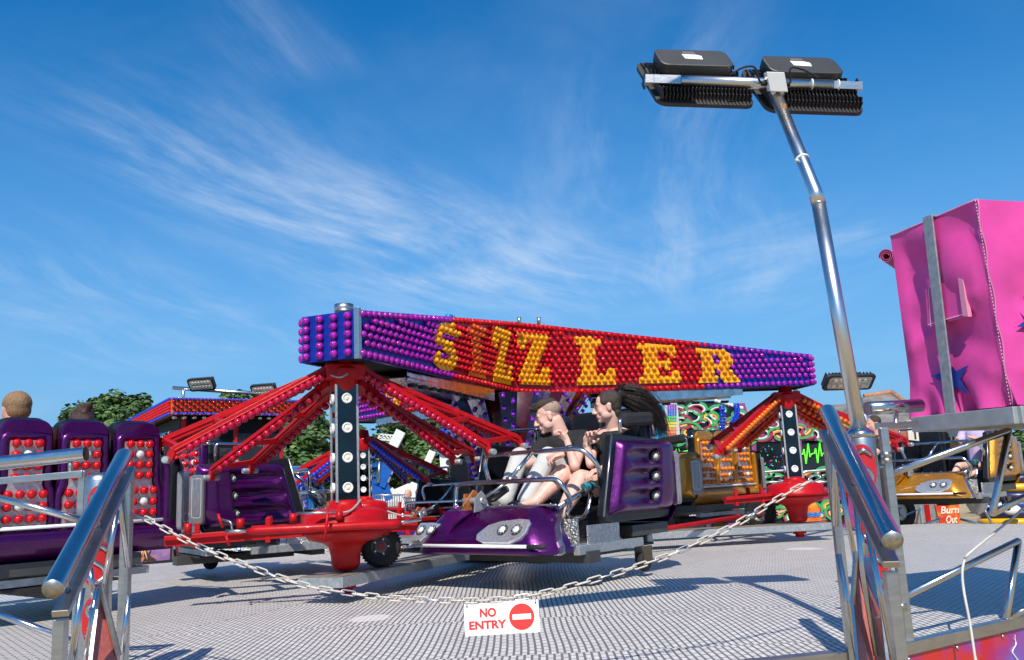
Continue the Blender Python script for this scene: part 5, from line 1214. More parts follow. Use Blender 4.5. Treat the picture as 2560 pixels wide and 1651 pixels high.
# ============================================================ PINK COVERED CABIN
pk = T('covered_booth', 'bright pink tarpaulin-covered booth with blue stars on a grey steel shelf', 'booth', A(2500, 1030, 4.6))
YL, YC = 5.05, 4.35
TL = A(2226, 592, YL); BL = A(2287, 1046, YL); TC = A(2442, 499, YC); BC = A(2531, 1014, YC)
dxr = V((1, .22, 0)); TR = TC+dxr*1.3; BR_ = BC+dxr*1.3; TR.z = TC.z-.02; BR_.z = BC.z
dbk = V((.35, 1.0, 0))*1.0
pinkm = M('pink_tarp', (.68, .06, .31), .42, coat=.08, noise=.1, ns=4, bump=.25, bs=7)
def folds(p, nn, u, v, s):
    w = .012*math.sin(7*u+3*v+s)+.010*math.sin(13*v-4*u+2*s)+.012*math.sin(3.1*v+9*u*v+s)+.014*math.exp(-((v-.33-.25*u)/.05)**2)-.012*math.exp(-((v-.55+.3*u)/.07)**2)
    e = min(1, min(u, 1-u)*8)*min(1, (1-v)*8)
    low = max(0, (.16-v)/.16); w = w*e*1.15+low*.045*math.sin(17*u+s+5*v)
    return p+nn*w
def face4(bl, br, tr, tl, s, nu=44, nv=52):
    nn = (br-bl).cross(tl-bl).normalized()
    return lambda u, v: folds(bl.lerp(br, u).lerp(tl.lerp(tr, u), v), nn, u, v, s)
b = MB(); b.grid(face4(BL, BC, TC, TL, 1.0), 44, 52); b.grid(face4(BC, BR_, TR, TC, 2.3), 44, 52)
TB = TL+V((1.3, .5, 0)); BBk = BL+V((1.3, .5, 0))
b.grid(face4(BBk, BL, TL, TB, 3.0), 10, 10); b.grid(face4(BR_, BBk, TB, TR, 3.0), 10, 10)
b.poly([TL, TC, TR, TB]); b.poly([BL, BBk, BR_, BC])
cov = b.build('cover', pinkm, pk, True)
# seam along the near corner and stitched hems
nl_ = (BC-BL).cross(TL-BL).normalized(); nr_ = (BR_-BC).cross(TC-BC).normalized(); no_ = (nl_+nr_).normalized()
b = MB(); b.tube([BC.lerp(TC, i/30)+no_*.004+V((.006*math.sin(i*.9), 0, 0)) for i in range(31)], .0035, 6); b.tube([TL.lerp(TC, i/10)+V((0, 0, .0)) for i in range(11)], .005, 6); b.build('seam', M('pink_seam', (.62, .18, .36), .6), cov, True)
b = MB()
for i in range(60): p = BC.lerp(TC, (i+.3)/60); q = BC.lerp(TC, (i+.75)/60); b.beam(p+nl_*.010-(BC-BL).normalized()*-.0, q+nl_*.010, .003, .002, no_)
b.build('stitching', M('thread', (.75, .6, .62), .8), cov, True)
# rolled flap poking out at left
b = MB(); c = A(2215, 640, YL+.02); dr = V((-.75, -1, .0)).normalized(); xx, yy, _ = basis(dr)
sp_ = [(xx*math.cos(a)+yy*math.sin(a))*(.014+.0017*a) for a in [i*.35 for i in range(46)]]
b.add([c+q for q in sp_]+[c+q-dr*.35 for q in sp_], [(i, i+1, 47+i-0, 46+i) for i in range(45)]); o_ = b.build('rolled_flap', M('pink_dull', (.40, .06, .17), .6), pk, True)
sm = o_.modifiers.new('solid', 'SOLIDIFY'); sm.thickness = .004
# label pocket
def onleft(px, py, off=.02):
    d = ray(px, py); t = (BL-CAMP).dot(nl_)/d.dot(nl_); return CAMP+d*t+nl_*off
sgn = 1 if nl_.dot(CAMP-BL) > 0 else -1; nl_ = nl_*sgn
def flat(pxs, off, th, mt, name, par):
    q = [onleft(x, y, off) for x, y in pxs]; n = len(q)
    b = MB(); b.add(q+[p+nl_*th for p in q], [tuple(range(n))[::-1], tuple(range(n, 2*n))]+[(i, (i+1) % n, n+(i+1) % n, n+i) for i in range(n)]); return b.build(name, mt, par, True)
flat([(2324, 724), (2412, 695), (2438, 790), (2330, 818)], .018, .010, pinkm, 'pocket', pk)
pe = M('pocket_edge', (.66, .25, .38), .5)
for seg in (((2333, 722), (2339, 816)), ((2406, 700), (2424, 792)), ((2332, 812), (2420, 786))):
    b = MB(); b.beam(onleft(*seg[0], .031), onleft(*seg[1], .031), .004, .003, nl_); b.build('pocket_stitch', M('thread', (.75, .6, .62), .8), pk, True)
flat([(2412, 695), (2424, 700), (2438, 792), (2424, 790)], .020, .025, pe, 'pocket_lip', pk)
blu = M('star_blue', (.010, .035, .28), .4, coat=.3)
flat([(2335, 940), (2372, 930), (2391, 916), (2399, 928), (2430, 913), (2410, 948), (2432, 990), (2402, 968), (2388, 980), (2363, 1006), (2376, 960)], .022, .002, blu, 'blue_star', pk)
nr_ = nr_ if nr_.dot(CAMP-BC) > 0 else -nr_
def onright(px, py, off=.022):
    d = ray(px, py); t = (BC-CAMP).dot(nr_)/d.dot(nr_); return CAMP+d*t+nr_*off
q = [onright(*k) for k in ((2549, 742), (2566, 775), (2610, 770), (2584, 800), (2600, 850), (2562, 821), (2534, 820), (2562, 797))]
b = MB(); n = len(q); b.add(q+[p+nr_*.002 for p in q], [tuple(range(n))[::-1], tuple(range(n, 2*n))]); b.build('blue_star', blu, pk, True)
# clamp strap and shelf
st0 = onleft(2336, 541, .045); st1 = onleft(2398, 1062, .045)
b = MB(); b.beam(st0, st1, .074, .010, nl_); b.beam(st0+V((0, 0, -.006)), st0-nl_*.5, .056, .010, Z3); b.build('steel_strap', galv, pk, True, bevel=.002)
fr = M('shelf_galv', (.40, .43, .44), .42, metal=.45, noise=.15, ns=12)
s0 = A(2288, 1062, YL-.05); s1 = A(2545, 1038, YC-.12); s2 = s1+dxr*1.3
b = MB(); b.beam(s0, s1, .05, .085); b.beam(s1, s2, .05, .085); b.beam(s0, s0+V((1.2, .55, 0)), .05, .085); b.build('shelf_frame', fr, pk, True, bevel=.004)
b = MB(); zz_ = s0.z+.02; b.poly([s0+V((0, 0, .02)), s1+V((0, 0, .02)), s2+V((0, 0, .02)), s0+V((1.5, .6, .02))]); b.poly([s0+V((0, 0, -.0)), s1+V((0, 0, -.0)), s2+V((0, 0, -.0)), s0+V((1.5, .6, -.0))][::-1]); b.build('shelf_board', M('ply_brown', (.16, .11, .07), .7, noise=.3, stretch=(1, 14, 1), dirt=.3), pk, True)
b = MB(); c = onleft(2398, 1058, .05); b.box(c, (.075, .012, .10), ((BC-BL).normalized(), nl_, Z3)); b.box(c-V((0, 0, .055)), (.06, .008, .035), ((BC-BL).normalized(), nl_, Z3)); b.build('strap_bracket', fr, pk, True, bevel=.003)
b = MB(); b.beam(s2+V((-.2, .3, 0)), V((s2.x-.2, s2.y+.3, GZ)), .08, .08, Y3); b.beam(s0+V((1.1, .5, 0)), V((s0.x+1.1, s0.y+.5, GZ)), .08, .08, Y3); b.build('support_legs', fr, pk, True)
plk = T('padlock', 'brass padlock hanging from the grey strap bracket under the pink booth', 'padlock', A(2398, 1100, 4.6))
c = c-V((0, 0, .075)); tx = (BC-BL).normalized()
b = MB(); b.box(c-V((0, 0, .045)), (.046, .018, .040), (tx, nl_, Z3)); b.build('lock_body', M('old_brass', (.28, .20, .08), .45, metal=.8, noise=.3), plk, True, bevel=.004)
b = MB(); b.tube([c+tx*-.015-V((0, 0, .03))]+[c+tx*(-.015*math.cos(a))+V((0, 0, .012+.012*math.sin(a))) for a in [pi*i/8 for i in range(9)]]+[c+tx*.015-V((0, 0, .03))], .0035, 6); b.build('shackle', chrome, plk, True)

# ============================================================ CHAIN AND SIGN
ch = T('chain', 'white plastic-coated chain hanging in a curve between the two handrails', 'chain', A(1100, 1500, 4.32))
kp = [(338, 1288), (375, 1302), (480, 1358), (605, 1410), (760, 1463), (880, 1484), (1000, 1497), (1160, 1502), (1260, 1498), (1340, 1487), (1450, 1460), (1600, 1414), (1700, 1377), (1830, 1316), (1940, 1250), (2062, 1182)]
cp = bez([A(x, y, 4.33-.36*max(0, math.sin(pi*(x-338)/1724))) for x, y in kp], 12); Ls = [0]
for i in range(1, len(cp)): Ls.append(Ls[-1]+(cp[i]-cp[i-1]).length)
def along(s):
    for i in range(1, len(cp)):
        if Ls[i] >= s: return cp[i-1].lerp(cp[i], (s-Ls[i-1])/(Ls[i]-Ls[i-1]))
    return cp[-1]
pitch = .0565; nlk = int(Ls[-1]/pitch); lw, ll, wr = .0118, .0235, .0038
lp = [(math.cos(a)*lw+0, (ll if math.sin(a) > 0 else -ll)+math.sin(a)*lw, 0) for a in [2*pi*(i+.5)/14 for i in range(14)]]
b = MB(); b.tube(lp, wr, 8, closed=True); lmesh = b.mesh('link', M('chain_coat', (.55, .50, .43), .4, noise=.25, ns=60, dirt=.15)); b = MB(); b.tube(lp, wr*.9, 8, closed=True); lmesh2 = b.mesh('link', M('chain_zinc', (.5, .53, .56), .3, metal=.9, noise=.2, ns=60))
chi = ROOTM[ch.name].inverted()
for i in range(nlk):
    c = along((i+.5)*pitch); t_ = (along(min(Ls[-1], (i+1)*pitch))-along(i*pitch)).normalized()
    side = t_.cross(V((0, 1, .1))).normalized(); nrm = side.cross(t_).normalized()
    a = rad(25 if i % 2 else 105)+random.uniform(-.25, .25); xx = side*math.cos(a)+nrm*math.sin(a); zz2 = xx.cross(t_)
    o = bpy.data.objects.new('link', lmesh if (i % 7) else lmesh2); COL.objects.link(o); o.parent = ch
    mt = Matrix((xx, t_, zz2)).transposed().to_4x4(); mt.translation = c; o.matrix_local = chi @ mt
sg = T('no_entry_sign', 'white plastic sign reading NO ENTRY with red no-entry disc, hung from the chain', 'sign', A(1255, 1590, 4.3))
q0, q1, q2, q3 = A(1160, 1510, 3.965), A(1346, 1499, 3.965), A(1350, 1580, 3.94), A(1163, 1592, 3.94)
sx_ = (q1-q0).normalized(); sn = sx_.cross((q0-q3)).normalized(); sn = sn if sn.y < 0 else -sn; sy = sn.cross(sx_).normalized(); sy = sy if sy.z > 0 else -sy
sw = (q1-q0).length; sh = (q0-q3).length; oc = (q0+q1+q2+q3)/4
b = MB(); b.prism(rrect(sw, sh, .006), oc, sx_, sy, -sn, .004); b.build('board', M('sign_white', (.82, .82, .82), .35, noise=.04, dirt=.08, ns=14), sg, True)
rs = M('sign_red', (.75, .03, .02), .4, noise=.05)
cx = oc+sx_*(sw*.265)
b = MB(); b.prism([(sh*.405*math.cos(2*pi*i/40), sh*.405*math.sin(2*pi*i/40)) for i in range(40)], cx+sn*.0, sx_, sy, sn, .0012); b.build('disc', rs, sg, True)
b = MB(); b.prism(rrect(sh*.60, sh*.165, .002), cx+sn*.0013, sx_, sy, sn, .001); b.build('bar', M('bar_white', (.82, .82, .82), .4), sg, True)
text('NO', sh*.36, rs, sg, oc-sx_*(sw*.185)+sy*(sh*.17), sx_, sy, .001, .0021, sw*.22); text('ENTRY', sh*.34, rs, sg, oc-sx_*(sw*.20)-sy*(sh*.20), sx_, sy, .001, .0019, sw*.50)
b = MB()
for a in (-1, 1): b.lathe([(.004, 0), (.004, .0012)], oc+sx_*(a*sw*.46)+sy*(sh*.40), sn, 10)
b.build('holes', blackm, sg, True)
b = MB()
for a in (-1, 1): b.tube([oc+sx_*(a*sw*.46)+sy*(sh*.40), oc+sx_*(a*sw*.46)+sy*(sh*.58)+sn*.004], .0018, 5)
b.build('ties', steel, sg, True)

# unseen board added beyond the top edge of the view to cast the long deck shadow
ov = T('overhead_board', 'long plain board hung high over the platform entrance, above the view', 'sign board', (.12, 3.3, 3.75))
oc_ = V((.17, 3.42, 3.75)); dx = V((1.75, .85, 0)).normalized(); nn = V((dx.y, -dx.x, 0))
b = MB(); b.prism([(-.98, -.10), (-.75, -.26), (.95, -.26), (1.02, -.05), (.90, .24), (-.2, .28), (-.85, .05)], oc_, dx, Z3, nn, .05); b.build('board', M('board_grey', (.3, .3, .32), .6), ov, True)  # outline shaped for the shadow it throws
for k_ in (-.7, .7): b = MB(); p = oc_+dx*k_+V((0, 0, .2)); b.tube([p, p+V((0, -.3, 6))], .0015, 5); b.build('wire', steel, ov, True)  # hanger wires added with the shadow board
# ============================================================ BACKGROUND
def leafmat(k, c):
    mt = M(k, c, .6, noise=.55, ns=.9); b = mt.node_tree.nodes['Principled BSDF']
    b.inputs['Transmission Weight'].default_value = 0; return mt
leafA = leafmat('leaf_green', (.055, .11, .022)); leafB = leafmat('leaf_light', (.10, .17, .035)); bark = M('bark', (.07, .05, .035), .9, noise=.4)
def tree(name, label, blobs, leaf, n, trunk, size=.24, cat='tree', group='trees behind the fairground'):
    """blobs: (centre, radius); trunk: base point"""
    t = T(name, label, cat, trunk, 0, group); rn = random.Random(len(blobs)*7+n)
    b = MB(); tot = sum(r*r for _, r in blobs)
    c0 = V((0, 0, 0)); 
    for c, r in blobs: c0 += V(c)*(r*r/tot)
    b.tube(bez([V(trunk), V(trunk).lerp(c0, .5)+V((.1, 0, .2)), c0], 4), [.3-.02*i for i in range(9)], 8)
    for c, r in blobs: 
        st = V(trunk).lerp(c0, .55); b.tube(bez([st, st.lerp(V(c), .5)+V((0, 0, .2)), V(c)], 3), [.12, .10, .09, .08, .06, .04, .02], 6)
    b.build('trunk', bark, t, True)
    b = MB()
    for c, r in blobs:
        c = V(c); m_ = int(1.9*n*r*r/tot); subs = []
        for i in range(max(6, int(10*r))):
            d = V((rn.gauss(0, 1), rn.gauss(0, 1), rn.gauss(0, 1))).normalized(); subs.append((c+d*r*rn.uniform(.35, .95), r*rn.uniform(.28, .5)))
        for i in range(m_):
            sc, sr = rn.choice(subs); d = V((rn.gauss(0, 1), rn.gauss(0, 1), rn.gauss(0, 1))).normalized(); p = sc+d*sr*rn.uniform(.55, 1.05)
            s_ = size*rn.uniform(.6, 1.25); a = (d+V((rn.uniform(-.8, .8), rn.uniform(-.8, .8), rn.uniform(-.2, .9)))).normalized(); x, y, _ = basis(a)
            b.add([p-x*s_*.5, p+y*s_*.32, p+x*s_*.55+a*s_*.1, p-y*s_*.32], [(0, 1, 2, 3)], 0 if rn.random() < .72 else 1)
    b.build('crown', [leaf, leafB], t, True); return t
def bl(lst, Y): return [(A(x, y, Y+dy), r) for x, y, r, dy in lst]
Yt = 34
def gp(px, Y): p = A(px, 1240, Y); return V((p.x, p.y, GZ))
tree('leafy_tree', 'broad green tree behind the left end of the red and blue pay hut', bl([(300, 1030, .95, 0), (345, 1045, .95, 1), (250, 1045, .9, -1), (175, 1085, .9, 0), (205, 1060, .7, 0), (135, 1100, .6, 0), (385, 1065, .8, 0), (225, 1090, 1.1, 0), (300, 1090, 1.3, 2), (150, 1110, .7, -1), (370, 1085, 1.0, 1), (400, 1150, 1.4, 2)], Yt), leafA, 9000, gp(280, Yt))
tree('leafy_tree', 'small tree top showing above the pay hut roof behind its lamp bar', bl([(575, 1010, .6, 0), (620, 1012, .65, 0), (655, 1035, .8, 1), (600, 1060, 1.0, 1)], Yt+2), leafA, 2600, gp(610, Yt+2))
tree('leafy_tree', 'dense green tree between the pay hut and the left mirror post', bl([(700, 1060, 1.0, 0), (750, 1090, 1.1, 0), (785, 1130, .9, -1), (690, 1130, 1.3, 1), (740, 1180, 1.3, 0), (640, 1160, 1.1, 2), (800, 1190, .8, 0), (590, 1200, 1.0, 2), (680, 1220, 1.3, 1), (780, 1225, 1.1, 1), (620, 1225, 1.2, 1), (730, 1140, 1.2, 1), (800, 1060, .6, 0)], Yt-2), leafA, 9000, gp(720, Yt-2))
tree('leafy_tree', 'green tree seen through the right pink-bulb legs beyond the blue ride', bl([(930, 1120, 1.1, 0), (1000, 1100, 1.2, 0), (1080, 1110, 1.3, 0), (1150, 1130, 1.2, 0), (980, 1170, 1.3, 1), (1060, 1180, 1.4, 1), (1140, 1190, 1.3, 1), (920, 1190, 1.0, 0), (1215, 1170, 1.0, 1)], Yt+3), leafA, 9500, gp(1040, Yt+3))
tree('leafy_bush', 'green bush beyond the gold car at far right edge', bl([(2530, 1130, .9, 0), (2580, 1120, 1.0, 0), (2620, 1140, 1.2, 0), (2500, 1150, .6, 0), (2580, 1170, 1.1, 0)], 30), leafA, 3500, gp(2570, 30), cat='bush')
# far hedge line closes the horizon
hd_ = MB(); rn = random.Random(3)
for i in range(16000):
    x = rn.uniform(-62, 62); h_ = 2.2+1.0*math.sin(x*.31)+.6*math.sin(x*.9+1); y = 62+rn.uniform(-1.5, 1.5)+abs(x)*-.15; z = GZ+rn.uniform(0, 1)**.7*h_
    s_ = rn.uniform(.3, .6); a = V((rn.gauss(0, 1), rn.gauss(-.6, 1), rn.gauss(.5, 1))).normalized(); xx, yy, _ = basis(a); p = V((x, y, z))
    hd_.add([p-xx*s_*.5, p+yy*s_*.35, p+xx*s_*.5, p-yy*s_*.35], [(0, 1, 2, 3)])
tagset(hd_.build('hedgerow', leafA), 'far-off dark green hedgerow closing the field', 'hedge', kind='stuff')

# ---- pay hut with bulb canopy
Kc = A(428, 994, 17); Kr = A(752, 1012, 18.6); Kl = A(282, 1041, 23.5); zt_ = Kc.z; fh = .34
Kr.z = zt_; Kl.z = zt_
pay = T('pay_hut', 'black pay hut with canopy fascia of red and blue bulbs on orange', 'kiosk', (Kc.x, Kc.y, GZ))
orng = M('fascia_orange', (.72, .12, .012), .35, coat=.5); hutk = M('hut_black', (.008, .008, .010), .6, spec=.2)
lst = []
for (p, q, nm) in ((Kc, Kr, 'front'), (Kl, Kc, 'side')):
    dx = (q-p).normalized(); nn = V((dx.y, -dx.x, 0)); Ln = (q-p).length
    b = MB(); b.box((p+q)/2-nn*.03+V((0, 0, -fh/2)), (Ln, .06, fh), (dx, nn, Z3)); b.build('fascia_board', orng, pay, True)
    n = int(Ln/.078)
    for i in range(n):
        u = (i+.5)*Ln/n
        lst.append((p+dx*u+V((0, 0, -.025)), nn, .030, 'blue', pay)); lst.append((p+dx*u+V((0, 0, -fh+.02)), nn, .030, 'blue', pay))
        for r_ in range(4):
            if (i+r_) % 2 == 0 or nm == 'side': lst.append((p+dx*u+V((0, 0, -.085-.058*r_)), nn, .030, 'red', pay))
put_bulbs(lst, 100, 30)
rr = (Kr-Kc).normalized(); ss = (Kl-Kc).normalized(); n1_ = V((rr.y, -rr.x, 0)); n2_ = -V((ss.y, -ss.x, 0))
b = MB(); cs = [Kc, Kr, Kr+ss*6.2, Kl]; b.add([c+V((0, 0, -.01)) for c in cs]+[c+V((0, 0, -fh+.03)) for c in cs], [(0, 1, 2, 3), (7, 6, 5, 4), (0, 4, 5, 1), (1, 5, 6, 2), (2, 6, 7, 3), (3, 7, 4, 0)]); b.build('roof', hutk, pay, True)
i0 = Kc+rr*.28+ss*.35; i1 = Kr-rr*.3+ss*.35; i2 = i1+ss*5.2; i3 = Kl+rr*.28-ss*.4
b = MB(); zb_, zt2 = GZ+.25, zt_-fh; cs = [i0, i1, i2, i3]
for p, q in zip(cs, cs[1:]+cs[:1]): 
    m_ = (p+q)/2; dx = (q-p).normalized(); b.box(V((m_.x, m_.y, (zb_+zt2)/2)), ((q-p).length, .05, zt2-zb_), (dx, V((dx.y, -dx.x, 0)), Z3))
b.build('wall', hutk, pay, True)
for k in (.02, .52, .98):
    b = MB(); p = i0.lerp(i1, k)-ss*.04; b.beam(V((p.x, p.y, zt2)), V((p.x, p.y, zb_)), .09, .09, Y3); b.build('corner_post', red, pay, True)
b = MB(); p = i0.lerp(i3, .9); b.beam(V((p.x, p.y, zt2)), V((p.x, p.y, zb_)), .09, .09, Y3); b.build('corner_post', red, pay, True)
for k0, k1_ in ((.06, .24), (.27, .48)):
    p = i0.lerp(i1, k0)-ss*.045; q = i0.lerp(i1, k1_)-ss*.045; m_ = (p+q)/2
    b = MB(); b.box(V((m_.x, m_.y, 1.25)), ((q-p).length, .02, 1.3), (rr, n1_, Z3)); b.build('window', M('dark_glass', (.02, .03, .05), .05, coat=1, metal=.4), pay, True)
p = i0.lerp(i1, .76)-ss*.05
b = MB(); b.box(V((p.x, p.y, 1.0)), (.95, .03, 2.4), (rr, n1_, Z3)); b.build('door', M('door_black', (.02, .02, .022), .4), pay, True)
q_ = A(615, 1128, 17.85); text('PLEASE', .13, white, pay, V((q_.x, p.y-.10, q_.z)), rr, Z3, .004, .003, .42); q_ = A(615, 1150, 17.85); text('PAY', .13, white, pay, V((q_.x, p.y-.10, q_.z)), rr, Z3, .004, .003, .22)
b = MB()
for i in range(14):
    p = Kc.lerp(Kr, (i+.5)/14)+ss*.12; b.lathe([(.05, 0), (.05, -.05), (.03, -.07)], V((p.x, p.y, zt_-fh-.01)), Z3, 10)
b.build('downlights', chrome, pay, True, kind='stuff')
# lamp bar above the hut
lb = T('lamp_bar', 'two black floodlights on a steel bar above the pay hut roof', 'floodlights', A(457, 1000, 18))
b = MB(); b.tube([A(432, 970, 18), A(700, 988, 18.3)], .04, 10); b.build('bar', satin, lb, True)
b = MB(); b.tube([A(458, 972, 18), A(458, 1010, 18)], .035, 8); b.build('upright', satin, lb, True)
b = MB(); b.tube([A(660, 986, 18.25), A(661, 1030, 18.25)], .035, 8); b.build('upright', satin, lb, True)
def smallflood(par, c, w, h, az, tilt):
    f = Matrix.Rotation(az, 3, 'Z') @ V((0, -math.cos(tilt), -math.sin(tilt))); x = Matrix.Rotation(az, 3, 'Z') @ X3; z = x.cross(f)*-1; z = z if z.z > 0 else -z
    b = MB(); b.prism(rrect(w, h, h*.2), c, x, z, f, .05); hd = b.build('floodlight_body', alu, par, True, bevel=.01)
    b = MB()
    for i in range(14): b.box(c+x*(-w/2+.04+(w-.08)*i/13)-f*.04, (.008, h*.8, .08), (x, z, f))
    b.prism(rrect(w*.6, h*.5, h*.1), c-f*.06, x, z, -f, .06); b.build('cooling_fins', alu, hd, True)
    b = MB(); b.prism(rrect(w*.86, h*.72, h*.15), c+f*.051, x, z, f, .004); ln = b.build('glass', M('flood_lens', (.40, .41, .39), .2, coat=1, noise=.3, ns=20), hd, True)
    b = MB()
    for i in range(6):
        for j in (-1, 1): b.lathe([(h*.12, 0), (h*.10, .008)], c+x*(w*.72*(i-2.5)/6)+z*(j*h*.16)+f*.055, f, 12)
    b.build('led_reflectors', M('led_cream', (.62, .62, .5), .3, metal=.3), ln, True)
smallflood(lb, A(505, 960, 17.9), .60, .30, rad(-12), rad(35)); smallflood(lb, A(661, 975, 18.2), .58, .30, rad(-12), rad(35))
# floodlight on pole behind the mast
lp_ = T('lamp_pole', 'floodlight with LED rows on a leaning pole behind the lamp mast', 'lamp post', (A(2180, 1100, 13.6).x, 13.6, GZ))
q = A(2172, 1070, 13.6); b = MB(); b.tube([A(2138, 972, 13.6), q, V((q.x+.05, q.y, GZ))], .05, 10); b.build('pole', satin, lp_, True)
smallflood(lp_, A(2120, 953, 13.5), .86, .30, rad(12), rad(45))
b = MB(); b.tube([A(2120, 962, 13.6), A(2142, 975, 13.6)], .03, 8); b.build('bracket', alu, lp_, True)

# ---- far side of the deck
tp = T('tread_plate_skirt', 'silver tread plate skirt with small blue lights behind the left hub', 'ride step', A(640, 1400, 13.45))
tpm = M('diamond_plate', (.62, .62, .60), .35, metal=.6, noise=.35, ns=60, bump=.9, bs=55)
def wallrun(pts, z0, z1, th, mt, name, par):
    b = MB()
    for p, q in zip(pts, pts[1:]):
        p = V((p[0], p[1], 0)); q = V((q[0], q[1], 0)); dx = (q-p).normalized(); m_ = (p+q)/2; b.box(V((m_.x, m_.y, (z0+z1)/2)), ((q-p).length, th, z1-z0), (dx, V((dx.y, -dx.x, 0)), Z3))
    return b.build(name, mt, par, True)
p0 = A(452, 1390, 13.40); p1 = A(728, 1390, 13.45); p2 = A(820, 1385, 13.6)
wallrun([(p0.x, p0.y), (p1.x, p1.y), (p2.x, p2.y)], .012, .30, .04, tpm, 'plate', tp)
for px in (502, 548, 597, 642, 687, 728):
    c = A(px, 1371, 13.35); b = MB(); b.lathe([(.04, 0), (.04, .01), (.026, .014)], c, -Y3, 14); b.lathe([(.024, .015), (.001, .02)], c, -Y3, 10, 1, cap=False); b.build('blue_light', [chrome, M('led_blue', (.25, .32, 1.0), .3, emit=2.5)], tp, True)
sb = T('airbrushed_panel', 'small airbrushed board with orange fireball on violet behind the left car', 'ride board', A(378, 1400, 13.3))
p0 = A(325, 1395, 12.9); p1 = A(424, 1395, 13.3)
b = MB(); b.beam(V((p0.x, p0.y, .17)), V((p1.x, p1.y, .17)), .03, .34); b.build('board', airbrush('airbrush_violet', (.30, .10, .35), (.42, .25, .50), (.75, .22, .05), 3.5), sb, True)
b = MB(); c = A(362, 1370, 12.98); rn = random.Random(5)
for i in range(26):
    a = rn.uniform(0, 2*pi); l_ = rn.uniform(.06, .20); w_ = .014; q = V((math.cos(a), .25*math.cos(a), math.sin(a))); t_ = V((-math.sin(a), -.25*math.sin(a), math.cos(a)))
    b.poly([c+t_*w_-Y3*(.03+i*.0006), c+q*l_-Y3*(.03+i*.0006), c-t_*w_-Y3*(.03+i*.0006)], i % 2)
b.build('fireball', [M('art_orange', (.85, .28, .02), .5), M('art_yellow', (.9, .6, .12), .5)], sb, True)
for px in (436, 448):
    b = MB(); p = A(px, 1390, 13.25); b.tube([V((p.x, p.y, 0)), V((p.x, p.y, .36))], .03, 10); b.build('steel_post', chrome if px == 436 else redw, sb, True)
def picket(label, pxa, Ya, pxb, Yb, n, ht, base=-.0):
    t = T('picket_fence', label, 'fence', A(pxa, 1400, Ya), 0, 'white picket fences beyond the platform'); a = A(pxa, 1400, Ya); c = A(pxb, 1400, Yb); a.z = c.z = 0
    for i in range(n):
        p = a.lerp(c, i/(n-1)); dx = (c-a).normalized(); b = MB()
        b.prism([(-.035, base), (.035, base), (.035, ht-.04), (0, ht), (-.035, ht-.04)], V((p.x, p.y, 0)), dx, Z3, V((dx.y, -dx.x, 0)), .02); b.build('picket', M('picket_white', (.72, .73, .74), .5), t, True)
    b = MB()
    for z in (base+.12, ht-.14): b.beam(V((a.x, a.y+.02, z)), V((c.x, c.y+.02, z)), .03, .05)
    b.build('rail', M('picket_white', (.72, .73, .74), .5), t, True)
picket('white picket fence under the left purple car', -60, 11.9, 160, 13.6, 22, .34, -.5)
picket('short white picket fence piece left of the red hub cone', 762, 14.0, 812, 14.2, 6, .22, -.5)
# white awnings, barriers and visitors
aw = T('white_marquee', 'low white marquee roofs beyond the blue ride', 'tent', gp(1000, 31)); b = MB()
for (x0, x1, y0, y1, Y) in ((895, 990, 1212, 1240, 31), (960, 1100, 1205, 1235, 33), (1060, 1180, 1212, 1240, 34)):
    a, c = A(x0, y1, Y), A(x1, y1, Y); tp_ = A((x0+x1)/2, y0, Y+1.2)
    q = [a, c, c+V((0, 2.4, 0)), a+V((0, 2.4, 0))]; o = len(b.v); b.add(q+[tp_], [(0, 1, 4), (1, 2, 4), (2, 3, 4), (3, 0, 4)])
    b.add(q+[V((p.x, p.y, GZ)) for p in q], [(0, 4, 5, 1), (1, 5, 6, 2), (2, 6, 7, 3), (3, 7, 4, 0)])
b.build('canvas', M('tent_white', (.72, .72, .72), .7), aw, True)
va = T('white_van_trailer', 'cream side of a parked trailer seen right of the red hub dome', 'trailer', gp(965, 22)); b = MB()
a = A(905, 1262, 21); c = A(1010, 1256, 21); 
b.add([a, c, V((c.x, c.y, GZ+.3)), V((a.x, a.y, GZ+.3)), a+V((0, 2, 0)), c+V((0, 2, 0)), V((c.x, c.y+2, GZ+.3)), V((a.x, a.y+2, GZ+.3))], [(0, 3, 2, 1), (4, 5, 6, 7), (0, 1, 5, 4), (1, 2, 6, 5), (3, 0, 4, 7)]); b.build('body', M('cream', (.62, .57, .48), .5), va, True)
b = MB(); b.beam(A(905, 1272, 20.95), A(1010, 1266, 20.95), .02, .03); b.build('trim', steel, va, True)
b = MB(); b.lathe([(.3, -.1), (.3, .1)], V(((a.x+c.x)/2, a.y+.05, GZ+.3)), Y3, 16); b.build('wheel', rubber, va, True)
def crowdbar(px0, px1, ytop, Y, n, label):
    t = T('crowd_barrier', label, 'barrier', gp(px0, Y), 0, 'steel crowd barriers'); a = A(px0, ytop, Y); c = A(px1, ytop, Y); h_ = .75
    b = MB(); b.tube([a, c], .02, 6); b.tube([a-V((0, 0, h_)), c-V((0, 0, h_))], .02, 6); b.tube([a, V((a.x, a.y, GZ))], .02, 6); b.tube([c, V((c.x, c.y, GZ))], .02, 6); b.build('frame', satin, t, True)
    b = MB()
    for i in range(1, n): p = a.lerp(c, i/n); b.tube([p, p-V((0, 0, h_))], .01, 4, sm=False)
    b.build('bars', satin, t, True)
crowdbar(915, 1010, 1238, 19, 16, 'grey crowd barrier behind the rear left hub post')
crowdbar(1005, 1110, 1246, 18, 18, 'grey crowd barrier in front of the two distant visitors')
def standing(label, px, ytop, Y, shirt, legs, hair, **k):
    p = A(px, ytop, Y); h_ = p.z-GZ; return figure(label, (p.x, p.y, GZ), rad(k.pop('face', 180)), h_, shirt, legs, hair, **k)
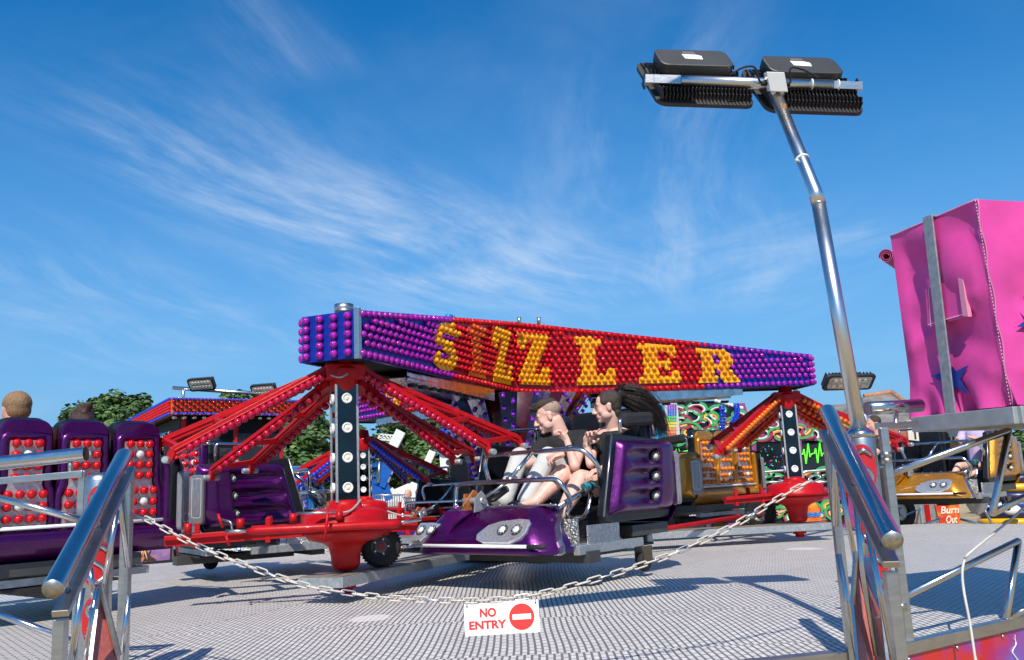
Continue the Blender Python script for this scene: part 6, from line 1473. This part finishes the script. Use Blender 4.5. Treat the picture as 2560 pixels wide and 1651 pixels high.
standing('distant visitor with tied fair hair and dark top beyond the crowd barrier', 1020, 1224, 20, khak, denim, hairbl, group='people beyond the rides', face=150)
standing('distant visitor with long blond hair and pale top beyond the crowd barrier', 1046, 1222, 20.5, pale, pale, hairbl, group='people beyond the rides', face=200, long=True)
standing('worker in a lime hi-vis vest inside the pay hut doorway area', 590, 1138, 16.6, khak, khak, hairbr, group='people beyond the rides', vest=hiv)
standing('person with dark curly hair waiting in front of the pay hut', 545, 1132, 16.2, khak, khak, hairdk, group='people beyond the rides', long=True, face=0)
standing('man in black t-shirt and blue jeans reaching out by the orange sign', 1912, 1238, 17.5, khak, denim, hairbr, group='people beyond the rides', face=250, arms='out')
# ---- blue ride with white struts
br2 = T('blue_thrill_ride', 'distant blue ride with slanted tower, white strut and blue hub head', 'fairground ride', gp(980, 26)); bb_ = M('ride_blue', (.008, .10, .42), .35, coat=.4)
b = MB(); 
for (x0, y0, x1, y1, w_) in ((978, 1150, 950, 1215, .36), (942, 1248, 945, 1200, .30), (960, 1210, 975, 1250, .25), (950, 1215, 925, 1250, .2), (900, 1130, 918, 1128, .1)): b.beam(A(x0, y0, 26), A(x1, y1, 26), w_, w_, Y3)
b.build('base_tower', bb_, br2, True)
b = MB()
for y in (1142, 1165, 1189): b.beam(A(900, y, 26), A(980, y+1, 26), .07, .07)
for x in (925, 942, 958): b.beam(A(x, 1120, 26.1), A(x-8, 1190, 26.1), .03, .03)
for y in (1125, 1135, 1152, 1160, 1175): b.beam(A(925, y, 26.1), A(958, y, 26.1), .03, .03)
b.build('ladder_frame', bb_, br2, True)
b = MB(); b.tube([A(949, 1155, 25.8), A(945, 1208, 25.8)], .05, 8); b.build('ram', steel, br2, True)
for (x0, y0, x1, y1, Yd, w_, w2) in ((1003, 1078, 982, 1118, 27, .30, .2), (1082, 1128, 1065, 1165, 27, .22, .2), (1108, 1110, 1113, 1185, 27, .26, .2), (1135, 1122, 1150, 1140, 27, .2, .2), (975, 1225, 1012, 1262, 26, .2, .1)):
    b = MB(); b.beam(A(x0, y0, Yd), A(x1, y1, Yd), w_, w2, Y3); b.build('white_strut', white, br2, True)
b = MB()
for i in range(4): b.beam(A(950+i*9, 1086+i*1.5, 27.2), A(945+i*9, 1099, 27.2), .04, .04)
for y in (1086, 1093, 1099): b.beam(A(948, y, 27.2), A(985, y+3, 27.2), .04, .04)
b.build('white_lattice', white, br2, True)
b = MB(); c = A(1110, 1092, 27); b.lathe([(.12, .25), (.32, .10), (.42, 0), (.42, -.1), (.2, -.25), (.3, -.45), (.1, -.5)], c, Z3, 16); b.build('hub_head', bb_, br2, True)
lst = [(A(1100+10*math.cos(i), 1078+4*math.sin(i*1.7), 26.6), -Y3, .05, 'blue', br2) for i in range(14)]; put_bulbs(lst, 14, 5)

# ---- heartbeat walk-through wall behind right hub
YW = 20.0
hw = T('painted_ride_front', 'mauve and black painted front with coloured scrolls and green heartbeat lines', 'fairground front', gp(1900, YW))
WP = lambda x, y, off=0: A(x, y, YW-off)
def board(pxs, mt, name, off=0, th=.06):
    q = [WP(x, y, off) for x, y in pxs]; n = len(q); b = MB(); b.add(q+[p+Y3*th for p in q], [tuple(range(n))[::-1], tuple(range(n, 2*n))]+[(i, (i+1) % n, n+(i+1) % n, n+i) for i in range(n)]); return b.build(name, mt, hw, True)
mauve = M('mauve', (.28, .045, .17), .4, coat=.3); wk = M('wall_black', (.010, .011, .012), .25, coat=.5)
board([(1655, 1008), (1700, 1003), (1790, 1003), (1835, 1015), (1852, 1040), (1855, 1112), (1655, 1125)], wk, 'sign_board', .12)
board([(1640, 1105), (2140, 1085), (2140, 1330), (1640, 1340)], wk, 'back_wall', -.35)
board([(1820, 1010), (1862, 1008), (1868, 1030), (2130, 1035), (2130, 1100), (1795, 1108), (1795, 1060)], mauve, 'upper_fascia')
for x in (1738, 1884, 1998, 2112): board([(x-5, 1098), (x+6, 1097), (x+10, 1235), (x-3, 1236)], mauve, 'mauve_post', .05)
board([(1655, 1228), (2125, 1215), (2140, 1322), (1655, 1335)], mauve, 'lower_board')
board([(1850, 1262), (2105, 1250), (2112, 1308), (1850, 1318)], wk, 'lower_art_panel', .03, .02)
for (a, c) in ((1760, 1875), (2002, 2108)):
    board([(a, 1112), (c, 1108), (c+3, 1178), (a+4, 1182)], wk, 'window_panel', .03)
arts = {k: M('art_'+k, c, .5, noise=.05) for k, c in dict(white=(.72, .72, .72), crimson=(.35, .02, .07), green=(.04, .36, .10), yellow=(.75, .52, .02), orange=(.72, .2, .01), lime=(.18, .9, .05), cyan=(.03, .35, .62)).items()}
ak = list(arts); pul = M('pulse_green', (.16, .95, .06), .4, emit=.5)
for (x0, x1, yb) in ((1795, 1872, 1148), (2004, 2062, 1136), (1668, 1760, 1130)):
    pts = []; n = 2; w_ = (x1-x0)/n; amp = 28
    for i in range(n):
        for fx, fy in ((0, 0), (.10, 0), (.2, -.45), (.38, .85), (.55, -.95), (.72, .25), (.80, 0)): pts.append(WP(x0+w_*(i+fx), yb-2*i+amp*fy*(.7 if x0 == 1668 else 1), .08))
    pts.append(WP(x1, yb-3, .08)); b = MB()
    for p, q in zip(pts, pts[1:]): b.beam(p, q, .02, .032, Y3)
    b.build('heartbeat_line', pul, hw, True)
def scroll(cx, cy, r0, turns, a0, cols, off, sgn=1, wpx=3.0, tail=1.2, sq=.8):
    k = 0
    for ci, c in enumerate(cols):
        pts = []
        for i in range(26):
            t = i/25; a = a0+sgn*turns*2*pi*t; r = r0*(1-.72*t)+ci*wpx*1.35*(1-.4*t)
            pts.append(WP(cx+r*math.cos(a)*1.15+(1-t)**2*r0*tail*.0, cy+r*math.sin(a)*sq, off+ci*.002))
        b = MB(); wd = [.008+.024*math.sin(pi*min(1, .12+i/25*.85)) for i in range(26)]; vs = []
        for i in range(26):
            t_ = (pts[min(i+1, 25)]-pts[max(i-1, 0)]).normalized(); n_2 = V((-t_.z, 0, t_.x)); vs += [pts[i]+n_2*wd[i], pts[i]-n_2*wd[i]]
        b.add(vs+[v-V((0, .006, 0)) for v in vs], [(2*i+52, 2*i+53, 2*i+55, 2*i+54) for i in range(25)]+[(2*i, 2*i+2, 2*i+3, 2*i+1) for i in range(25)]+[(2*i, 2*i+52, 2*i+54, 2*i+2) for i in range(25)]+[(2*i+1, 2*i+3, 2*i+55, 2*i+53) for i in range(25)])
        b.build('scroll', arts[c], hw, True)
rn = random.Random(11)
sets = [['crimson', 'white', 'green'], ['orange', 'yellow', 'crimson', 'green'], ['yellow', 'orange', 'green'], ['white', 'green', 'crimson']]
for (cx, cy, r0) in ((1728, 1045, 26), (1722, 1080, 22), (1755, 1062, 20), (1800, 1030, 28), (1830, 1060, 24), (1690, 1030, 18), (1780, 1085, 16), (1810, 1092, 14), (1705, 1058, 18), (1745, 1025, 18), (1770, 1045, 20), (1820, 1080, 18), (1845, 1040, 16), (1690, 1100, 14), (1740, 1098, 14)): scroll(cx, cy, r0, rn.uniform(.8, 1.25), rn.uniform(0, 6.28), rn.choice(sets), .20, rn.choice((-1, 1)))
for (cx, cy, r0) in ((1880, 1070, 16), (1905, 1082, 20), (1935, 1060, 18), (1950, 1088, 15), (2000, 1075, 18), (2025, 1085, 20), (2050, 1062, 18), (2062, 1088, 14), (1870, 1095, 14), (2100, 1070, 18)): scroll(cx, cy, r0, rn.uniform(.8, 1.25), rn.uniform(0, 6.28), rn.choice(sets), .06, rn.choice((-1, 1)))
for (cx, cy, r0) in [(1700+24*i, 1200+6*math.sin(i*2)-i*.5, 15+5*math.sin(i)) for i in range(18)]: scroll(cx, cy, r0, rn.uniform(.6, 1.1), rn.uniform(0, 6.28), rn.choice(sets), .09, rn.choice((-1, 1)))
for (cx, cy, r0) in [(1862+21*i, 1284+12*math.sin(i*2.3)-i*.7, 14+4*math.sin(i*1.3)) for i in range(12)]: scroll(cx, cy, r0, rn.uniform(.8, 1.2), rn.uniform(0, 6.28), rn.choice(sets[1:]), .09, rn.choice((-1, 1)))
for (x0, x1) in ((1655, 1878), (1892, 1995), (2004, 2120)):
    b = MB(); b.tube(bend([WP(x0, 1240, .25), WP(x0+2, 1187-(x0-1655)*.02, .25), WP(x1, 1180-(x1-1655)*.02, .25), WP(x1+2, 1232, .25)], .1), .03, 8); b.tube([WP(x0, 1208, .25), WP(x1, 1202, .25)], .02, 6); b.build('handrail', satin, hw, True)
b = MB(); rn = random.Random(8)
for i in range(40): b.box(WP(1895+rn.random()*90, 1115+rn.random()*55, -.2), (.018, .018, .018), mi=i % 3)
b.build('led_dots', [M('dot_green', (.05, .9, .2), .4, emit=1.0), M('dot_blue', (.1, .15, .9), .4, emit=1.0), M('dot_red', (.7, .05, .03), .4, emit=.6)], hw, True, kind='stuff')
lst = []
for i in range(11): 
    for (xa, ya, xb, yb) in ((1800, 1018, 1792, 1092), (1836, 1012, 1828, 1055)): 
        t = i/10; q = WP(xa+(xb-xa)*t+6*math.sin(t*pi), ya+(yb-ya)*t, .28); lst += [(q, -Y3, .035, 'blue', hw), (q+V((.07, 0, 0)), -Y3, .035, 'blue', hw)]
put_bulbs(lst, 44, 5)
b = MB()
for i in range(9): b.ball(WP(1790+8*i, 1003+2.2*i, .1), .05, 8, 5)
b.build('cream_bulbs', M('lamp_white', (.75, .76, .75), .25, coat=1), hw, True)
# pixel cross sign
ps = T('dotted_block_sign', 'cyan block sign with a cross of rainbow dots beside the black backrest', 'sign', gp(1675, 19))
Yp = 19.0; cy_ = M('sign_cyan', (.01, .33, .62), .35, coat=.5)
def pq(x0, y0, x1, y1, off, mt, nm, th=.1):
    a = A(x0, y1, Yp-off); c = A(x1, y0, Yp-off); b = MB(); b.bb((a.x, a.y, a.z), (c.x, c.y+th, c.z)); return b.build(nm, mt, ps, True, bevel=.01)
pq(1640, 1012, 1672, 1048, 0, cy_, 'upper_block', .5); pq(1640, 1062, 1685, 1112, 0, cy_, 'lower_block', .5); pq(1668, 1008, 1694, 1102, .06, M('dot_board', (.5, .5, .52), .5), 'dot_board'); pq(1646, 1048, 1680, 1060, .07, M('dot_board', (.5, .5, .52), .5), 'dot_board')
cols = [('purple', (.3, .05, .5)), ('blue', (.02, .15, .7)), ('green', (.03, .5, .1)), ('yellow', (.8, .6, .03)), ('orange', (.8, .25, .02)), ('red', (.7, .03, .02))]
b = MB(); mts = [M('pix_'+k, c, .5) for k, c in cols]
for r_ in range(12):
    for c_ in range(4): q = A(1671+c_*6, 1013+r_*7.6, Yp-.1); b.box(q, (.04, .02, .05), mi=min(5, r_//2))
for r_ in range(2):
    for c_ in range(5): q = A(1648+c_*5, 1051+r_*6, Yp-.12); b.box(q, (.04, .02, .045), mi=3)
b.build('dots', mts, ps, True, kind='stuff')
# ---- steps, bin, signs
st = T('tread_steps', 'long silver tread plate steps behind the purple pod with white rectangle', 'steps', A(1650, 1330, 14.2)); 
for k, (y0, y1, Y) in enumerate(((1318, 1336, 13.8), (1300, 1316, 14.3), (1284, 1297, 14.9))):
    a = A(1500, y1, Y); c = A(1768, y1-8, Y+.1); h_ = (A(1500, y0, Y)-A(1500, y1, Y)).z; b = MB(); b.beam(a+V((0, 0, h_/2)), c+V((0, 0, h_/2)), .03, h_); b.beam(a+V((0, .26, h_)), c+V((0, .26, h_)), .5, .02); b.build('step', tpm, st, True)
a = A(1652, 1309, 13.7); b = MB(); b.box(a, (.24, .01, .10)); b.build('white_plate', white, st, True)
bn = T('litter_bin', 'blue litter bin lettered KEEP and TIDY behind the red rod', 'bin', V((A(1796, 1330, 14.4).x, 14.4, -.2)))
bc = A(1797, 1285, 14.4); bw = M('bin_blue', (.02, .20, .60), .4)
b = MB(); b.prism([(-.13, -.34), (.13, -.34), (.155, .0), (-.155, .0)], bc, X3, Z3, Y3, .26); b.build('bin_body', bw, bn, True, bevel=.01)
b = MB(); b.prism([(-.17, 0), (.17, 0), (.15, .07), (-.15, .07)], bc-Y3*.02, X3, Z3, Y3, .3); b.build('lid', bw, bn, True, bevel=.015)
b = MB(); b.box(bc+V((0, -.008, -.19)), (.21, .01, .27)); b.build('label', white, bn, True)
b = MB(); b.box(bc+V((0, -.015, -.165)), (.19, .008, .06)); b.build('label_band', M('art_orange', (.85, .28, .02), .5), bn, True)
rl = M('letter_red', (.6, .02, .02), .5); text('KEEP', .075, rl, bn, bc+V((0, -.016, -.095)), X3, Z3, .002, .002, .17); text('TIDY', .075, rl, bn, bc+V((0, -.016, -.265)), X3, Z3, .002, .002, .15)
os_ = T('orange_sign', 'orange airbrushed sign with blue script letters beside the right red cone', 'sign', gp(2035, 17)); c = A(2028, 1288, 17)
b = MB(); b.prism([(-.20, -.75), (.18, -.75), (.18, .10), (.10, .24), (-.12, .22), (-.20, .05)], c, X3, Z3, Y3, .04); b.build('board', airbrush('airbrush_orange', (.75, .12, .02), (.8, .22, .03), (.85, .4, .05), 3), os_, True)
lb_ = M('letter_blue', (.03, .2, .6), .4); text('ser', .17, lb_, os_, c+V((.05, -.01, .02)), X3, Z3, .004, .006, .34, shear=.3); text('ne', .15, lb_, os_, c+V((.05, -.01, -.17)), X3, Z3, .004, .006, .22, shear=.3)
bo = T('burn_out_sign', 'red and orange sign reading Burn Out under the far right gold car', 'sign', gp(2372, 17)); c = A(2374, 1288, 17)
b = MB(); b.prism([(-.26, .20), (.20, .20), (.20, -.20), (-.19, -.20)], c, X3, Z3, Y3, .04); b.build('board', airbrush('airbrush_red_orange', (.62, .03, .01), (.75, .10, .015), (.85, .32, .03), 4), bo, True)
ltc = M('letter_cream', (.8, .75, .6), .5); text('Burn', .19, ltc, bo, c+V((.0, -.012, .09)), X3, Z3, .004, .004, .36, shear=.25); text('Out', .19, ltc, bo, c+V((.01, -.012, -.09)), X3, Z3, .004, .004, .22, shear=.25)
b = MB(); b.tube([c+V((-.02, .03, -.2)), V((c.x-.02, c.y, GZ))], .015, 6); b.tube([c+V((.12, .03, -.2)), V((c.x+.14, c.y, GZ))], .015, 6); b.build('stand', steel, bo, True)
# stand frame, tyre and bag under the gold car
sf = T('support_trestle', 'thin steel trestle legs on the dry grass under the gold car', 'trestle', gp(2390, 16)); 
for pq_ in (((2287, 1325), (2300, 1272), (2262, 1290)), ((2287, 1320), (2350, 1298)), ((2455, 1262), (2485, 1320)), ((2455, 1262), (2500, 1275)), ((2400, 1298), (2480, 1318))):
    b = MB(); b.tube([A(x, y, 15.5) for x, y in pq_], .022, 6); b.build('leg', satin, sf, True)
ty = T('trailer_wheel', 'dark trailer tyre with pale rim behind the gate post', 'wheel', gp(2245, 16)); c = A(2246, 1280, 16.2); b = MB(); b.lathe([(.16, -.1), (.30, -.11), (.33, -.06), (.33, .06), (.30, .11), (.16, .1)], c, (.35, -1, 0), 26, cap=False); b.build('tyre', rubber, ty, True)
b = MB(); b.lathe([(.17, -.06), (.17, .06)], c, (.35, -1, 0), 18); b.lathe([(.07, -.1), (.07, .11)], c, (.35, -1, 0), 12); b.build('rim', M('rim_pale', (.4, .4, .42), .4, metal=.6), ty, True)
bg_ = T('plastic_bag', 'white plastic bag tied under the gold car floor', 'bag', A(2440, 1262, 15)); b = MB(); c = A(2442, 1262, 15)
def bagf(u, v):
    a = 2*pi*u; r = .17*(math.sin(pi*min(1, v*1.0+.12))**.6)*(1+.12*math.sin(5*a+6*v)+.07*math.sin(11*a-9*v)); return c+V((r*math.cos(a), r*.7*math.sin(a), .20-.42*v))
b.grid(bagf, 30, 14); b.build('bag', M('bag_white', (.66, .68, .70), .35, noise=.12, ns=20), bg_, True)
cb = T('control_cabinet', 'grey and dark cabinets with a red stripe behind the trestle', 'cabinet', gp(2330, 19)); b = MB()
a = A(2282, 1262, 19); c = A(2352, 1262, 19); b.bb((a.x, 19, GZ), (c.x, 19.6, a.z)); b.build('case', M('cabinet_grey', (.22, .22, .21), .5, noise=.3), cb, True)
for x in (2300, 2316, 2340): 
    b = MB(); p = A(x, 1262, 18.98); b.beam(V((p.x, 18.97, GZ)), V((p.x, 18.97, p.z)), .05 if x != 2316 else .10, .02, Y3); b.build('stripe', galv if x != 2316 else red, cb, True)
inf = T('striped_inflatable', 'navy, yellow and white curved inflatable bumper at far right edge', 'inflatable', gp(2535, 16)); nav = M('navy_pvc', (.012, .022, .10), .35, coat=.3); yel = M('yellow_pvc', (.75, .42, .01), .35, coat=.3)
for i in range(7):
    b = MB(); z = A(2535, 1330-22*i, 16).z; c = A(2520+i*4, 1300, 16.3); b.lathe([(.50, -.085), (.56, -.05), (.58, 0), (.56, .05), (.50, .085)], V((c.x+.2, c.y+.3, z)), Z3, 26)
    b.build('ring', [nav, yel, nav, M('mid_blue', (.02, .06, .25), .4), nav, yel, nav][i], inf, True)
b = MB(); c = A(2530, 1275, 15.9); b.ball(c, (.17, .06, .09), 12, 8); b.ball(c+V((-.18, -.02, .08)), (.08, .05, .06), 10, 6); b.build('white_patch', white, inf, True)
# houses far right
hs_ = T('stone_roofed_house', 'house with weathered grey hipped roof and orange ridge tiles, far right', 'house', gp(2220, 48)); Yh = 48
H_ = lambda x, y, dy=0: A(x, y, Yh+dy)
e0, e1 = H_(2135, 1062), H_(2330, 1052); rz0, rz1 = H_(2160, 992, 3.5), H_(2228, 981, 3.5); e2, e3 = e1+V((0, 8, 0)), e0+V((0, 8, 0))
roofm = M('slate_roof', (.19, .18, .165), .85, noise=.35, ns=1.6, dirt=.3, bump=.5, bs=8)
b = MB(); b.add([e0, e1, e2, e3, rz0, rz1], [(0, 1, 5, 4), (1, 2, 5), (2, 3, 4, 5), (3, 0, 4)]); rf_ = b.build('roof', roofm, hs_, True)
b = MB(); b.tube([rz0, rz1], .16, 8); b.tube([rz1, e1], .16, 8); b.build('ridge_tiles', M('ridge_orange', (.45, .20, .10), .85, noise=.3), rf_, True)
b = MB()
for p, q in ((e0, e1), (e1, e2), (e2, e3), (e3, e0)): b.add([p, q, V((q.x, q.y, GZ)), V((p.x, p.y, GZ))], [(0, 3, 2, 1)])
b.build('wall', M('brick', (.32, .12, .08), .9, noise=.3, ns=5), hs_, True)
b = MB(); b.box(H_(2305, 1080, -.1), (1.6, .1, 1.3)); b.build('window', M('cream', (.62, .57, .48), .5), hs_, True)
h2_ = T('terraced_house', 'lower grey roofed house left of the stone-roofed one', 'house', gp(2090, 55)); b = MB(); e0, e1 = A(2060, 1035, 55), A(2150, 1030, 55); r0_, r1_ = A(2062, 1013, 58), A(2150, 1008, 58)
b.add([e0, e1, r1_, r0_, e0+V((0, 7, 0)), e1+V((0, 7, 0))], [(0, 1, 2, 3), (5, 4, 3, 2), (1, 5, 2), (4, 0, 3)]); b.build('roof', roofm, h2_, True)
b = MB(); b.bb((e0.x+.2, e0.y+.2, GZ), (e1.x-.2, e1.y+6.5, e0.z)); b.build('wall', M('brick', (.32, .12, .08), .9, noise=.3, ns=5), h2_, True)
# rider in the far gold car, arm of someone behind the right column
MG = ROOTM[carG.name]
p = MG @ V((-.42, -.48, 0)); figure('seated girl with dark hair, lilac top, black shorts and bare legs, far right', (p.x, p.y, .16), carG.rotation_euler.z, 1.75*1.12, lil, khak, hairdk, skin_=skin, bare=True, sit=True, long=True, group='riders on the cars', arms='out')
p = A(2190, 1090, 11.5); figure('person in black t-shirt reaching left behind the right handrail', (p.x, p.y, 0.0-.2), rad(100), 1.75, khak, khak, hairbr, group='people beyond the rides', arms='out')
# backrest lettering
Mx = MA; o_ = Mx @ V((-.44, -.70, 1.475)); text('BIGGEST', .085, white, carA, o_, Mx.to_3x3() @ V((-1, 0, 0)), Z3, .004, .003, .34)
